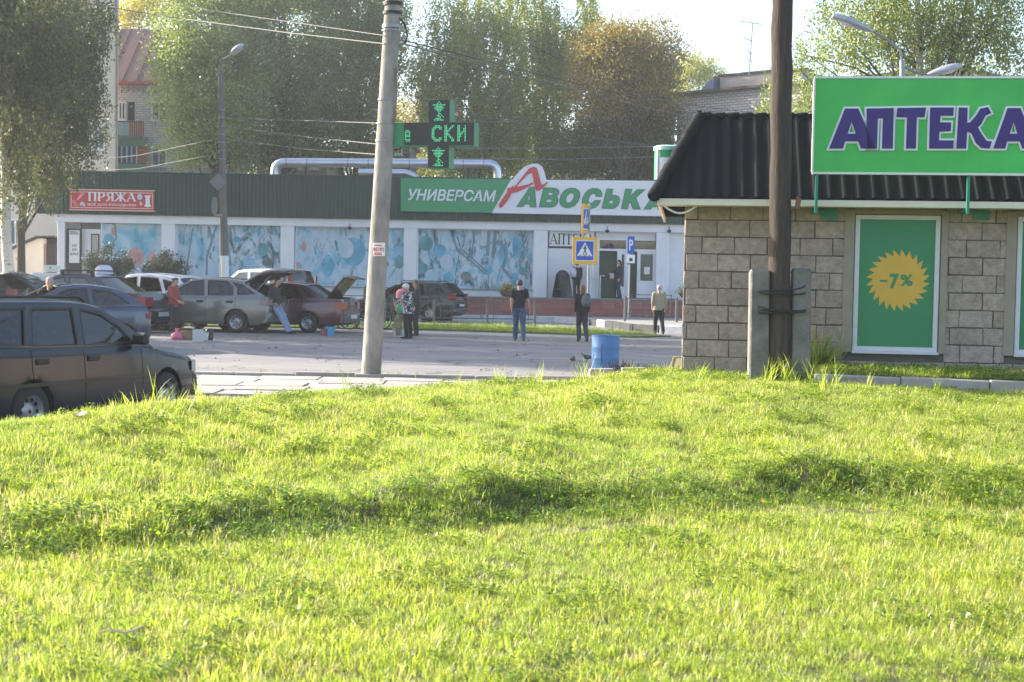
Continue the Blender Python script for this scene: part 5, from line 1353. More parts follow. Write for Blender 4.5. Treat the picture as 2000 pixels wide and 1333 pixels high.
# weeping birches at the left
make_tree('birch_tree', 'weeping birch with leaning white trunk at the left edge, nearest the camera', 50, [(-10, 60, 95, 130), (60, 10, 100, 110), (20, 190, 70, 110), (70, 110, 80, 110), (25, 300, 38, 70)], (-2, 26, -80), .2, LM_dark, M_birchbark, 46000, 0.104, 0.078, 101, 'hang', tint=(.35, .3), hangl=(.8, 2.4), group='birches at the left')
make_tree('birch_tree', 'dark weeping birch whose strands hang over the left end of the green fascia', 54, [(105, 40, 85, 140), (150, 120, 42, 100), (92, 210, 68, 110), (158, 215, 38, 66), (85, 300, 36, 75), (200, 15, 26, 32)], (26, 70, -60), .16, LM_dark, M_bark, 46000, 0.104, 0.078, 102, 'hang', tint=(.3, .28), hangl=(.7, 2.2), group='birches at the left', trunks=[(gp(-30, 54), at(60, 100, 54), .11)])
make_tree('birch_tree', 'birch mostly cut off by the left edge of the picture', 45, [(-190, 40, 150, 150), (-110, -60, 130, 120), (-200, 220, 110, 130), (-60, 90, 50, 120), (-60, 260, 28, 70)], (-160, -150, -60), .22, LM_dark, M_birchbark, 30000, .20, .15, 103, 'hang', tint=(.35, .3), group='birches at the left')
make_tree('birch_tree', 'dark birch foliage at the top left corner, hanging in front of the others', 39.5, [(-360, 60, 190, 150), (-250, -90, 170, 130), (-420, -200, 200, 160), (-120, -60, 90, 80), (-330, 230, 130, 90)], (-360, -350, -150), .24, LM_dark, M_birchbark, 32000, 0.20, 0.16, 104, 'hang', tint=(.35, .3), group='birches at the left')
# poplars behind the shop
make_tree('poplar_tree', 'sunlit pale green tree in front of the brown roof', 74, [(400, 60, 85, 95), (375, 170, 62, 90), (350, 120, 40, 70), (420, 250, 75, 75), (366, 275, 42, 55), (450, 150, 70, 120), (415, -30, 90, 60)], (430, 420, -20), .25, LM_pop, M_bark, 72900, 0.136, 0.102, 111, 'clump', tint=(.55, .3), group='tall trees behind the shop')
make_tree('poplar_tree', 'broad dark green tree right of the grey lamp post, above the pipe', 78, [(560, 60, 110, 110), (530, 170, 85, 100), (600, 180, 85, 90), (500, 270, 70, 60), (580, 270, 85, 60), (480, 30, 60, 70), (540, -50, 110, 70)], (560, 555, -20), .3, LM_pop, M_bark, 84000, 0.136, 0.102, 112, 'clump', tint=(.38, .3), group='tall trees behind the shop')
make_tree('poplar_tree', 'dark green tree directly behind the concrete pole', 80, [(690, 40, 90, 100), (680, 150, 80, 95), (655, 240, 70, 75), (720, 255, 55, 65), (745, 110, 48, 95), (640, -40, 90, 60), (752, 20, 40, 60)], (690, 700, -20), .28, LM_pop, M_bark, 77700, 0.136, 0.102, 113, 'clump', tint=(.42, .3), group='tall trees behind the shop')
# birches in the middle
make_tree('birch_tree', 'tall light green birch right of the pharmacy cross', 76, [(915, 30, 78, 80), (872, 120, 55, 80), (950, 110, 70, 90), (900, 210, 75, 70), (985, 220, 60, 80), (940, 280, 85, 50), (835, 150, 30, 60)], (935, 930, -30), .2, LM_birch, M_birchbark, 64350, 0.128, 0.090, 121, 'hang', tint=(.45, .3), group='tall trees behind the shop', hangl=(.9, 2.6))
make_tree('birch_tree', 'green birch beside the golden tree, its crown reaching above it', 79, [(1030, 30, 62, 70), (1075, 85, 55, 75), (1050, 165, 70, 80), (1040, 260, 75, 65), (1110, 130, 45, 70), (1105, 280, 70, 50), (1150, 15, 24, 50)], (1060, 1065, 0), .2, LM_birch, M_bark, 64350, 0.128, 0.090, 122, 'hang', tint=(.4, .3), group='tall trees behind the shop', hangl=(.7, 2.0))
make_tree('golden_tree', 'round golden brown autumn tree left of the brick building', 72, [(1200, 105, 72, 55), (1262, 95, 58, 48), (1175, 160, 58, 65), (1235, 165, 72, 70), (1288, 160, 34, 60), (1160, 110, 36, 45)], (1225, 1222, 90), .22, LM_gold, M_bark, 42000, 0.128, 0.098, 131, 'clump', tint=(.5, .32), group='tall trees behind the shop')
make_tree('golden_tree', 'lower brown green tree beneath the golden one', 74, [(1200, 245, 80, 55), (1270, 240, 48, 50), (1150, 300, 70, 45), (1240, 310, 80, 45)], (1210, 1212, 220), .18, LM_dark, M_bark, 45000, 0.128, 0.098, 132, 'clump', tint=(.5, .3), group='tall trees behind the shop')
# birch behind the kiosk
make_tree('birch_tree', 'weeping birch behind the kiosk and its large green sign', 42, [(1800, 0, 120, 110), (1690, 10, 85, 80), (1905, -5, 95, 100), (1625, 60, 45, 60), (1965, 70, 45, 85), (1760, 80, 110, 70), (1880, 85, 80, 70), (1560, 120, 36, 40), (1800, -120, 160, 90)], (1800, 1795, -120), .2, LM_birch, M_birchbark, 45000, 0.084, 0.061, 141, 'hang', tint=(.35, .3), group='trees behind the kiosk', hangl=(.5, 1.7))
make_tree('birch_tree', 'small green birch sprays between the timber pole and the green sign', 48, [(1500, 190, 14, 40), (1494, 230, 18, 30), (1574, 210, 20, 45)], (1535, 1535, 170), .09, LM_birch, M_birchbark, 3300, 0.088, 0.066, 142, 'hang', tint=(.3, .3), group='trees behind the kiosk', hangl=(.5, 1.4))
# farther trees
make_tree('distant_tree', 'yellow green treetop above the ridge of the brown roof', 112, [(262, 25, 45, 40), (300, -5, 60, 55)], (270, 270, 30), .25, LM_yel, M_bark, 9000, 0.192, 0.148, 151, 'clump', tint=(.45, .3), group='trees far behind')
make_tree('distant_tree', 'yellow leaved tree seen left of the pharmacy cross', 100, [(805, 250, 40, 60), (845, 215, 30, 40), (800, 320, 50, 40), (850, 320, 50, 45)], (815, 815, 230), .2, LM_yel, M_bark, 13500, 0.160, 0.123, 152, 'clump', tint=(.6, .3), group='trees far behind')
make_tree('distant_tree', 'pale green treetop behind the flat roof of the brick building', 118, [(1378, 145, 30, 28), (1345, 128, 22, 26), (1330, 175, 26, 40), (1410, 165, 22, 16)], (1365, 1365, 140), .2, LM_birch, M_bark, 9000, 0.176, 0.131, 153, 'clump', tint=(.7, .25), group='trees far behind')
make_tree('distant_tree', 'dark green trees low behind the middle of the shop', 96, [(1000, 300, 90, 50), (1110, 330, 90, 40), (900, 330, 80, 35)], (1010, 1010, 280), .2, LM_pop, M_bark, 18000, 0.160, 0.123, 154, 'clump', tint=(.35, .3), group='trees far behind')
make_tree('distant_tree', 'dark green trees low behind the left half of the shop', 98, [(470, 310, 90, 45), (610, 320, 110, 45), (340, 320, 40, 40)], (500, 500, 290), .2, LM_pop, M_bark, 18000, 0.160, 0.123, 155, 'clump', tint=(.35, .3), group='trees far behind')
# clipped pines in front of the murals
def bush(label, Y, lobes, seed, n, cx):
    r = np.random.RandomState(seed); L3 = lobes3(lobes, Y, .8); base = at(cx, 560, Y); base.z = 0
    t = thing('shrub', label, 'shrub', tuple(base), group='dark shrubs in front of the murals')
    mb = MB()
    for (c, rd) in L3:
        for k in range(5): e = Vector(sample_lobe(r, c, rd * .8, 1, .3)[0]); mb.tube([base, base.lerp(e, .5) + Vector((0, 0, -.15)), e], [.035, .025, .008], 6, cap=False)
    mb.build('stems', M_bark, t)
    PP = []
    for (c, rd) in L3:
        k = int(n / len(L3)); cc = sample_lobe(r, c, rd, max(8, k // 40), .5); ix = r.randint(0, len(cc), k); PP.append(cc[ix] + r.normal(0, .10, (k, 3)))
    P = np.concatenate(PP); V, Q = leaf_quads(P, .12, .035, r); np_mesh('foliage', V - np.array(base), Q, LM_bush, t, tint=np.clip(r.normal(.4, .25, len(P)), 0, 1))
bush('dark bushy shrub at the left, beside the yarn shop door', 58.2, [(215, 503, 30, 25), (185, 515, 16, 18), (240, 520, 16, 16), (215, 530, 32, 24), (215, 565, 30, 30)], 201, 8000, 215)
bush('dark shrub with sloping top between the white hatchback and the mural', 58.2, [(325, 513, 22, 17), (345, 528, 18, 18), (300, 527, 18, 13), (330, 548, 30, 22), (325, 580, 28, 22)], 202, 8000, 325)

# ================================================================== OVERHEAD WIRES
M_cable = mat('cable', srgb(52, 50, 50), .6); M_cable2 = mat('grey_cable', srgb(96, 94, 94), .7)
def wire(label, pts, rad=.012, m=None):
    """pts: (px, py, depth)"""
    P = [at(*p) for p in pts]; Q = []
    for i in range(len(P) - 1):
        for k in range(6): Q.append(P[i].lerp(P[i + 1], k / 6))
    Q.append(P[-1])
    o = MB().tube(Q, rad, 5).build('overhead_wire', m or M_cable)
    tag(o, label, 'wire', 'overhead wires')
wire('thick wire from the top left corner to the concrete pole, lower of the pair', [(90, -6, 40), (320, 32, 33), (560, 64, 27), (752, 86, 23.6)], .011)
wire('overhead wire from the top left down to the concrete pole, upper of the pair', [(240, -14, 40), (420, 22, 33), (600, 48, 27), (752, 70, 23.6)], .009)
wire('thick pale wire sloping from the concrete pole to the kiosk roof', [(790, 86, 23.6), (950, 132, 27), (1150, 184, 33), (1330, 226, 40), (1440, 240, 45)], .013, M_cable2)
wire('wire sloping right from the concrete pole towards the brick building, upper of the pair', [(792, 80, 23.6), (960, 122, 29), (1160, 172, 38), (1330, 203, 48), (1590, 236, 62)], .012)
wire('thin wire from the trees down across the golden tree to the brick building', [(985, 62, 50), (1120, 130, 56), (1230, 178, 62), (1330, 206, 70)], .012)
wire('level wire from the grey lamp post to the concrete pole at cross height', [(438, 231, 50), (600, 236, 37), (742, 241, 23.7)], .009, M_cable2)
wire('sagging middle wire between grey lamp post and concrete pole', [(438, 247, 50), (600, 268, 37), (738, 282, 23.7)], .009, M_cable2)
wire('lowest wire between grey lamp post and concrete pole', [(438, 272, 50), (600, 292, 37), (736, 302, 23.7)], .009, M_cable2)
wire('level wire from the pharmacy cross right to the brick building corner', [(928, 240, 24), (1100, 235, 40), (1322, 222, 74), (1600, 205, 66)], .011)
wire('sagging wire running right behind the cross to the green drum', [(800, 186, 40), (960, 232, 40), (1120, 264, 40), (1285, 288, 40)], .012, M_cable2)
wire('straight wire just below the cross running to the green drum', [(890, 290, 24), (1080, 290, 32), (1285, 286, 40)], .009, M_cable2)
wire('lowest wire from the cross along the top of the shop sign', [(890, 311, 24), (1080, 312, 32), (1284, 307, 40)], .009, M_cable2)
wire('wire from the left building past the birches to the grey lamp post, upper', [(110, 318, 78), (270, 304, 66), (430, 270, 50)], .016)
wire('wire from the left building past the birches to the grey lamp post, lower', [(110, 336, 78), (270, 330, 66), (430, 300, 50)], .016)
# ================================================================== CARS
def paint(name, col, metal=.35, dirt=.10):
    return mat(name, col, .22, metal=metal, var=dirt, scale=1.4, coat=.75, spec=.5, rvar=.05)
M_rubber = mat('rubber', srgb(34, 34, 35), .8, var=.15, scale=10); M_trim = mat('black_trim', srgb(30, 31, 33), .55); M_rim = mat('steel_rim', srgb(158, 158, 160), .4, metal=.6, var=.1)
M_int = mat('car_interior', srgb(48, 48, 50), .85); M_seat = mat('seat_fabric', srgb(72, 72, 78), .9); M_red = mat('tail_lamp_red', srgb(132, 30, 34), .2, coat=.5); M_clear = mat('lamp_clear', srgb(196, 202, 206), .12, metal=.3, coat=.5)
M_orange = mat('tail_lamp_orange', srgb(176, 88, 50), .25, coat=.4); M_plate = mat('number_plate', srgb(206, 208, 212), .5); M_chrome = mat('chrome', srgb(200, 202, 206), .15, metal=.9)
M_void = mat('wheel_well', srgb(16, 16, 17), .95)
GL_near = glass_mat('car_glass', srgb(120, 130, 134), see=.55, refl=.11); GL_tint = glass_mat('tinted_glass', srgb(60, 66, 70), see=.28, refl=.2)

def car(name, label, pos, yaw, S, paint_m, glass, scale=1.0, cat='car', group='cars parked in front of the shop'):
    L, W = S['L'], S['W']; zb = S.get('zb', .22); top = S['top']; gh = S['gh']; uf, ur = S['wheels']; Rw = S.get('Rw', .295); Ra = Rw + .055
    root = thing(name, label, cat, pos, yaw, group); root.scale = (scale,) * 3
    def X(u): return L / 2 - u
    tx, tz = [p[0] for p in top], [p[1] for p in top]; gx, gz = [p[0] for p in gh], [p[1] for p in gh]
    def zt(u): return interp(u, tx, tz)
    def hw(u): return W / 2 * interp(u, S.get('plan_u', [0, .10, .35, .9, 1.5, L - 1.0, L - .4, L - .1, L]), S.get('plan_w', [.84, .90, .955, .99, 1, 1, .98, .94, .88]))
    def zbot(u): return zb + .07 * (1 - sst(0, .35, u)) + .08 * sst(L - .4, L, u)
    tumble = S.get('tumble', .30)
    def yside(u, z): return hw(u) * .905 - tumble * max(0, z - zt(u))
    cuts = S['cuts']
    st = set(np.round(np.linspace(0, L, 44), 3))
    for uc in (uf, ur):
        for k in range(17): st.add(round(uc + Ra * math.cos(math.pi * k / 16), 3))
        st.add(round(uc - Ra - .015, 3)); st.add(round(uc + Ra + .015, 3))
    st = [u for u in st if all(abs(u - c) > .02 for c in cuts)]
    for c in cuts: st += [c - .006, c + .006]
    st = sorted(u for u in st if 0 <= u <= L)
    def sec(u, k=1.0, dz=0):
        w = hw(u) * k; a = zbot(u); b = zt(u) - dz; h = b - a
        pts = [(w * .94, a), (w * .985, a + .07), (w * .998, a + .30 * h), (w, a + .55 * h), (w * .985, a + .66 * h), (w * .975, a + .82 * h), (w * .955, b - .045), (w * .91, b - .006), (w * .6, b + .014), (0, b + .022)]
        for uc in (uf, ur):
            if abs(u - uc) <= Ra + 1e-4:
                za = Rw + math.sqrt(max(0, Ra * Ra - (u - uc) ** 2)); pts = [(y, max(z, min(za, b - .06 + .005 * i))) if i < 7 else (y, z) for i, (y, z) in enumerate(pts)]
        return pts
    n = 10; cabin0, cabin1 = gh[0][0] + .03, gh[-1][0] - .03
    segs = {}
    def name_of(u):
        for i in range(len(cuts) - 1):
            if cuts[i] < u < cuts[i + 1]: return i
        return None
    for sd in (1, -1):
        for i in range(len(st) - 1):
            u0, u1 = st[i], st[i + 1]; um = (u0 + u1) / 2
            if abs(u1 - u0 - .012) < 1e-5 and any(abs(um - c) < .002 for c in cuts): gap = True
            else: gap = False
            s0, s1 = sec(u0), sec(u1)
            for k in range(n - 1):
                if gap and 1 <= k <= 6: continue
                if k >= 7 and cabin0 < um < cabin1: continue
                d = name_of(um) if k <= 6 else None
                key = ('body', 0) if d is None or k < 1 else ('door', (d, sd))
                segs.setdefault(key, MB())
                q = [(X(u0), sd * s0[k][0], s0[k][1]), (X(u1), sd * s1[k][0], s1[k][1]), (X(u1), sd * s1[k + 1][0], s1[k + 1][1]), (X(u0), sd * s0[k + 1][0], s0[k + 1][1])]
                segs[key].add(q if sd > 0 else q[::-1], [(0, 1, 2, 3)])
    body = segs.pop(('body', 0))
    for u in (0, L):                                     # end caps
        s = sec(u); ring = [(X(u), y, z) for y, z in s] + [(X(u), -y, z) for y, z in s[-2::-1]]
        body.add(ring if u > 0 else ring[::-1], [tuple(range(len(ring)))])
    def weld(me):
        bm = bmesh.new(); bm.from_mesh(me); bmesh.ops.remove_doubles(bm, verts=bm.verts, dist=.0008); bm.to_mesh(me); bm.free(); smooth_mesh(me, 38)
    o = body.build('body', paint_m, root, world=False); weld(o.data)
    doors = {}
    for (nm, (d, sd)), mbd in segs.items():
        od = mbd.build('door', paint_m, root, world=False); weld(od.data); doors[(d, sd)] = od
        u0, u1 = cuts[d], cuts[d + 1]; uh = u1 - .16; zh = S.get('handle_z', .82); y = hw(uh) * .98
        MB().bev(X(uh) - .10, X(uh) + .10, sd * y - .02, sd * y + .02, zh - .03, zh + .03, .01).build('handle', S.get('handle_m', M_trim), od, world=False)
        sd_o = od
    # dark liner behind gaps and arches
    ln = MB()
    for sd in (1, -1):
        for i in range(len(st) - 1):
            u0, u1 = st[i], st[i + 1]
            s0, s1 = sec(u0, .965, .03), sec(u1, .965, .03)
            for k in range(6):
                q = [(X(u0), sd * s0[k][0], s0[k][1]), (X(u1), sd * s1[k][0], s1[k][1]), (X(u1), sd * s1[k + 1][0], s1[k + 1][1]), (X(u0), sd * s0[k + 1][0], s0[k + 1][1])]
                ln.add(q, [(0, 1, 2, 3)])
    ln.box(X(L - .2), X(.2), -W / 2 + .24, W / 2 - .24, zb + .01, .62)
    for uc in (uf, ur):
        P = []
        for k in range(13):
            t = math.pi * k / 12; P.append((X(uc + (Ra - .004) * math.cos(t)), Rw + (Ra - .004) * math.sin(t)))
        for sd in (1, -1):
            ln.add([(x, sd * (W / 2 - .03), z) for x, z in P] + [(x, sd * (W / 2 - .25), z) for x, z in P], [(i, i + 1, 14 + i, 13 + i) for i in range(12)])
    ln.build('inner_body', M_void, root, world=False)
    # cabin: side frames with window openings, panes, roof, screens
    belt = [(u, zt(u) - .012) for u in np.linspace(gh[-1][0], gh[0][0], 16)]
    outer = [(u, z - .012) for u, z in gh] + belt[1:-1]
    wins = S['windows']
    fr = MB(); pn = []
    for sd in (1, -1):
        v2 = []; ed = []
        for lp in [outer] + wins:
            k = len(v2); v2 += [Vector(p) for p in lp]; ed += [(k + i, k + (i + 1) % len(lp)) for i in range(len(lp))]
        ov, oe, of, _, _, _ = delaunay_2d_cdt(v2, ed, [list(range(len(outer)))], 0, 1e-5)
        def inside(p, lp):
            c = False
            for i in range(len(lp)):
                a, b = lp[i], lp[i - 1]
                if (a[1] > p[1]) != (b[1] > p[1]) and p[0] < (b[0] - a[0]) * (p[1] - a[1]) / (b[1] - a[1]) + a[0]: c = not c
            return c
        tri = []
        for f in of:
            c = (sum(ov[i][0] for i in f) / len(f), sum(ov[i][1] for i in f) / len(f))
            if inside(c, outer) and not any(inside(c, w) for w in wins): tri.append(tuple(f) if sd > 0 else tuple(f)[::-1])
        fr.add([(X(v[0]), sd * yside(v[0], v[1]), v[1]) for v in ov], tri)
    o = fr.build('pillar_frame', paint_m, root, world=False); md = o.modifiers.new('thick', 'SOLIDIFY'); md.thickness = .03; md.offset = 0
    for sd in (1, -1):
        for wi, w in enumerate(wins):
            c = (sum(p[0] for p in w) / len(w), sum(p[1] for p in w) / len(w))
            ins = lambda p, q: (c[0] + (p[0] - c[0]) * q, c[1] + (p[1] - c[1]) * q)
            ring = [(X(p[0]), sd * (yside(*p) + .0), p[1]) for p in w]
            g = MB().add(ring if sd > 0 else ring[::-1], [tuple(range(len(ring)))]).build('side_window', glass, root, world=False)
            rb = MB(); y_ = .018
            A_ = [(X(p[0]), sd * (yside(*p) + y_), p[1]) for p in w]; B_ = []
            for p in w:
                d = math.hypot(p[0] - c[0], p[1] - c[1]); q = ins(p, 1 - .028 / d * 1.2); B_.append((X(q[0]), sd * (yside(*q) + y_), q[1]))
            k = len(w); rb.add(A_ + B_, [(i, (i + 1) % k, k + (i + 1) % k, k + i) for i in range(k)]); rb.build('seal', M_trim, g, world=False)
    i_f = S['roof_i'][0]; i_r = S['roof_i'][1]
    rp = gh[i_f:i_r + 1]; us = np.linspace(rp[0][0], rp[-1][0], 14); rings = []
    for u in us:
        z = interp(u, gx, gz); y = yside(u, z - .012); cr = .045
        rings.append([(X(u), y + .004, z - .02), (X(u), y - .02, z + .008), (X(u), y * .85, z + cr * .55), (X(u), y * .45, z + cr * .9), (X(u), 0, z + cr), (X(u), -y * .45, z + cr * .9), (X(u), -y * .85, z + cr * .55), (X(u), -y + .02, z + .008), (X(u), -y - .004, z - .02)])
    o = MB().loft(rings, cap=False, closed=False).build('roof', paint_m, root, world=False, smooth=60); md = o.modifiers.new('thick', 'SOLIDIFY'); md.thickness = .02; md.offset = 0
    def screen(nm, pts, bow):
        rows = []
        for j in range(6):
            f = j / 5; u = pts[0][0] + (pts[-1][0] - pts[0][0]) * f; z = interp(u, gx, gz); y = yside(u, z - .02) - .01
            rows.append([(X(u) + bow * (1 - (t * t)) * .10, y * t, z + .022 * (1 - t * t)) for t in np.linspace(-1, 1, 9)])
        return MB().loft(rows, cap=False, closed=False).build(nm, glass, root, world=False, smooth=60)
    screen('windscreen', [gh[0], gh[i_f]], 1.0)
    if S.get('rear_glass', True): screen('rear_window', [gh[i_r], gh[-1]], -1.0)
    # interior
    zs = S.get('belt', .95); itn = MB(); itn.box(X(gh[-1][0]) + .1, X(gh[0][0]) - .2, -W / 2 + .16, W / 2 - .16, .3, zs - .30); itn.box(X(gh[0][0] + .42), X(gh[0][0] + .06), -W / 2 + .18, W / 2 - .18, zs - .25, zs - .01)
    itn.build('interior', M_int, root, world=False)
    for (u, ys) in ((S.get('seat_u', 2.15), .36), (S.get('seat_u', 2.15), -.36), (S.get('seat_u', 2.15) + .95, .34), (S.get('seat_u', 2.15) + .95, -.34)):
        s = MB(); s.bev(X(u) - .08, X(u) + .05, ys - .24, ys + .24, zs - .35, zs + .14, .05); s.bev(X(u) - .06, X(u) + .03, ys - .13, ys + .13, zs + .17, zs + .33, .03); s.build('seat', M_seat, root, world=False)
    sw_ = MB(); cxx, zz = X(gh[0][0] + .62), zs - .04
    sw_.tube([(cxx + .10 * math.sin(t), .36 + .18 * math.cos(t), zz + .17 * math.sin(t)) for t in [2 * math.pi * k / 14 for k in range(15)]], .015, 5, cap=False); sw_.build('steering_wheel', M_trim, root, world=False)
    # wheels
    for uc in (uf, ur):
        for sd in (1, -1):
            yo = sd * (W / 2 - .015); w = .19; t = MB(); s = sd
            t.lathe([(Rw * .62, 0), (Rw * .9, .0), (Rw * .97, -.015), (Rw, -.04), (Rw, -w + .03), (Rw * .95, -w), (Rw * .6, -w)] if s > 0 else [(Rw * .62, 0), (Rw * .9, 0), (Rw * .97, .015), (Rw, .04), (Rw, w - .03), (Rw * .95, w), (Rw * .6, w)], 24, (X(uc), yo, Rw), 'y')
            wo = t.build('wheel', M_rubber, root, world=False, smooth=50)
            rm = MB(); q = -1 if s > 0 else 1
            rm.lathe([(.02, q * .035), (.06, q * .03), (Rw * .34, q * .06), (Rw * .5, q * .045), (Rw * .6, q * .012), (Rw * .64, q * .004), (Rw * .64, q * .03)], 24, (X(uc), yo, Rw), 'y'); rm.build('rim', S.get('rim_m', M_rim), wo, world=False, smooth=50)
            hl = MB()
            for k in range(S.get('holes', 8)):
                a = 2 * math.pi * k / S.get('holes', 8); cx_, cz_ = X(uc) + Rw * .45 * math.cos(a), Rw + Rw * .45 * math.sin(a); rr = Rw * .09
                hl.add([(cx_ + rr * math.cos(t_), yo + q * .042, cz_ + rr * math.sin(t_)) for t_ in [2 * math.pi * i / 8 for i in range(8)]], [tuple(range(8))])
            hl.build('rim_holes', M_void, wo, world=False)['kind'] = 'stuff'
    # bumpers, lamps, grille, plates, mirrors
    bm_ = S.get('bumper_m', paint_m)
    def bar(u0, out, z0, z1, m, nm):
        P0 = []; 
        rows = []
        for t in np.linspace(-1, 1, 13):
            y = t * W / 2 * .915; xo = out - .09 * abs(t) ** 4 ; rows.append((y, xo))
        b = MB(); dirx = 1 if u0 == 0 else -1; xb = X(u0)
        rings = [[(xb + dirx * xo, y, z1 - .02), (xb + dirx * (xo + .015), y, (z0 + z1) / 2), (xb + dirx * (xo - .01), y, z0), (xb - dirx * .22 * (1 + abs(y) / W), y, z0 + .01), (xb - dirx * .22 * (1 + abs(y) / W), y, z1 - .01), (xb + dirx * (xo - .03), y, z1)] for y, xo in rows]
        b.loft(rings).build(nm, m, root, world=False, smooth=50)
    bz = S.get('bumper_z', (.26, .52)); bar(0, .02, bz[0], bz[1], bm_, 'front_bumper'); bar(L, .06, bz[0] + .04, bz[1] + .04, bm_, 'rear_bumper')
    zh0, zh1 = S.get('head_z', (.54, .70))
    for sd in (1, -1):
        h = MB(); y0, y1 = W / 2 * .42, W / 2 * .86
        h.add([(X(-.012), sd * y0, zh0), (X(-.012), sd * y0, zh1), (X(.02), sd * y1, zh1), (X(.02), sd * y1, zh0), (X(.20), sd * (hw(.2) + .006), zh1 - .01), (X(.20), sd * (hw(.2) + .006), zh0 + .03)], [(0, 1, 2, 3), (3, 2, 4, 5), (3, 5, 0), (1, 4, 2)]); h.build('headlight', M_clear, root, world=False)
        for (u0, u1, y0f, z0, z1, m) in S['tail']:
            t = MB(); ya = W / 2 * y0f; a = hw(L - .02) + .008
            t.add([(X(L + .012), sd * ya, z0), (X(L + .012), sd * ya, z1), (X(L - .0), sd * a, z1), (X(L - .0), sd * a, z0), (X(u0), sd * (hw(u0) + .008), z1 - .02), (X(u0), sd * (hw(u0) + .008), z0 + .02)], [(0, 1, 2, 3), (3, 2, 4, 5), (1, 4, 2), (0, 3, 5)]); t.build('taillight', m, root, world=False)
        um = gh[0][0] + .42; ym = sd * (hw(um) * .93 + .10); zm = zt(um) + .075
        mr = MB(); mr.bev(X(um) - .05, X(um) + .06, ym - .10, ym + .10, zm - .07, zm + .07, .03); mr.tube([(X(um), ym - sd * .09, zm - .03), (X(um), ym - sd * .17, zm - .08)], .025, 6); mr.build('mirror', S.get('mirror_m', M_trim), root, world=False)
    MB().box(X(.02), X(-.014), -W / 2 * .38, W / 2 * .38, zh0 + .02, zh1 - .02).build('grille', M_trim, root, world=False)
    MB().box(X(L + .075), X(L + .06), -.26, .26, S.get('plate_z', .42), S.get('plate_z', .42) + .11).build('number_plate', M_plate, root, world=False)
    MB().box(X(-.012), X(-.034), -.26, .26, .34, .45).build('number_plate', M_plate, root, world=False)
    return root, X, zt, hw, yside

HATCH = dict(L=4.17, W=1.68, wheels=(.80, 3.29), top=[(0, .60), (.04, .70), (.15, .755), (1.12, .905), (1.3, .935), (3.6, .985), (4.05, .99), (4.15, .93), (4.17, .80)],
    gh=[(1.02, .90), (1.45, 1.16), (1.88, 1.365), (2.15, 1.405), (2.6, 1.415), (3.15, 1.385), (3.45, 1.32), (3.95, 1.06), (4.08, .985)], roof_i=(2, 6),
    windows=[[(1.42, .96), (1.60, 1.15), (1.92, 1.335), (2.30, 1.375), (2.36, .965)], [(2.45, .97), (2.40, 1.378), (2.98, 1.365), (3.16, 1.20), (3.20, .985)], [(3.29, .99), (3.26, 1.18), (3.10, 1.335), (3.40, 1.28), (3.82, 1.03)]],
    cuts=[1.32, 2.41, 3.26], tail=[(3.98, 0, .55, .74, .90, M_red)], seat_u=2.25, bumper_m=None)
def spec(base, **kw):
    d = dict(base); d.update(kw); d = {k: v for k, v in d.items() if v is not None}; return d
WAGON = spec(HATCH, L=4.28, top=[(0, .60), (.04, .70), (.15, .755), (1.12, .905), (1.3, .935), (3.6, .985), (4.18, 1.0), (4.26, .95), (4.28, .80)],
    gh=[(1.02, .90), (1.45, 1.16), (1.88, 1.365), (2.15, 1.41), (2.6, 1.435), (3.5, 1.44), (3.95, 1.415), (4.20, 1.06), (4.24, .985)], roof_i=(2, 6),
    windows=[[(1.42, .96), (1.60, 1.15), (1.92, 1.325), (2.30, 1.37), (2.36, .965)], [(2.45, .97), (2.40, 1.375), (3.12, 1.385), (3.24, .985)], [(3.33, .99), (3.21, 1.386), (3.86, 1.375), (4.10, 1.03)]],
    cuts=[1.32, 2.41, 3.29], tail=[(4.1, 0, .72, .70, 1.0, M_red)])
SEDAN = spec(HATCH, L=4.35, top=[(0, .58), (.04, .68), (.15, .74), (1.12, .90), (1.3, .93), (3.5, .97), (3.75, 1.0), (4.2, 1.0), (4.32, .96), (4.35, .80)],
    gh=[(1.05, .90), (1.45, 1.14), (1.92, 1.36), (2.2, 1.40), (2.6, 1.41), (3.0, 1.375), (3.2, 1.33), (3.6, 1.10), (3.80, .985)], roof_i=(2, 6),
    windows=[[(1.45, .96), (1.63, 1.13), (1.95, 1.325), (2.30, 1.365), (2.36, .965)], [(2.45, .97), (2.40, 1.37), (2.90, 1.35), (3.05, 1.20), (3.16, .975)], [(3.24, .98), (3.11, 1.20), (3.02, 1.325), (3.18, 1.28), (3.48, 1.01)]],
    cuts=[1.32, 2.41, 3.22], tail=[(4.12, 0, .50, .68, .90, M_red)])
VAN = spec(HATCH, L=4.4, W=1.76, wheels=(.85, 3.55), Rw=.31, top=[(0, .65), (.05, .82), (.2, .90), (.95, 1.08), (1.2, 1.10), (4.25, 1.12), (4.37, 1.10), (4.40, .8)],
    gh=[(.92, 1.07), (1.3, 1.42), (1.72, 1.72), (2.1, 1.78), (2.8, 1.80), (3.8, 1.80), (4.20, 1.76), (4.33, 1.4), (4.36, 1.11)], roof_i=(2, 6), tumble=.16,
    windows=[[(1.30, 1.14), (1.55, 1.44), (1.85, 1.66), (2.25, 1.69), (2.30, 1.14)], [(2.42, 1.14), (2.40, 1.69), (3.25, 1.69), (3.28, 1.14)], [(3.40, 1.14), (3.38, 1.69), (4.06, 1.67), (4.20, 1.15)]],
    cuts=[1.25, 2.36, 3.34], tail=[(4.28, 0, .80, .85, 1.62, M_red)], belt=1.1, handle_z=.98)
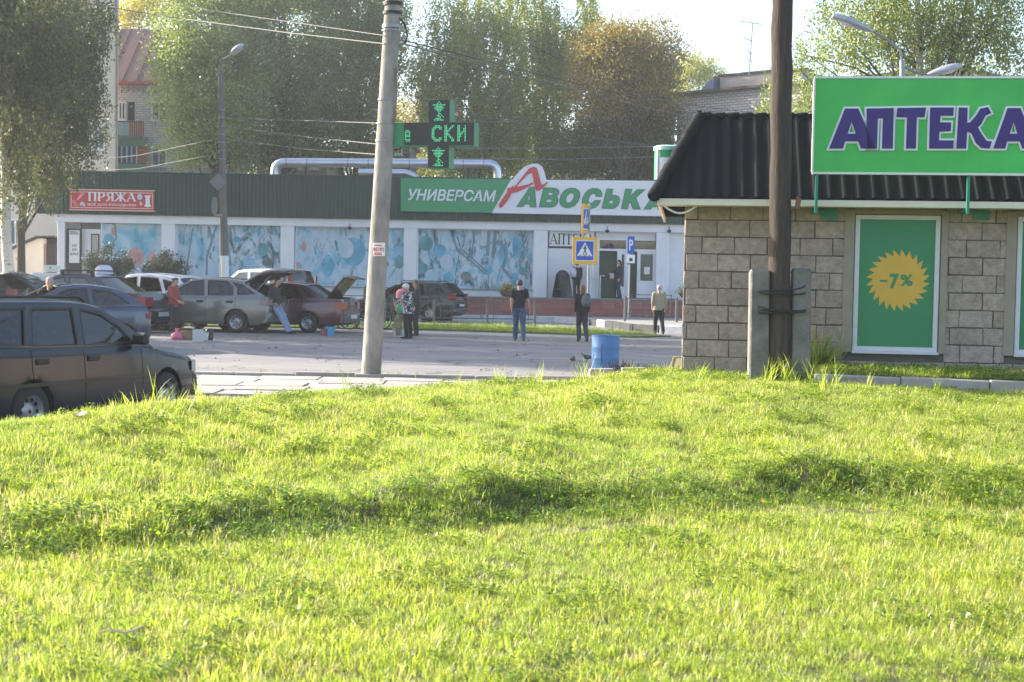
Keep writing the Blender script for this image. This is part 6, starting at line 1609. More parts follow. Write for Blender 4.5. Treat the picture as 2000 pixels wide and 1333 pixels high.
ESTATE = spec(WAGON, L=4.45, W=1.74, wheels=(.86, 3.45), Rw=.32, top=[(0, .66), (.04, .78), (.15, .84), (1.12, 1.0), (1.3, 1.02), (3.6, 1.06), (4.3, 1.08), (4.42, 1.02), (4.45, .85)],
    gh=[(1.02, .99), (1.45, 1.28), (1.88, 1.49), (2.15, 1.54), (2.6, 1.56), (3.5, 1.55), (3.95, 1.51), (4.28, 1.18), (4.36, 1.07)],
    windows=[[(1.42, 1.05), (1.60, 1.25), (1.92, 1.45), (2.30, 1.49), (2.36, 1.055)], [(2.45, 1.06), (2.40, 1.495), (3.12, 1.49), (3.24, 1.07)], [(3.33, 1.08), (3.21, 1.49), (3.80, 1.46), (4.12, 1.12)]],
    cuts=[1.32, 2.41, 3.29], tail=[(4.22, 0, .62, .84, 1.08, M_red)], belt=1.03, handle_z=.9, plate_z=.62)

# -- the near estate car at the left
P_near = mat('deep_green_blue_paint', srgb(22, 31, 40), .25, metal=.0, var=.08, scale=1.4, coat=.3, spec=.3, rvar=.06)
def cpos(px, Y, z=0.0): p = at(px, 600, Y); return (p.x, Y, z)
near, X, zt, hw, ys = car('parked_car', 'dark blue green estate car nearest the camera, its wheels behind the grass', (-5.42, 16.3, -.10), R(70), spec(WAGON, holes=10), P_near, GL_near, 1.0)
for sd in (1, -1):
    MB().tube([(X(2.0), sd * .50, 1.45), (X(2.1), sd * .50, 1.50), (X(3.7), sd * .50, 1.505), (X(3.85), sd * .50, 1.45)], .018, 8).build('roof_rail', M_trim, near, world=False)
    MB().box(X(3.9), X(1.2), sd * (hw(2.5) - .005) - .008, sd * (hw(2.5) - .005) + .008, .56, .60).build('rub_strip', P_near, near, world=False)

# -- the blue grey hatchback behind it, facing left
P_blue = paint('slate_blue_paint', srgb(44, 56, 78), .3, .05)
hb, X, zt, hw, ys = car('parked_car', 'slate blue hatchback parked between the near estate car and the navy saloon', (-10.05, 31.5, -.02), R(213), spec(HATCH, L=3.9, wheels=(.78, 3.2), top=[(0, .60), (.04, .72), (.15, .79), (1.0, .95), (1.3, .98), (3.4, 1.04), (3.78, 1.03), (3.88, .95), (3.9, .8)],
    gh=[(.85, .94), (1.3, 1.22), (1.75, 1.44), (2.1, 1.49), (2.5, 1.49), (3.0, 1.43), (3.3, 1.34), (3.66, 1.12), (3.78, 1.03)],
    windows=[[(1.42, 1.02), (1.62, 1.24), (1.95, 1.42), (2.42, 1.44), (2.46, 1.03)], [(2.54, 1.03), (2.50, 1.435), (2.9, 1.395), (3.2, 1.25), (3.42, 1.08)]], cuts=[1.30, 2.50], tail=[(3.78, 0, .74, .74, .88, M_red)], seat_u=2.1, belt=1.0), P_blue, GL_near, .95)

# -- dark saloon with roof bars
P_navy = paint('navy_paint', srgb(42, 44, 62), .5, .05)
sd_, X, zt, hw, ys = car('parked_car', 'dark navy saloon with black roof bars and its rear window to the right', (-12.6, 41.5, .0), R(164), spec(SEDAN, L=4.6, W=1.75, bumper_z=(.28, .56)), P_navy, GL_tint, 1.15)
for u in (2.15, 3.0):
    z = 1.47; MB().tube([(X(u), -.62, z + .06), (X(u), .62, z + .06)], .016, 6).build('roof_bar', M_trim, sd_, world=False)
    for s in (1, -1): MB().bev(X(u) - .04, X(u) + .04, s * .58 - .05, s * .58 + .05, 1.385, z + .07, .01).build('bar_foot', M_trim, sd_, world=False)
# white dome on its roof
c = at(203, 536, 41.8)
dm = thing('roof_box', 'white half-round shell standing behind the roof bar of the navy saloon', 'roof box', (c.x, 41.8, c.z), R(10))
rings = []
for j in range(8):
    f = j / 7; k = math.cos(f * math.pi / 2 * .97); rings.append([(.27 * (k ** .6) * math.cos(t), .2 * k * math.sin(t), .27 * math.sin(f * math.pi / 2)) for t in [2 * math.pi * q / 16 for q in range(16)]])
MB().loft(rings).build('shell', mat('lilac_white_plastic', srgb(214, 208, 222), .4), dm, world=False, smooth=60)
MB().box(-.29, .29, -.21, .21, -.03, -.001).build('base', M_trim, dm, world=False)

# -- white hatchback behind the navy saloon
P_white = paint('white_paint_car', srgb(212, 214, 220), .0, .03)
wh, *_ = car('parked_car', 'white hatchback with high red tail lamp behind the navy saloon', cpos(288, 44.5, 0), R(158), spec(ESTATE, L=4.3, wheels=(.86, 3.4), tail=[(4.05, 0, .66, .98, 1.24, M_red)], top=[(0, .66), (.04, .78), (.15, .84), (1.12, 1.0), (1.3, 1.02), (3.6, 1.06), (4.1, 1.08), (4.27, 1.02), (4.3, .85)],
    gh=[(1.02, .99), (1.45, 1.28), (1.88, 1.49), (2.15, 1.54), (2.6, 1.55), (3.3, 1.50), (3.75, 1.44), (4.05, 1.18), (4.18, 1.07)], windows=[[(1.42, 1.05), (1.60, 1.25), (1.92, 1.45), (2.30, 1.49), (2.36, 1.055)], [(2.45, 1.06), (2.40, 1.495), (3.02, 1.46), (3.24, 1.07)], [(3.33, 1.10), (3.16, 1.43), (3.55, 1.36), (3.84, 1.17)]]), P_white, GL_tint, 1.08)

# -- grey hatchback with raised tailgate
P_grey = paint('dusty_grey_paint', srgb(116, 114, 109), .3, .12)
gh_, X, zt, hw, ys = car('parked_car', 'dusty grey hatchback with its tailgate raised', (-9.19, 42.9, 0), R(166), spec(HATCH, rear_glass=False, tail=[(3.96, 0, .6, .74, .90, mat('tail_lamp_smoky', srgb(150, 120, 122), .3, coat=.4))], rim_m=M_rim), P_grey, GL_near, 1.12)
a = (X(3.40), 1.36); b = (X(4.55), 1.62)
tg = MB(); rows = []
for f in np.linspace(0, 1, 7):
    x = a[0] + (b[0] - a[0]) * f; z = a[1] + (b[1] - a[1]) * f + .16 * math.sin(math.pi * f * .9); w = .60 + .08 * f
    rows.append([(x, -w, z - .02), (x, -w * .7, z + .02), (x, 0, z + .035), (x, w * .7, z + .02), (x, w, z - .02)])
o = tg.loft(rows, cap=False, closed=False).build('tailgate', P_grey, gh_, world=False, smooth=60); md = o.modifiers.new('thick', 'SOLIDIFY'); md.thickness = .06; md.offset = -1
MB().add([(x, y, z - .075) for x, y, z in (rows[1][0], rows[1][4], rows[5][4], rows[5][0])], [(0, 1, 2, 3)]).build('tailgate_lining', M_trim, o, world=False)
for s in (1, -1): MB().tube([(X(3.75), s * .56, 1.12), (X(4.15), s * .60, 1.52)], .014, 6).build('gas_strut', M_steel, gh_, world=False)
bt = MB(); bt.box(X(4.12), X(3.5), -.56, .56, .62, 1.0 - .06); bt.build('boot_floor', M_int, gh_, world=False)

# -- maroon saloon with open boot
P_mar = paint('maroon_paint', srgb(92, 58, 66), .3, .10)
mr_, X, zt, hw, ys = car('parked_car', 'maroon saloon with its boot lid open beside the concrete pole', (-7.14, 43.9, 0), R(168), spec(SEDAN, L=4.35, wheels=(.82, 3.3), tail=[(4.1, 0, .55, .70, .90, M_orange)], bumper_z=(.28, .50), bumper_m=mat('grey_bumper', srgb(96, 90, 94), .6)), P_mar, GL_near, 1.05)
MB().box(X(4.28), X(3.82), -.58, .58, 1.024, 1.034).build('boot_shade_panel', M_void, mr_, world=False)  # deck panel coloured dark for the shade inside the open boot
rows = []
for f in np.linspace(0, 1, 6):
    x = X(3.80) - .50 * f; z = 1.04 + .60 * f ** .85
    rows.append([(x, -.60, z - .02), (x, -.4, z + .02), (x, 0, z + .03), (x, .4, z + .02), (x, .60, z - .02)])
rows.append([(X(3.80) - .62 - .14, y * .97, 1.62 - .03 + (.03 if abs(y) < .1 else 0)) for y in (-.6, -.4, 0, .4, .6)])
o = MB().loft(rows, cap=False, closed=False).build('boot_lid', P_mar, mr_, world=False, smooth=70); md = o.modifiers.new('thick', 'SOLIDIFY'); md.thickness = .05; md.offset = -1
MB().bev(X(4.40), X(4.38), -.62, .62, .53, .56, .004).build('bumper_strip', M_chrome, mr_, world=False)
for (px, py) in ((628, 603),):
    pass

# -- white van, black estate, dark car at the far left
van, *_ = car('parked_van', 'white van with dark windows parked behind the grey hatchback', (-9.75, 54.6, .14), R(150), VAN, P_white, GL_tint, 1.0, cat='van')
P_black = paint('black_paint_car', srgb(40, 38, 44), .4, .06)
be, X, zt, hw, ys = car('parked_car', 'black estate car with red tail lamps behind the railing in front of the murals', (-4.05, 56.6, .05), R(160), spec(ESTATE, tail=[(4.2, 0, .6, .86, 1.14, M_red)]), P_black, GL_near, .96)
for s in (1, -1): MB().tube([(X(2.0), s * .52, 1.56), (X(2.1), s * .52, 1.63), (X(3.6), s * .52, 1.63), (X(3.7), s * .52, 1.57)], .018, 6).build('roof_rail', M_trim, be, world=False)
dk, X, zt, hw, ys = car('parked_car', 'black hatchback at the far left edge with its rear door open upwards', cpos(-82, 46.0, 0), R(172), spec(ESTATE, rear_glass=False), P_black, GL_tint, 1.05)
rows = []
for f in np.linspace(0, 1, 6):
    x = X(3.9) - 1.02 * f; z = 1.56 + .16 * f - .50 * f * f; w = .60 + .06 * f; rows.append([(x, -w, z - .02), (x, -w * .6, z + .02), (x, 0, z + .03), (x, w * .6, z + .02), (x, w, z - .02)])
o = MB().loft(rows, cap=False, closed=False).build('tailgate', P_black, dk, world=False, smooth=60); md = o.modifiers.new('thick', 'SOLIDIFY'); md.thickness = .05; md.offset = -1
g = MB(); g.add([(rows[1][0][0], -.5, rows[1][2][2] + .012), (rows[1][0][0], .5, rows[1][2][2] + .012), (rows[4][0][0], .52, rows[4][2][2] + .012), (rows[4][0][0], -.52, rows[4][2][2] + .012)], [(0, 1, 2, 3)]); g.build('rear_window', mat('tailgate_glass', srgb(150, 176, 206), .06, metal=.7), o, world=False)
# ================================================================== PEOPLE
M_skin = mat('skin', srgb(196, 150, 124), .6, var=.06, scale=8); M_shoe = mat('dark_shoe', srgb(36, 34, 34), .6)
def cloth(name, col, var=.14, col2=None, scale=9): return mat('cloth_' + name, col, .9, var=var, scale=scale, bump=.35, bscale=26, col2=col2)
def ell_ring(c, d, rx, ry, side, n=12):
    d = d.normalized(); a = side - d * side.dot(d); a = a.normalized(); b = d.cross(a).normalized()
    return [c + a * rx * math.cos(t) + b * ry * math.sin(t) for t in [2 * math.pi * k / n for k in range(n)]]
def limb(mb, pts, rad, n=10, sq=1.0):
    """tapered limb, rings resampled along a smoothed path"""
    P = [Vector(p) for p in pts]; Q = []; RR = []
    for i in range(len(P) - 1):
        for k in range(4):
            f = k / 4; p0 = P[max(0, i - 1)]; p1, p2 = P[i], P[i + 1]; p3 = P[min(len(P) - 1, i + 2)]
            cr = .5 * ((2 * p1) + (p2 - p0) * f + (2 * p0 - 5 * p1 + 4 * p2 - p3) * f * f + (3 * p1 - p0 - 3 * p2 + p3) * f ** 3)
            Q.append(p1.lerp(p2, f) * .55 + cr * .45); RR.append(rad[i] + (rad[i + 1] - rad[i]) * f)
    Q.append(P[-1]); RR.append(rad[-1]); rings = []
    for i, q in enumerate(Q):
        d = Q[min(i + 1, len(Q) - 1)] - Q[max(0, i - 1)]; rings.append(ell_ring(q, d, RR[i], RR[i] * sq, Vector((1, 0.02, 0)) if abs(d.normalized().x) < .9 else Vector((0, 1, 0)), n))
    mb.loft(rings); return mb
def torso(mb, secs, n=18):
    rings = []
    for i, (c, wx, wy) in enumerate(secs):
        c = Vector(c); d = Vector(secs[min(i + 1, len(secs) - 1)][0]) - Vector(secs[max(0, i - 1)][0]); rings.append(ell_ring(c, d, wx, wy, Vector((1, 0, 0)), n))
    mb.loft(rings); return mb
def fuse(o, v):
    m1 = o.modifiers.new('fuse', 'REMESH'); m1.mode = 'VOXEL'; m1.voxel_size = v; m1.use_smooth_shade = True
    m2 = o.modifiers.new('relax', 'SMOOTH'); m2.iterations = 2; m2.factor = .4
def person(label, pos, facing, h=1.72, pose=None, top=None, trousers=None, hair=None, shoes=None, sex='m', jacket_len=.0, sleeve='long', hair_style='short', skin=None, coat_w=1.0, group='people in the car park'):
    """front of the figure is local -y; pose: joint overrides in metres for a 1.75 m body"""
    k = h / 1.75; p = dict(hip_l=(.09, 0, .90), hip_r=(-.09, 0, .90), knee_l=(.10, -.02, .49), knee_r=(-.10, -.02, .49), ank_l=(.10, .02, .085), ank_r=(-.10, .02, .085),
        pelvis=(0, 0, .93), waist=(0, .0, 1.08), chest=(0, .0, 1.28), neck=(0, .01, 1.47), head=(0, -.02, 1.62), sh_l=(.185, .01, 1.42), sh_r=(-.185, .01, 1.42),
        el_l=(.222, .03, 1.14), el_r=(-.222, .01, 1.14), wr_l=(.215, -.05, .90), wr_r=(-.22, -.09, .90), toe_l=None, toe_r=None, look=(0, -1, 0))
    if sex == 'f':
        for s in ('l', 'r'):
            sx = 1 if s == 'l' else -1; p['sh_' + s] = (sx * .165, .01, 1.41); p['el_' + s] = (sx * .198, .02, 1.14); p['wr_' + s] = (sx * .195, -.06, .91)
    p.update(pose or {}); V = {a: Vector(b) if b else None for a, b in p.items()}
    root = thing('person', label, 'person', pos, facing, group); root.scale = (k, k, k)
    skin = skin or M_skin; hd = V['head']; nk = V['neck']; lk = V['look'].normalized(); upv = (hd - nk).normalized(); sidev = lk.cross(upv).normalized() * -1; fw = upv.cross(sidev).normalized(); fw = fw if fw.dot(lk) > 0 else -fw
    b = MB()
    # head with jaw, nose, ears
    rings = []
    for (z, wx, fy, by) in ((-.125, .032, .060, .0), (-.105, .050, .082, .035), (-.07, .064, .088, .070), (-.03, .072, .090, .088), (.01, .076, .092, .098), (.05, .077, .090, .100), (.085, .068, .076, .088), (.112, .042, .046, .056), (.122, .012, .014, .018)):
        r_ = []
        for q in range(16):
            t = 2 * math.pi * q / 16; yy = (fy if math.sin(t) > 0 else by) * math.sin(t); r_.append(hd + upv * z + sidev * wx * math.cos(t) + fw * yy)
        rings.append(r_)
    b.loft(rings)
    nz = hd + upv * -.02 + fw * .094; b.loft([[nz + upv * .035 + sidev * .008 * s_ for s_ in (-1, 0, 1)], [nz + sidev * .016 * s_ + fw * (.024 if s_ == 0 else 0) + upv * -.012 for s_ in (-1, 0, 1)], [nz + upv * -.022 + sidev * .012 * s_ for s_ in (-1, 0, 1)]], True)
    for s_ in (1, -1): c = hd + sidev * .078 * s_ + upv * -.005 - fw * .005; b.sphere(c, (.014, .02, .03), 8, 6)
    limb(b, [V['chest'] + Vector((0, .02, .12)), nk, hd + upv * -.08 - fw * .012], [.075, .056, .056], 12)
    torso(b, [(V['pelvis'], .13, .09), (V['waist'], .115, .085), (V['chest'], .14, .095), (V['chest'].lerp(nk, .75), .12, .07)])
    for s in ('l', 'r'):
        limb(b, [V['sh_' + s], V['el_' + s], V['wr_' + s]], [.048, .040, .028])
        limb(b, [V['hip_' + s], V['knee_' + s], V['ank_' + s]], [.075, .055, .038])
        # hand: palm, four curled fingers, thumb
        w = V['wr_' + s]; d = (w - V['el_' + s]).normalized(); sd = 1 if s == 'l' else -1; inn = Vector((-sd, 0, 0)) - d * Vector((-sd, 0, 0)).dot(d); inn.normalize(); lat = d.cross(inn).normalized()
        if lat.y > 0: lat = -lat
        b.loft([ell_ring(w + d * t_, d, a_, .017, lat, 10) for t_, a_ in ((-.01, .026), (.03, .036), (.075, .040), (.092, .036))])
        for fi, (o_, l_) in enumerate(((.030, .068), (.010, .078), (-.010, .072), (-.029, .056))):
            q = w + d * .085 + lat * o_; b.tube([q, q + d * l_ * .45 + inn * .008, q + d * l_ * .8 + inn * .028, q + d * l_ * .9 + inn * .05], [.0105, .010, .009, .007], 6)
        q = w + d * .03 + lat * .034; b.tube([q, q + d * .035 + lat * .022 + inn * .01, q + d * .07 + lat * .02 + inn * .028], [.013, .012, .008], 6)
    o = b.build('body', skin, root, world=False); fuse(o, .011)
    # eyes and mouth as small dark marks
    e = MB()
    for s_ in (1, -1): e.sphere(hd + sidev * .031 * s_ + upv * .010 + fw * .083, (.013, .010, .007), 8, 5); e.sphere(hd + sidev * .032 * s_ + upv * .032 + fw * .084, (.020, .008, .005), 8, 5)
    e.sphere(hd + upv * -.062 + fw * .082, (.020, .008, .005), 8, 5); e.build('face_features', mat('face_dark', srgb(86, 52, 46), .6), root, world=False)
    # trousers
    t = MB(); torso(t, [(V['waist'] + Vector((0, 0, -.06)), .145 * coat_w, .110), (V['pelvis'] + Vector((0, 0, .0)), .165, .125), (V['pelvis'] + Vector((0, .01, -.07)), .165, .125)])
    for s in ('l', 'r'):
        a = V['ank_' + s]; kn = V['knee_' + s]; limb(t, [V['hip_' + s] + Vector((0, 0, .02)), V['hip_' + s].lerp(kn, .5), kn, kn.lerp(a, .5), a + Vector((0, 0, -.03))], [.108, .095, .078, .074, .066], 12)
    o = t.build('trousers', trousers, root, world=False); fuse(o, .014)
    # upper garment
    j = MB(); ln_ = jacket_len; secs = []
    pl = V['pelvis']; dn = Vector((0, 0, -ln_))
    secs += [(pl + dn + Vector((0, 0, -.02)), .178 * coat_w, .135), (pl + Vector((0, 0, .04)), .172 * coat_w, .130), (V['waist'] + Vector((0, 0, .02)), .160 * coat_w, .125), (V['chest'], .180 * coat_w, .132), (V['chest'].lerp(nk, .62), .165 * coat_w, .108), (nk + Vector((0, 0, -.015)), .075, .070)]
    torso(j, secs)
    for s in ('l', 'r'):
        sh, el, wr = V['sh_' + s], V['el_' + s], V['wr_' + s]
        if sleeve == 'long': limb(j, [V['chest'].lerp(sh, .7) + Vector((0, 0, .06)), sh, sh.lerp(el, .5), el, el.lerp(wr, .5), wr], [.07, .072, .066, .058, .050, .044], 12)
        else: limb(j, [V['chest'].lerp(sh, .7) + Vector((0, 0, .06)), sh, sh.lerp(el, .5), sh.lerp(el, .72)], [.07, .070, .064, .062], 12)
    o = j.build('t_shirt' if sleeve == 'short' else 'jacket', top, root, world=False); fuse(o, .014)
    # shoes
    for s in ('l', 'r'):
        a = V['ank_' + s]; td = (V['toe_' + s] if V['toe_' + s] is not None else a + Vector((.03 if s == 'l' else -.03, -.20, -.05))) ; d = (td - a); heel = a + Vector((0, .05, -.055)) - d * .02
        m = MB(); m.loft([ell_ring(heel.lerp(td + Vector((0, 0, -.005)), f), td - heel, w, hgt, Vector((1, 0, 0)), 10) for f, w, hgt in ((-.04, .015, .02), (.02, .034, .036), (.3, .038, .044), (.6, .046, .036), (.9, .042, .026), (1.02, .018, .014))]); m.tube([a + Vector((0, 0, .03)), a + Vector((0, .02, -.04))], [.042, .046], 8)
        m.build('shoe', shoes or M_shoe, root, world=False, smooth=60)
    # hair
    hm = MB(); rings = []
    front = {'short': .3, 'bald': 2.0}.get(hair_style, .3)
    for (z, sc) in ((-.055, 1.0), (-.02, 1.06), (.02, 1.08), (.06, 1.08), (.092, 1.07), (.118, 1.05), (.134, .9)):
        w0, f0, b0 = [(interp(z, [-.125, -.07, -.03, .01, .05, .085, .112, .135], v)) for v in ((.032, .064, .072, .076, .077, .068, .045, .012), (.06, .088, .090, .092, .09, .076, .05, .012), (0, .07, .088, .098, .10, .088, .06, .014))]
        r_ = []
        for q in range(20):
            t_ = 2 * math.pi * q / 20; ff = f0 * (1.10 if z > .075 else (.30 if hair_style != 'cap' else .5)); yy = (ff if math.sin(t_) > 0 else b0 * 1.12) * math.sin(t_); r_.append(hd + upv * z + sidev * (w0 * 1.11 + .004) * math.cos(t_) + fw * yy)
        rings.append(r_)
    hm.loft(rings)
    if hair_style == 'long':
        rows = []
        for f, w, dp in ((0, .08, .05), (.25, .085, .06), (.5, .10, .05), (.75, .10, .045), (1, .06, .03)):
            c = hd - fw * (.065 + .05 * f) + upv * .03 - Vector((0, 0, .50 * f)); rows.append(ell_ring(c, Vector((0, .02, -1)), w, dp, sidev, 12))
        hm.loft(rows)
    elif hair_style == 'tail':
        rows = []
        for f, w, dp in ((0, .075, .05), (.3, .08, .055), (.65, .075, .045), (1, .03, .02)):
            c = hd - fw * (.06 + .04 * f) + upv * .03 - Vector((0, 0, .28 * f)); rows.append(ell_ring(c, Vector((0, .02, -1)), w, dp, sidev, 12))
        hm.loft(rows)
    elif hair_style == 'bun': hm.sphere(hd - fw * .10 + upv * .02, .045, 10, 8)
    elif hair_style == 'perm': hm.sphere(hd - fw * .02 + upv * .045, (.108, .115, .10), 14, 10)
    o = hm.build('hair', hair, root, world=False, smooth=70)
    if hair_style == 'perm': fuse(o, .016)
    return root, V
H_brown = mat('hair_brown', srgb(70, 50, 40), .7, var=.25, scale=30); H_red = mat('hair_auburn', srgb(122, 84, 58), .65, var=.25, scale=30); H_white = mat('hair_white', srgb(214, 206, 196), .8, var=.08, scale=30); H_grey = mat('hair_grey', srgb(164, 158, 152), .8, var=.12, scale=30); H_black = mat('hair_dark', srgb(44, 38, 36), .7, var=.2, scale=30)
J_jean = cloth('blue_jean', srgb(70, 86, 116), .22); J_pale = cloth('pale_jean', srgb(136, 148, 176), .15); J_black = cloth('black', srgb(34, 33, 35)); J_dark = cloth('dark_grey', srgb(54, 54, 56)); J_red = cloth('red_jacket', srgb(156, 72, 66)); J_olive = cloth('olive', srgb(92, 94, 80), .3); J_beige = cloth('beige', srgb(156, 144, 122), .12)
def foot(px, py, Y): p = at(px, py, Y); return (p.x, Y, p.z)
def g0(px, py, z=0.0): p = on_z(px, py, z); return (p.x, p.y, z)
walk_a = dict(knee_l=(.09, -.12, .50), ank_l=(.09, .0, .10), knee_r=(-.10, -.02, .49), ank_r=(-.13, .24, .16), toe_r=(-.14, .12, .03), hip_l=(.08, -.01, .9), hip_r=(-.08, .01, .9))
walk_b = dict(knee_l=(.10, -.12, .50), ank_l=(.11, -.16, .09), knee_r=(-.11, .0, .49), ank_r=(-.14, .22, .13), toe_r=(-.15, .06, .04), pelvis=(.015, 0, .93), chest=(-.01, -.02, 1.28))
# man in black t-shirt, walking away
person('man in black t-shirt and blue jeans walking away from the camera', g0(1013, 667), R(176), 1.72, dict(**walk_b, el_l=(.225, .08, 1.14), wr_l=(.21, .04, .90), el_r=(-.25, -.03, 1.14), wr_r=(-.29, -.14, .93)), mat('cloth_black_tee', srgb(30, 30, 34), .9, var=.2, bump=.3), J_jean, H_brown, mat('shoe_khaki', srgb(96, 86, 66), .7), sleeve='short', jacket_len=-.02)
# woman with small backpack
w1, V1 = person('woman in black jacket with long auburn hair and a grey backpack, walking away', g0(1136, 668), R(184), 1.60, dict(**walk_a, hip_l=(.08, 0, .9), hip_r=(-.08, 0, .9)) if False else {**walk_a}, J_black, cloth('charcoal_jean', srgb(62, 64, 70), .15), H_red, mat('shoe_dark_white', srgb(70, 68, 70), .6), sex='f', jacket_len=.10, hair_style='tail', coat_w=1.08)
bp = thing('backpack', 'small grey backpack on the back of the auburn-haired woman', 'backpack', w1.location + Vector((.09, -.215, 1.15)), R(184))
rings = [[Vector((wx * math.cos(t), dy * math.sin(t), z)) for t in [2 * math.pi * q / 14 for q in range(14)]] for z, wx, dy in ((-.17, .05, .03), (-.15, .11, .06), (-.05, .13, .075), (.07, .12, .07), (.14, .09, .05), (.17, .03, .02))]
M_bp = mat('grey_nylon', srgb(98, 98, 102), .7, var=.15, scale=14)
MB().loft(rings).build('bag', M_bp, bp, world=False, smooth=60); MB().sphere((0, .07, -.06), (.085, .03, .065), 12, 8).build('pocket', M_bp, bp, world=False, smooth=60)
for s in (1, -1): MB().tube([(s * .07, -.03, .15), (s * .10, -.09, .20), (s * .11, -.13, .05), (s * .09, -.05, -.12)], .014, 6).build('strap', J_black, bp, world=False)
# older man in beige
person('grey-haired man in beige jacket and dark trousers walking away towards the shop', g0(1286, 654), R(180), 1.64, dict(**walk_b, head=(.0, -.03, 1.61), look=(.1, -1, -.25)), J_beige, J_black, H_grey, M_shoe, coat_w=1.12, jacket_len=.06)
# person at the shop door, profile
d1, _ = person('dark-haired woman in dark clothes standing in profile at the open shop door', at(1209, 585.5, YS - .75)[:2] + (ZP + .03,), R(-78), 1.66, dict(head=(0, -.03, 1.62), el_r=(-.2, -.10, 1.16), wr_r=(-.17, -.33, 1.12), knee_l=(.08, -.06, .5), ank_l=(.08, .05, .09), look=(0, -1, -.2)), cloth('plum_dark', srgb(56, 50, 58)), cloth('navy_jean', srgb(58, 60, 84)), H_black, M_shoe, sex='f', jacket_len=.10, hair_style='tail', coat_w=1.0, group='people at the shop entrance')
c = d1.location; bagd = thing('handbag', 'small pale bag held by the woman at the shop door', 'bag', (c.x - .33, c.y - .08, c.z + .84))
MB().bev(-.09, .09, -.04, .04, 0, .24, .03).build('bag', mat('pale_bag', srgb(176, 172, 166), .7, var=.1), bagd, world=False); MB().tube([(-.06, 0, .23), (-.03, 0, .34), (.03, 0, .34), (.06, 0, .23)], .01, 6).build('handle', M_trim, bagd, world=False)
# youth with rucksack by the A-board
y1, _ = person('youth in dark clothes with a pale rucksack by the folding board', at(1126, 583, YS - .95)[:2] + (ZP + .03,), R(195), 1.56, dict(), J_black, J_black, H_black, M_shoe, jacket_len=.04, group='people at the shop entrance')
rb = thing('rucksack', 'pale lilac and yellow rucksack on the back of the youth', 'backpack', y1.location + Vector((-.17, -.08, 1.08)), R(150))
MB().loft([[Vector((wx * math.cos(t), dy * math.sin(t), z)) for t in [2 * math.pi * q / 14 for q in range(14)]] for z, wx, dy in ((-.2, .06, .04), (-.17, .14, .09), (0, .16, .11), (.12, .14, .09), (.2, .04, .03))]).build('bag', mat('lilac_bag', srgb(190, 184, 206), .7, var=.1), rb, world=False, smooth=60)
MB().sphere((.02, -.1, -.03), (.10, .03, .11), 12, 8).build('pocket', mat('yellow_pocket', srgb(196, 172, 112), .7), rb, world=False, smooth=60)
# old lady in the patterned blouse, and the long-haired girl behind
J_pat = mat('patterned_blouse', srgb(28, 28, 40), .85, scale=7.5, col2=srgb(206, 204, 212), stretch=(1.2, 1.2, 1))
for n_ in J_pat.node_tree.nodes:
    if n_.type == 'VALTORGB': n_.color_ramp.elements[0].position = .53; n_.color_ramp.elements[1].position = .56
    if n_.type == 'TEX_NOISE': n_.inputs['Distortion'].default_value = 1.6; n_.inputs['Detail'].default_value = 2
person('white-haired old woman in black and white patterned blouse and black trousers', g0(797, 662), R(-50), 1.60, dict(head=(0, -.11, 1.55), neck=(0, -.05, 1.44), chest=(0, -.02, 1.26), sh_l=(.165, -.03, 1.38), sh_r=(-.165, -.03, 1.38), el_l=(.22, -.08, 1.13), wr_l=(.16, -.30, 1.08), el_r=(-.22, -.10, 1.13), wr_r=(-.17, -.32, 1.10), look=(0, -1, -.5)), J_pat, J_black, H_white, M_shoe, sex='f', jacket_len=.14, hair_style='perm', coat_w=1.15)
person('girl with very long brown hair standing behind the old woman', g0(812, 656), R(-80), 1.66, dict(head=(0, -.03, 1.62)), cloth('dark_check', srgb(60, 62, 60), .3, scale=20), J_dark, mat('hair_chestnut', srgb(104, 80, 58), .65, var=.25, scale=30), M_shoe, sex='f', hair_style='long', jacket_len=.06)
# person half hidden by the concrete pole
person('person in khaki camouflage half hidden by the concrete pole', g0(722, 658), R(60), 1.74, dict(), mat('camouflage', srgb(104, 102, 84), .9, scale=9, col2=srgb(70, 72, 56)), mat('camouflage', srgb(104, 102, 84), .9), H_brown, M_shoe, jacket_len=.08)
# leaning man
person('man in dark grey jacket and pale jeans leaning back against the parked cars', g0(543, 652), R(58), 1.70, dict(pelvis=(0, .12, .88), waist=(0, .15, 1.03), chest=(0, .14, 1.24), neck=(0, .09, 1.43), head=(0, .03, 1.57), hip_l=(.09, .11, .85), hip_r=(-.09, .11, .85), knee_l=(.10, -.16, .48), knee_r=(-.10, -.22, .47), ank_l=(.10, -.40, .09), ank_r=(-.08, -.50, .09), toe_l=(.12, -.60, .04), toe_r=(-.08, -.72, .04), sh_l=(.19, .13, 1.38), sh_r=(-.19, .13, 1.38), el_l=(.24, .17, 1.10), wr_l=(.17, -.0, .92), el_r=(-.24, .17, 1.10), wr_r=(-.18, .0, .92)), J_dark, J_pale, H_brown, M_shoe, jacket_len=.03, coat_w=1.05)
# woman in the red jacket
person('woman in red jacket and dark trousers standing beside bags at the grey hatchback', g0(338, 652), R(70), 1.62, dict(head=(0, -.06, 1.60), el_l=(.2, -.06, 1.14), wr_l=(.14, -.22, 1.0), el_r=(-.2, -.06, 1.14), wr_r=(-.14, -.24, 1.02), look=(0, -1, -.35)), J_red, J_dark, H_brown, mat('shoe_grey', srgb(120, 124, 140), .6), sex='f', jacket_len=.10, hair_style='bun', coat_w=1.08)
# grey-haired man between the cars
p_ = at(97, 543, 31.0)
person('grey-haired man whose head shows above the car roofs at left', (p_.x, 31.0, p_.z - 1.70), R(20), 1.72, dict(), J_black, J_dark, H_grey, M_shoe)
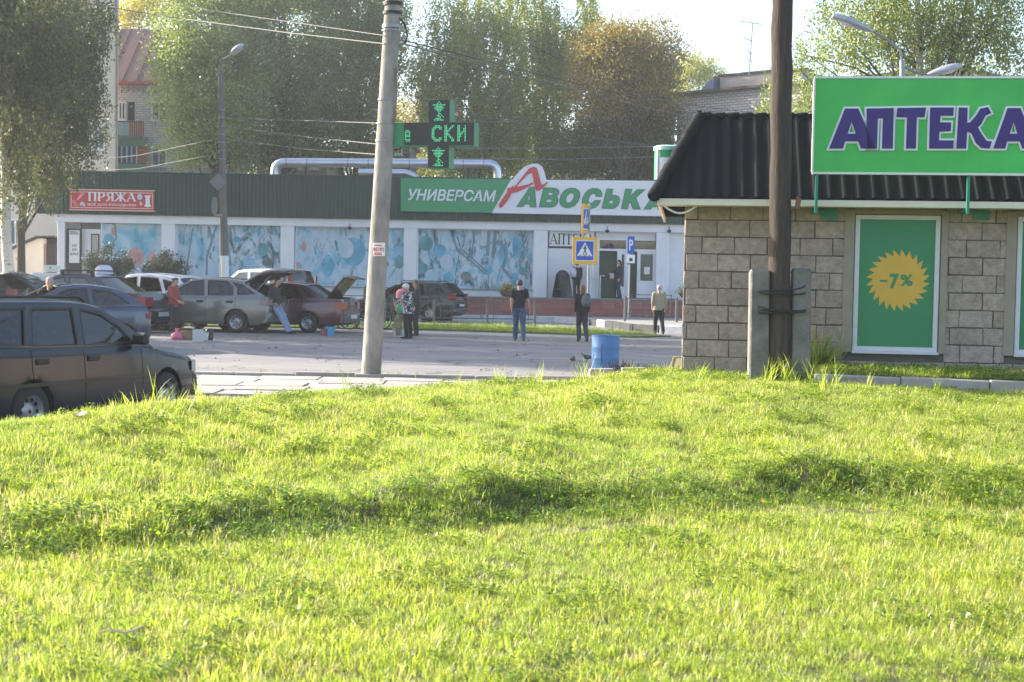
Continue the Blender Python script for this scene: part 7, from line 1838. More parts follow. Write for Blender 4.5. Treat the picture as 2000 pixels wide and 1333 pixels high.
# ================================================================== SMALL THINGS
# blue bin
p = on_z(1182, 721, 0.03); YBn = p.y
M_binblue = mat('bin_blue', srgb(78, 130, 182), .55, var=.12, scale=3, bump=.12, bscale=6)
bn = thing('waste_bin', 'blue painted steel drum used as a waste bin at the pavement edge', 'bin', (p.x, p.y, .03))
rb_, hb_ = .262, .64
MB().lathe([(rb_, 0), (rb_, .2), (rb_ + .004, .21), (rb_, .22), (rb_, hb_ * .64), (rb_ + .004, hb_ * .64 + .01), (rb_, hb_ * .64 + .02), (rb_, hb_ - .015), (rb_ + .012, hb_ - .008), (rb_ + .006, hb_), (rb_ - .012, hb_ - .006), (rb_ - .014, .05), (.01, .04)], 28, (0, 0, 0)).build('drum', M_binblue, bn, world=False, smooth=50)
MB().tube([(-.09 + .005 * math.sin(i), -rb_ * .945, .08 + .05 * i) for i in range(9)], .008, 5).build('weld_seam', mat('bin_dark_blue', srgb(38, 66, 104), .6), bn, world=False)  # seam in a darker blue than the drum
# low concrete kerb and dark withered stalks by the bin
kb_ = thing('corner_kerb', None, None); kb_['kind'] = 'structure'
for i in range(2):
    a = on_z(1150 + 62 * i, 731, .1); o = MB().bev(-.01, .40, -.09, .09, -.2, .13, .012).build('kerb_stone', M_slab, kb_, world=False); o.location = (a.x, a.y - .35, .08 + .02 * i); o.rotation_euler = (0, R(-2), R(2 - 3 * i))
r = np.random.RandomState(9)
wt = thing('withered_plants', 'clump of dark withered stalks behind the kerb next to the blue bin', 'plants', on_z(1225, 715, .1))
mb = MB()
for i in range(150):
    px = r.choice([1196, 1218, 1222, 1250, 1266, 1282]) + r.normal(0, 7); b0_ = on_z(px, 724, .10); h = r.uniform(.05, .2) * (1.0 if px < 1235 else .6)
    e = b0_ + Vector((r.normal(0, .04), r.normal(0, .04), h)); mb.tube([b0_ + Vector((0, r.uniform(-.3, .3), -.03)), b0_.lerp(e, .5) + Vector((r.normal(0, .015), 0, 0)), e], [.006, .006, .003], 4)
mb.build('stalks', mat('withered', srgb(72, 58, 52), .9, var=.3), wt)
# grass at the kiosk corner
P = []; I = []; S = []; A = []
for k in range(420):
    x = r.uniform(1.35, 2.25); y = r.uniform(17.5, 18.9); z = max(.02, lawn_z(x, y)) ; P.append((x, y, z)); I.append(r.choice([0, 1, 2, 3, 6, 7, 9, 10, 11])); S.append(r.uniform(.6, 1.15)); A.append(r.uniform(.3, .8))
scatter_stuff('bank_grass', P, I, S, A, tilt=.2)
# tall weeds at the foot of the timber pole
P = []; I = []; S = []; A = []
for k in range(22):
    px = r.choice([1497, 1505, 1532, 1540, 1592, 1598]) + r.normal(0, 7); q = at(px, 740, YP - .25 + r.normal(0, .06)); P.append((q.x, q.y, lawn_z(q.x, q.y))); I.append(12); S.append(r.uniform(.5, 1.05)); A.append(r.uniform(.3, .7))
for k in range(40):
    q = at(r.uniform(1585, 1625), 720, 17.4); P.append((q.x, q.y, .67)); I.append(r.choice([9, 10, 11, 12])); S.append(r.uniform(.9, 1.7)); A.append(r.uniform(.1, .5))
for k in range(26):
    q = at(r.uniform(215, 400), 780, r.uniform(12.2, 13.2)); P.append((q.x, q.y, lawn_z(q.x, q.y))); I.append(r.choice([12, 12, 6, 7, 9, 10])); S.append(r.uniform(.5, .95)); A.append(r.uniform(.4, .9))
scatter_stuff('tall_weeds', P, I, S, A, tilt=.25)

# pigeons
def pigeon(px, py, yaw, label, peck):
    p = on_z(px, py, .045); t = thing('pigeon', label, 'pigeon', (p.x, p.y, .02), yaw, 'pigeons on the pavement'); t.scale = (.8,) * 3
    b = MB(); C_ = []
    for (x, z, w, h) in ((-.20, .10, .012, .006), (-.14, .105, .03, .018), (-.08, .11, .05, .042), (0, .115, .062, .06), (.06, .125, .055, .055), (.10, .145, .038, .04), (.125, .17 if not peck else .12, .026, .027), (.14, .20 if not peck else .09, .024, .024), (.155, .205 if not peck else .075, .014, .014), (.178, .20 if not peck else .055, .004, .004)):
        C_.append([(x, w * math.cos(t_), z + h * math.sin(t_)) for t_ in [2 * math.pi * q / 12 for q in range(12)]])
    b.loft(C_)
    for s in (1, -1): b.tube([(.01, s * .025, .07), (.0, s * .026, .035), (.01, s * .027, .005)], [.010, .005, .004], 6); b.tube([(-.015, s * .027, .004), (.035, s * .03, .004)], .004, 5)
    b.build('body', mat('pigeon_grey', srgb(74, 76, 84), .7, var=.25, scale=16), t, world=False, smooth=70)
    for s in (1, -1): MB().loft([[(x, s * (w + .004 * math.cos(t_)), z + h * math.sin(t_)) for t_ in [2 * math.pi * q / 8 for q in range(8)]] for x, w, z, h in ((.05, .052, .125, .012), (0, .062, .12, .035), (-.08, .05, .115, .03), (-.17, .02, .105, .008))]).build('wing', mat('pigeon_wing', srgb(96, 98, 106), .7), t, world=False, smooth=70)
pigeon(1118, 707, R(-70), 'dark pigeon seen end-on, left of the two by the blue bin', True)
pigeon(1147, 704, R(190), 'dark pigeon in profile, nearer to the blue bin', False)

# bags and pots beside the woman in red
def ground_thing(name, label, cat, px, py, z=0.0, group=None, yaw=0): p = on_z(px, py, z); return thing(name, label, cat, (p.x, p.y, z), yaw, group)
GB = 'goods set out beside the grey hatchback'
t = ground_thing('plastic_bag', 'pink plastic bag on the ground at the feet of the woman in red', 'bag', 346, 664, group=GB)
MB().loft([[(wx * math.cos(a) * (1 + .1 * math.sin(3 * a + z * 20)), wx * .8 * math.sin(a), z) for a in [2 * math.pi * q / 14 for q in range(14)]] for z, wx in ((0, .10), (.03, .16), (.10, .17), (.16, .12), (.20, .05), (.24, .04), (.30, .07))]).build('bag', mat('pink_plastic', srgb(216, 112, 136), .4, var=.12, scale=8, bump=.4), t, world=False, smooth=60)
t = ground_thing('wicker_basket', 'brown wicker basket with arched handle beside the pink bag', 'basket', 368, 664, group=GB)
MB().lathe([(.02, .01), (.15, .0), (.19, .12), (.20, .24), (.185, .24), (.14, .03)], 20).build('basket', mat('wicker', srgb(150, 124, 96), .85, var=.25, scale=40, bump=.6, bscale=70), t, world=False, smooth=50)
MB().tube([(.19 * math.cos(a), 0, .23 + .20 * math.sin(a)) for a in [math.pi * q / 10 for q in range(11)]], .014, 6).build('handle', mat('wicker_dark', srgb(120, 98, 76), .85), t, world=False)
t = ground_thing('cardboard_box', 'white open carton leaning beside the wicker basket', 'box', 387, 667, group=GB, yaw=R(12))
MB().box(-.14, .14, -.10, -.092, 0, .3).box(-.14, .14, .092, .1, 0, .3).box(-.14, -.132, -.0919, .0919, 0, .3).box(.132, .14, -.0919, .0919, 0, .3).box(-.131, .131, -.0919, .0919, 0, .01).build('carton', mat('white_carton', srgb(204, 200, 196), .8, var=.06), t, world=False)
MB().prism([(-.14, .302), (-.24, .40), (-.23, .41), (-.13, .31)], -.1, .1).build('flap', mat('white_carton', srgb(204, 200, 196), .8), t, world=False)
t = ground_thing('plastic_tub', 'low white plastic tub between the carton and the dark pot', 'tub', 400, 665, group=GB)
MB().lathe([(.01, 0), (.10, 0), (.13, .20), (.14, .205), (.125, .2), (.09, .02)], 18).build('tub', mat('white_plastic', srgb(214, 214, 214), .5), t, world=False, smooth=50)
t = ground_thing('dark_pot', 'dark enamel pot at the right end of the goods by the grey hatchback', 'pot', 409, 665, group=GB)
MB().lathe([(.01, 0), (.085, 0), (.10, .05), (.095, .22), (.105, .235), (.09, .23), (.08, .02)], 18).build('pot', mat('dark_enamel', srgb(52, 50, 50), .4), t, world=False, smooth=50); MB().tube([(.1 * math.cos(a), 0, .22 + .09 * math.sin(a)) for a in [math.pi * q / 8 for q in range(9)]], .007, 5).build('handle', M_steel, t, world=False)
# buckets
def bucket(label, px, py, r0, r1, h, m, group, z=0.0):
    t = ground_thing('bucket', label, 'bucket', px, py, z, group); MB().lathe([(.01, .0), (r0, 0), (r1, h), (r1 + .012, h + .004), (r1 + .01, h - .015), (r1 - .008, h - .012), (r0 - .01, .02)], 20).build('pail', m, t, world=False, smooth=50)
    MB().tube([(r1 * math.cos(a), -r1 * .5 * math.sin(a), h - .02 - .12 * math.sin(a)) for a in [math.pi * q / 10 for q in range(11)]], .007, 5).build('handle', M_steel, t, world=False); return t
bucket('bright blue plastic bucket on the ground behind the maroon saloon', 645, 656, .115, .155, .25, mat('bucket_blue', srgb(86, 164, 200), .45), 'buckets by the maroon saloon')
bucket('small reddish bucket left of the bright blue one', 633, 656, .08, .105, .20, mat('bucket_red', srgb(150, 84, 88), .5), 'buckets by the maroon saloon')
bucket('grey white enamel bucket at the feet of the old woman', 778, 659, .12, .16, .24, mat('bucket_white', srgb(178, 178, 190), .45, var=.1), 'buckets by the maroon saloon')
t = ground_thing('plant_bunch', 'bunch of dry stalks standing in the grey white bucket', 'plants', 778, 659, .02)
mb = MB(); 
for i in range(60): a = r.uniform(0, 6.28); d_ = r.uniform(.05, .22); mb.tube([(.06 * math.cos(a), .06 * math.sin(a), .05), (.1 * math.cos(a), .1 * math.sin(a), .35), (d_ * math.cos(a), d_ * math.sin(a), r.uniform(.45, .85))], [.005, .004, .002], 4)
mb.build('stalks', mat('dry_stalk', srgb(128, 124, 92), .9, var=.25), t, world=False)
gp_ = on_z(782, 650, 0); t = thing('plastic_bag', 'bright green plastic bag hanging from the old woman\'s side by the bicycle', 'bag', (gp_.x, gp_.y - .5, .62))
MB().loft([[(wx * math.cos(a), wx * .5 * math.sin(a), z) for a in [2 * math.pi * q / 12 for q in range(12)]] for z, wx in ((0, .05), (.03, .09), (.14, .10), (.24, .07), (.32, .03))]).build('bag', mat('green_plastic', srgb(62, 168, 112), .4, bump=.3), t, world=False, smooth=60)

# bicycles
def bicycle(label, pos, yaw, Rw, col, scale=1.0, child=False, rim_m=None):
    t = thing('bicycle', label, 'bicycle', pos, yaw, 'bicycles by the railing'); wbx = 1.02 if not child else .62; fm = mat('bike_' + col[0], col[1], .35)
    for x in (0, wbx):
        w = MB(); w.tube([(x + Rw * math.cos(a), 0, Rw + Rw * math.sin(a)) for a in [2 * math.pi * q / 26 for q in range(27)]], .019, 6, cap=False); wo = w.build('wheel', M_rubber, t, world=False, smooth=60)
        s = MB(); s.tube([(x + (Rw - .03) * math.cos(a), 0, Rw + (Rw - .03) * math.sin(a)) for a in [2 * math.pi * q / 26 for q in range(27)]], .012, 5, cap=False)
        for q in range(14): a = 2 * math.pi * q / 14; s.tube([(x, .0, Rw), (x + (Rw - .03) * math.cos(a), 0, Rw + (Rw - .03) * math.sin(a))], .003 if not child else .006, 4)
        s.tube([(x, -.04, Rw), (x, .04, Rw)], .02, 8); s.build('rim', rim_m or M_chrome, wo, world=False)
    bb = (wbx * .42, 0, Rw * .85); st_ = (wbx * .30, 0, Rw * 2 + .12); hd_ = (wbx * .88, 0, Rw * 2 + .10); hl_ = (wbx * .90, 0, Rw * 1.6 + .05); f = MB()
    for a, b in ((bb, st_), (bb, hl_), (st_, hd_), (st_, (0, 0, Rw)), (bb, (0, 0, Rw)), (hd_, hl_), (hl_, (wbx, 0, Rw))): f.tube([a, b], .018, 6)
    f.build('frame', fm, t, world=False)
    MB().tube([hd_, (hd_[0] - .02, 0, hd_[2] + .12), (hd_[0] + .03, .05, hd_[2] + .16), (hd_[0] - .03, .28, hd_[2] + .17)], .013, 6).tube([(hd_[0] + .03, -.05, hd_[2] + .16), (hd_[0] - .03, -.28, hd_[2] + .17)], .013, 6).build('handlebar', M_steel, t, world=False)
    MB().loft([[(st_[0] + x, w * math.cos(a), st_[2] + .10 + .025 * math.sin(a)) for a in [2 * math.pi * q / 10 for q in range(10)]] for x, w in ((-.12, .03), (-.10, .075), (.0, .06), (.13, .02))]).tube([st_, (st_[0], 0, st_[2] + .1)], .013, 6).build('saddle', M_trim, t, world=False, smooth=60)
    MB().tube([(bb[0], -.10, bb[2] - .16), (bb[0], -.05, bb[2] - .16), (bb[0], -.05, bb[2]), (bb[0], .05, bb[2]), (bb[0], .05, bb[2] + .16), (bb[0], .10, bb[2] + .16)], .012, 6).lathe([(.07, -.003), (.07, .003)], 16, (bb[0], .045, bb[2]), 'y').build('crank', M_steel, t, world=False); return t
p = on_z(668, 646, 0.05); bicycle('dark adult bicycle by the railing, behind the open boot of the maroon saloon', (p.x, p.y + 2.0, .03), R(12), .34, ('black', srgb(44, 42, 46)))
p = on_z(748, 636, .0); b2 = bicycle('small child\'s bicycle with white wheels beside the concrete pole', (p.x - .25, 46.0, .03), R(172), .19, ('pink', srgb(196, 120, 136)), child=True, rim_m=mat('white_rim', srgb(212, 212, 216), .5))
t = thing('toddler_seat', 'pink and pale child carrier seat on wheels right of the concrete pole', 'pushchair', (at(785, 600, 46).x, 46.2, .03), R(30))
MB().loft([[(wx * math.cos(a), dy * math.sin(a), z) for a in [2 * math.pi * q / 14 for q in range(14)]] for z, wx, dy in ((.55, .12, .10), (.60, .18, .15), (.78, .19, .16), (.95, .16, .14), (1.02, .06, .05))]).build('seat', mat('pale_fabric', srgb(176, 176, 188), .8, var=.15), t, world=False, smooth=60)
MB().lathe([(.20, 0), (.22, .10), (.20, .22), (.12, .29), (.01, .31)], 16, (0, 0, 1.02)).build('hood', mat('pink_fabric', srgb(206, 120, 136), .7, var=.1), t, world=False, smooth=60)
for (x, y) in ((-.2, -.2), (.2, -.2), (-.2, .2), (.2, .2)): MB().tube([(x, y + .09 * math.cos(a), .10 + .09 * math.sin(a)) for a in [2 * math.pi * q / 14 for q in range(15)]], .016, 6, cap=False).build('wheel', M_rubber, t, world=False)
MB().tube([(-.2, -.2, .1), (-.16, 0, .56)], .014, 6).tube([(.2, -.2, .1), (.16, 0, .56)], .014, 6).tube([(-.2, .2, .1), (-.16, 0, .56)], .014, 6).tube([(.2, .2, .1), (.16, 0, .56)], .014, 6).tube([(-.16, .1, .6), (-.16, .38, 1.02), (.16, .38, 1.02), (.16, .1, .6)], .014, 6).build('frame', M_steel, t, world=False)

# hanging flower bowls on the terrace edge
def bowl(px, py, w, label, Y):
    c = at(px, py, Y); t = thing('flower_bowl', label, 'planter', (c.x, Y, c.z), 0, 'flower bowls on the shop terrace')
    k = w / (FPX / Y) / 2; MB().lathe([(.02, -k * .55), (k * .6, -k * .5), (k * .95, -k * .1), (k, .02), (k * .92, .02), (k * .5, -k * .3)], 20).build('bowl', mat('brown_bowl', srgb(118, 92, 78), .8, var=.15), t, world=False, smooth=50)
    P = np.array([(r.normal(0, k * .5), r.normal(0, k * .4), abs(r.normal(.12, .12))) for _ in range(500)]); V, Q = leaf_quads(P, .10, .05, r); np_mesh('plant', V, Q, LM_yel, t, tint=np.clip(r.normal(.4, .3, 500), 0, 1))
    MB().tube([(0, 0, -k * .5), (0, 0, ZP - c.z)], .04, 8).tube([(0, 0, ZP + .03 - c.z), (0, 0, ZP + .06 - c.z)], .16, 12).build('stand', M_trim, t, world=False)
bowl(992, 570, 36, 'brown flower bowl with spiky plant left of the folding board', YS - 1.2)
bowl(1341, 575, 30, 'flower bowl beside the kiosk corner at the right end of the terrace', YS - 1.2)
# folding A-board with arched top
YA = YS - 1.0; c = at(1098, 583, YA); ab = thing('advertising_board', 'dark folding advertising board with arched top beside the shop door', 'sign', (c.x, YA, ZP + .03), R(38))
h = 1.18; w = .30; arch = [(-w, 0), (-w, h - .28)] + [(-w * math.cos(a), h - .28 + .28 * math.sin(a)) for a in [math.pi * q / 10 for q in range(11)]][1:-1] + [(w, h - .28), (w, 0)]
for s in (1, -1):
    for (k, nm, m, yo, th) in ((1.0, 'leaf', M_trim, 0, .02), (.86, 'poster', mat('aboard_poster', srgb(128, 118, 118), .6, var=.3, scale=5), .012, .008)):
        pts = [(x * k, .05 + (z - .05) * (.93 if nm == 'poster' else 1)) for x, z in arch]; b = MB().prism(pts, -th, th); b.v = [(v[0], s * (.30 * (1 - v[2] / h) + .012 + yo) + v[1], v[2]) for v in b.v]; b.build(nm, m, ab, world=False)
MB().box(-.2, .2, -.2, .2, .35, .37).build('tie', M_steel, ab, world=False)
# white boxes at the left beside the basement entrance
c = at(100, 545, 48.0); t = thing('storage_cabinet', 'white cabinet with a carton on top at the left behind the cars', 'cabinet', (c.x + .05, 48.0, 0))
x0, z0, x1, z1 = rect(62, 533, 112, 600, 48.0); MB().bev(x0, x1, 48, 48.7, 0, z1, .01).build('cabinet', M_whitetrim, t); x0, z0, x1, z1 = rect(85, 518, 110, 532, 48.0)
t2 = thing('cardboard_box', 'white carton standing on the white cabinet at the left', 'box', ((x0 + x1) / 2, 48.3, z0)); b_ = MB().bev(x0, x1, 48.05, 48.5, z0 + .005, z1, .006).build('carton', M_paper, t2)
MB().disc((x0 + x1) / 2, 48.048, (z0 + z1) / 2 + .03, .03, .03, 10).build('hand_hole', M_black, t2)
# green advertising drum behind the kiosk roof
YD = 19.4; c = at(1302, 318, YD); t = thing('advertising_drum', 'round green and white advertising drum fixed to the left end of the kiosk roof', 'sign', (c.x, YD, 0))
rr = 24 * YD / FPX; z0, z1 = at(1302, 352, YD).z, at(1302, 288, YD).z
MB().lathe([(.01, z0), (rr, z0), (rr, z1 - .05)], 24).build('drum', mat('drum_green', srgb(52, 160, 112), .4), t, world=False, smooth=40)
MB().lathe([(rr + .015, z1 - .05), (rr + .015, z1), (rr - .03, z1 + .02), (.01, z1 + .03)], 24).build('cap', mat('drum_mint', srgb(176, 216, 198), .4), t, world=False, smooth=40)
MB().tube([(0, 0, z0 - .03), (0, 0, z0 + .001)], .05, 10).tube([(0, 0, z0 - .03), (.3, 0, z0 - .03)], .03, 8).build('bracket', M_steel, t, world=False)
n = 10; pn = MB(); zz0, zz1 = z0 + .02, z0 + (z1 - z0) * .66
pn.v = [(math.cos(a) * (rr + .012), math.sin(a) * (rr + .012), z) for z in (zz0, zz1) for a in [R(-135 + 8 * i) for i in range(n + 1)]]; pn.f = [(i, i + 1, n + 2 + i, n + 1 + i) for i in range(n)]; pn.mi = [0] * n; pno = pn.build('poster', M_swhite, t, world=False)
for aa in (-136, -54): a = R(aa); MB().tube([(math.cos(a) * (rr + .02), math.sin(a) * (rr + .02), z0 - .1), (math.cos(a) * (rr + .02), math.sin(a) * (rr + .02), zz1 + .1)], .015, 6).build('stay', M_whitetrim, t, world=False)
lt = MB(); vs, fs = text_polys('А', .02); A_ = np.array(vs); mn, mx_ = A_.min(0), A_.max(0)
lt.add([(math.cos(R(-122 + 44 * (v[0] - mn[0]) / (mx_[0] - mn[0]))) * (rr + .016), math.sin(R(-122 + 44 * (v[0] - mn[0]) / (mx_[0] - mn[0]))) * (rr + .016), zz0 + .08 + (zz1 - zz0 - .16) * (v[1] - mn[1]) / (mx_[1] - mn[1])) for v in vs], fs); lt.build('lettering', M_sred, pno, world=False)
# bits of litter, pebbles and fallen leaves on the road
mb = MB()
for i in range(90):
    x, y = r.uniform(-9, 6), r.uniform(24, 41); s = r.uniform(.008, .03); mb.sphere((x, y, s * .4), (s, s * .8, s * .6), 5, 3)
tag(mb.build('pebbles', mat('pebble', srgb(104, 98, 90), .9, var=.3)), kind='stuff')
n = 350; P = np.stack([r.uniform(-10, 6, n), r.uniform(23.6, 47, n), np.full(n, .012)], -1); V, Q = leaf_quads(P, .07, .05, r); V[:, 2] = .008 + (V[:, 2] - .012) * .25 + .006
o = np_mesh('fallen_leaves', V, Q, LM_gold, tint=np.clip(r.normal(.5, .3, n), 0, 1)); tag(o, kind='stuff')
n = 110; Y_ = np.sqrt(r.uniform(5 ** 2, 16 ** 2, n)); X_ = r.uniform(-.37, .37, n) * Y_; P = np.stack([X_, Y_, [lawn_z(a, b) + .045 + .03 * r.uniform() for a, b in zip(X_, Y_)]], -1)[[b < edge_y(a) for a, b in zip(X_, Y_)]]; V, Q = leaf_quads(P, .04, .028, r)
o = np_mesh('lawn_leaves', V, Q, LM_gold, tint=np.clip(r.normal(.6, .3, len(P)), 0, 1)); tag(o, kind='stuff')
# white wrapper and dead twig on the lawn
wq = on_z(160, 802, .52); wr = MB().loft([[(x + .01 * math.sin(5 * y), y, .02 + .02 * math.sin(x * 40 + y * 30)) for y in (-.05, -.02, .02, .05)] for x in (-.06, -.02, .03, .06)], cap=False, closed=False).build('wrapper', mat('wrapper', srgb(226, 196, 178), .6), None, world=False); wr.location = (at(160, 803, 11.4).x, 11.4, lawn_z(at(160, 803, 11.4).x, 11.4) + .10); tag(wr, 'crumpled pinkish wrapper lying on the grass below the near estate car', 'litter')
tw = MB(); pts_ = [at(px, py, 5.9) for px, py in ((190, 1300), (212, 1303), (236, 1318), (250, 1331), (268, 1345))]; tw.tube([(p_.x, p_.y + .02 * i, lawn_z(p_.x, p_.y) + .07 + .012 * math.sin(i * 2)) for i, p_ in enumerate(pts_)], [.003, .005, .006, .006, .005], 6); o = tw.build('dead_twig', mat('dry_twig', srgb(222, 190, 160), .8)); tag(o, 'pale dry twig lying in the grass at the bottom left corner', 'twig')
# ================================================================== LAMP POSTS, ROAD SIGNS, RAILINGS
M_post = mat('lamp_post_grey', srgb(112, 108, 102), .85, var=.15, scale=4, bump=.3)
M_lampgrey = mat('lamp_shell', srgb(176, 178, 182), .4, metal=.4, var=.06); M_lens = mat('lamp_lens', srgb(214, 218, 222), .2)
YL = 50.0
l0 = at(441, 625, YL); l1 = at(431, 140, YL)
lp = thing('lamp_post', 'grey concrete lamp post with white painted foot and a pale lantern behind the cars', 'lamp post', (l0.x, l0.y, 0))
fz = lambda py: at(436, py, YL).z
def lx(z): return l0.x + (l1.x - l0.x) * (z - l0.z) / (l1.z - l0.z)
zw = fz(500); zt = fz(138)
MB().tube([(lx(zw), YL, zw), (lx((zw + zt) / 2), YL, (zw + zt) / 2), (lx(zt), YL, zt)], [.135, .115, .09], 14).build('pole', M_post, lp, smooth=60)
MB().tube([(lx(0), YL, 0), (lx(zw), YL, zw - .002)], [.15, .14], 14).build('white_foot', M_white, lp, smooth=60)
a = Vector((lx(zt), YL, zt)); b = at(452, 108, YL - .6)
MB().tube([a, a + Vector((.05, -.1, .35)), b], .035, 8).build('arm', M_post, lp)
c = at(463, 97, YL - .8); MB().sphere((0, 0, 0), (.30, .17, .11), 14, 8).build('lantern', M_lampgrey, lp, world=False, smooth=60)
lan = [o for o in lp.children if o.name.startswith('lantern')][0]; lan.location = c - lp.location; lan.rotation_euler = (0, R(-35), R(-20))
for k in range(7):
    z = fz(215 + 16 * k); MB().lathe([(.10, -.02), (.128, -.015), (.128, .015), (.10, .02)], 14, (lx(z), YL, z)).build('band', M_steel, lp)
# backs of two signs on that post
ds = thing('diamond_sign', 'square road sign seen from behind, standing on its corner on the grey lamp post', 'road sign', at(428, 356, YL - .2))
c = at(426, 356, YL - .2); r_ = 17 / 55.5
MB().prism([(c.x + r_, c.z), (c.x, c.z + r_), (c.x - r_, c.z), (c.x, c.z - r_)], YL - .24, YL - .22).build('plate', mat('sign_back', srgb(120, 122, 122), .5, metal=.3), ds)
MB().box(c.x, lx(c.z) + .1, YL - .219, YL - .17, c.z - .04, c.z + .04).build('clamp', M_steel, ds)
rs = thing('round_sign', 'round road sign seen edge-on from behind low on the grey lamp post', 'road sign', at(419, 403, YL - .2))
c = at(419, 403, YL - .2); MB().disc(c.x, YL - .2, c.z, .11, .32, 20, .02).build('plate', mat('sign_back', srgb(120, 122, 122), .5), rs); MB().box(c.x + .02, lx(c.z), YL - .199, YL - .16, c.z - .35, c.z - .28).build('clamp', M_steel, rs)

# double-headed street lamp behind the kiosk
YK = 26.0
a = at(1762, 152, YK)
dl = thing('street_lamp', 'double-armed street lamp with two grey cobra lanterns rising behind the green sign', 'street lamp', (a.x, a.y, 0))
MB().tube([(a.x + .03, YK, 0), (a.x + .02, YK, a.z - .3), at(1762, 118, YK)], [.09, .06, .045], 10).build('pole', M_steel, dl, smooth=60)
def arm(pts): MB().tube([at(x, y, YK) for x, y in pts], .022, 8).build('arm', M_steel, dl, smooth=60)
arm([(1762, 118), (1758, 98), (1735, 78), (1705, 62)]); arm([(1762, 128), (1785, 140), (1812, 147)])
def cobra(x0, y0, x1, y1, w):
    p, q = at(x0, y0, YK), at(x1, y1, YK); d = q - p; n = 9; rings = []
    for i in range(n + 1):
        f = i / n; c = p + d * f; wv = w * max(.12, math.sin(math.pi * (.12 + .80 * f)) ** .6 * (.55 + .5 * f)); up = Vector((-d.z, 0, d.x)).normalized()
        if up.z < 0: up = -up
        rings.append([c + up * wv * math.cos(t) * (1.0 if math.cos(t) > 0 else .55) + Vector((0, 1, 0)) * wv * 1.6 * math.sin(t) for t in [2 * math.pi * k / 12 for k in range(12)]])
    h = MB().loft(rings).build('lantern', M_lampgrey, dl, smooth=60)
    c = p + d * .62; up = Vector((-d.z, 0, d.x)).normalized(); up = up if up.z > 0 else -up
    rr = []
    for i in range(5):
        f = .42 + .1 * i; cc = p + d * f - up * (w * .36); wv = w * .5 * math.sin(math.pi * (i + .6) / 5.2)
        rr.append([cc + Vector((0, 1, 0)) * wv * 1.6 * math.sin(t) - up * wv * .5 * (math.cos(t) + .2) for t in [2 * math.pi * k / 10 for k in range(10)]])
    MB().loft(rr).build('lens', M_lens, h, smooth=60)
cobra(1703, 62, 1626, 32, .115); cobra(1810, 148, 1876, 130, .115)

# pedestrian crossing signs
YZ = 50.5
M_yel = mat('sign_yellow', srgb(238, 178, 34), .4); M_blue = mat('sign_blue', srgb(44, 84, 186), .4); M_sw = mat('sign_face_white', srgb(236, 236, 238), .4)
M_gpost = mat('sign_post', srgb(150, 152, 156), .5, metal=.5)
pz_ = at(1150, 490, YZ); gz = 0.05
pc = thing('crossing_sign', 'yellow bordered pedestrian crossing sign facing the viewer on a grey post', 'road sign', (pz_.x, YZ, gz))
ztop = at(1150, 398, YZ).z
MB().tube([(pz_.x, YZ + .06, gz), (pz_.x, YZ + .06, ztop)], .035, 10).build('post', M_gpost, pc)
def walker(mb, cx, cz, s, y, flip=1):
    def pr(pts, yo=0):
        mb.prism([(cx + flip * x * s, cz + z * s) for x, z in pts], y - .003 - yo, y + .0005 - yo)
    mb.disc(cx + flip * .02 * s, y, cz + .40 * s, .062 * s, .062 * s, 12, .003)
    pr([(-.05, .32), (.06, .32), (.07, .02), (-.04, .02)]); pr([(-.045, .315), (-.02, .25), (-.14, .14), (-.17, .16)], .0004); pr([(.05, .315), (.04, .25), (.13, .14), (.16, .155)], .0004)
    pr([(-.04, .05), (.04, .05), (-.10, -.30), (-.16, -.29)], .0008); pr([(.0, .05), (.07, .05), (.11, -.12), (.17, -.30), (.11, -.31), (.05, -.12)], .0012)
def cross_sign(par, x0, z0, x1, z1, y, yaw=0):
    cx, cz = (x0 + x1) / 2, (z0 + z1) / 2; w, h = (x1 - x0) / 2, (z1 - z0) / 2
    B = []
    B.append(MB().bev(x0, x1, y, y + .025, z0, z1, .006).build('yellow_plate', M_yel, par))
    k = .76; B.append(MB().box(cx - w * k, cx + w * k, y - .006, y - .001, cz - h * k, cz + h * k).build('white_border', M_sw, par))
    k = .70; B.append(MB().box(cx - w * k, cx + w * k, y - .011, y - .007, cz - h * k, cz + h * k).build('blue_field', M_blue, par))
    B.append(MB().prism([(cx - w * .62, cz - h * .40), (cx + w * .62, cz - h * .40), (cx, cz + h * .62)], y - .016, y - .012).build('white_triangle', M_sw, par))
    b = MB(); walker(b, cx, cz - h * .03, w * 1.05, y - .017); 
    for i in (-1, 0, 1):
        q = cx + i * w * .36; b.prism([(q - w * .09, cz - h * .385), (q + w * .02, cz - h * .385), (q + w * .09, cz - h * .30), (q - w * .0, cz - h * .30)], y - .0205, y - .0165)
    B.append(b.build('walking_figure', M_black, par)); return B
q = rect(1118, 463.5, 1166.5, 516.5, YZ); cross_sign(pc, q[0], q[1], q[2], q[3], YZ)
# second face, turned to the side street
p2_ = at(1143, 428, YZ)
pc2 = thing('side_crossing_sign', 'narrow crossing sign turned sideways above the yellow bordered one', 'road sign', (p2_.x, YZ + .02, p2_.z), R(69))
w_, h_ = .44, 27 / 55.0
q = (-w_, -h_, w_, h_)
def cross_local(par, y):
    M0 = chain_matrix(par); 
    for o in cross_sign(None, -w_, -h_, w_, h_, y): o.parent = par
cross_local(pc2, -.03)
MB().box(-w_ + .02, w_ - .02, .0, .02, -h_ + .02, h_ - .02).build('dark_back', mat('sign_back_dark', srgb(66, 58, 54), .6), pc2, world=False)
MB().box(-w_ - .01, w_ + .01, -.028, .028, h_ + .001, h_ + .03).build('rim', M_yel, pc2, world=False)
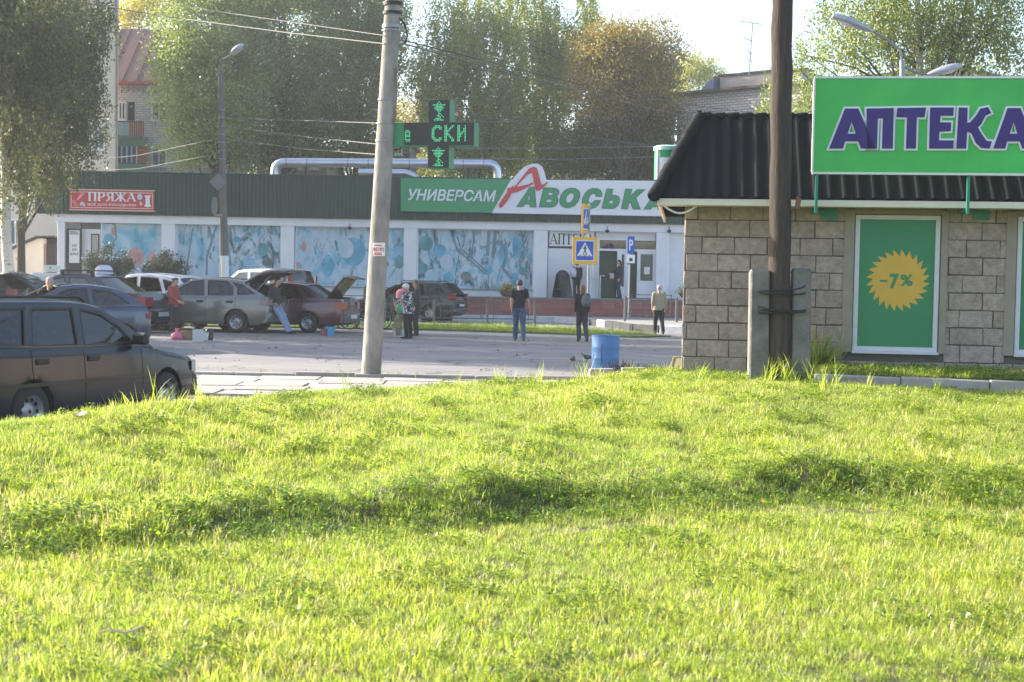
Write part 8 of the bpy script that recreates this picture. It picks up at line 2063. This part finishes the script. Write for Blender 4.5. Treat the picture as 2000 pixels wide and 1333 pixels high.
# parking sign
YQ = 55.5
c = at(1232, 480, YQ)
pk = thing('parking_sign', 'narrow blue parking sign above a small white plate on a thin post', 'road sign', (c.x, YQ, .235))
MB().tube([(c.x - .03, YQ + .05, .235), (c.x - .02, YQ + .05, at(1232, 464, YQ).z)], .03, 8).build('post', M_gpost, pk)
q = rect(1225.5, 462, 1239.5, 496, YQ); MB().box(q[0], q[2], YQ, YQ + .02, q[1], q[3]).build('blue_plate', M_blue, pk)
fr = MB(); t_ = .02
lt = MB(); add_text(lt, 'P', q[0] + .07, q[1] + .13, q[2] - .06, q[3] - .13, YQ - .001, .006, offset=.01); lt.build('lettering', M_sw, pk)
q = rect(1224.5, 498, 1240, 517, YQ); pl = MB().box(q[0], q[2], YQ, YQ + .02, q[1], q[3]).build('small_plate', M_sw, pk)
b = MB(); b.box(q[0] + .09, q[2] - .09, YQ - .004, YQ - .001, q[1] + .13, q[3] - .13); b.box(q[0], q[2], YQ - .004, YQ - .001, q[1], q[1] + .05); b.build('pictogram', M_black, pl)

# railings
M_rail = mat('railing_paint', srgb(96, 98, 100), .55, metal=.2, var=.12, scale=5); M_post2 = mat('railing_post', srgb(108, 110, 110), .6, var=.12)
def railing(name, label, pxs, py_top, py_bot, Yv, inner, zg=0.05, loop=False):
    c = at((pxs[0] + pxs[-1]) / 2, py_bot, Yv); t = thing(name, label, 'railing', (c.x, Yv, zg), 0, 'railings between car park and shop')
    def X(px): return at(px, 600, Yv).x
    z1 = at(pxs[0], py_top, Yv).z; z0 = zg + .28
    for px in pxs:
        MB().bev(X(px) - .045, X(px) + .045, Yv - .045, Yv + .045, zg - .05, z1 + .02, .008).build('post', M_post2, t)
    for i in range(len(pxs) - 1):
        a, b = X(pxs[i]) + .047, X(pxs[i + 1]) - .047
        for z in (z1 - .06, z0): MB().box(a, b, Yv - .02, Yv + .02, z - .02, z + .02).build('rail', M_rail, t)
        f = MB(); aa, bb = a + .16, b - .16; zz1 = z1 + .10; 
        for (p, q_, r_, s_) in ((aa, aa + .03, z0 + .022, zz1), (bb - .03, bb, z0 + .022, zz1), (aa + .031, bb - .031, zz1 - .03, zz1)): f.box(p, q_, Yv - .05, Yv - .021, r_, s_)
        for zz in (z0 + .25, z0 + .5): f.box(aa + .031, bb - .031, Yv - .045, Yv - .025, zz - .012, zz + .012)
        f.build('inner_frame', M_rail, t)
    return t
railing('railing', 'long grey metal railing on the grass strip behind the black estate car', (656, 752, 848, 952, 1045), 582, 632, 50.2, 2)
railing('railing', 'short grey metal railing beside the parking sign', (1221, 1322), 580, 632, 53.5, 2, .235)
railing('railing', 'grey metal railing at the left edge beneath the open car boot', (-60, 8, 45, 92), 548, 600, 47.0, 2, 0)
# ================================================================== HAZE
hz_m = bpy.data.materials.new('haze'); hz_m.use_nodes = True
N = hz_m.node_tree.nodes; N.remove(N['Principled BSDF']); pv = N.new('ShaderNodeVolumePrincipled')
pv.inputs['Color'].default_value = (.90, .94, 1, 1); pv.inputs['Density'].default_value = .0007; pv.inputs['Anisotropy'].default_value = .3
hz_m.node_tree.links.new(pv.outputs[0], N['Material Output'].inputs['Volume'])
hz = MB().box(-75, 75, -30, 150, -1.1, 30).build('haze', hz_m); hz['kind'] = 'stuff'
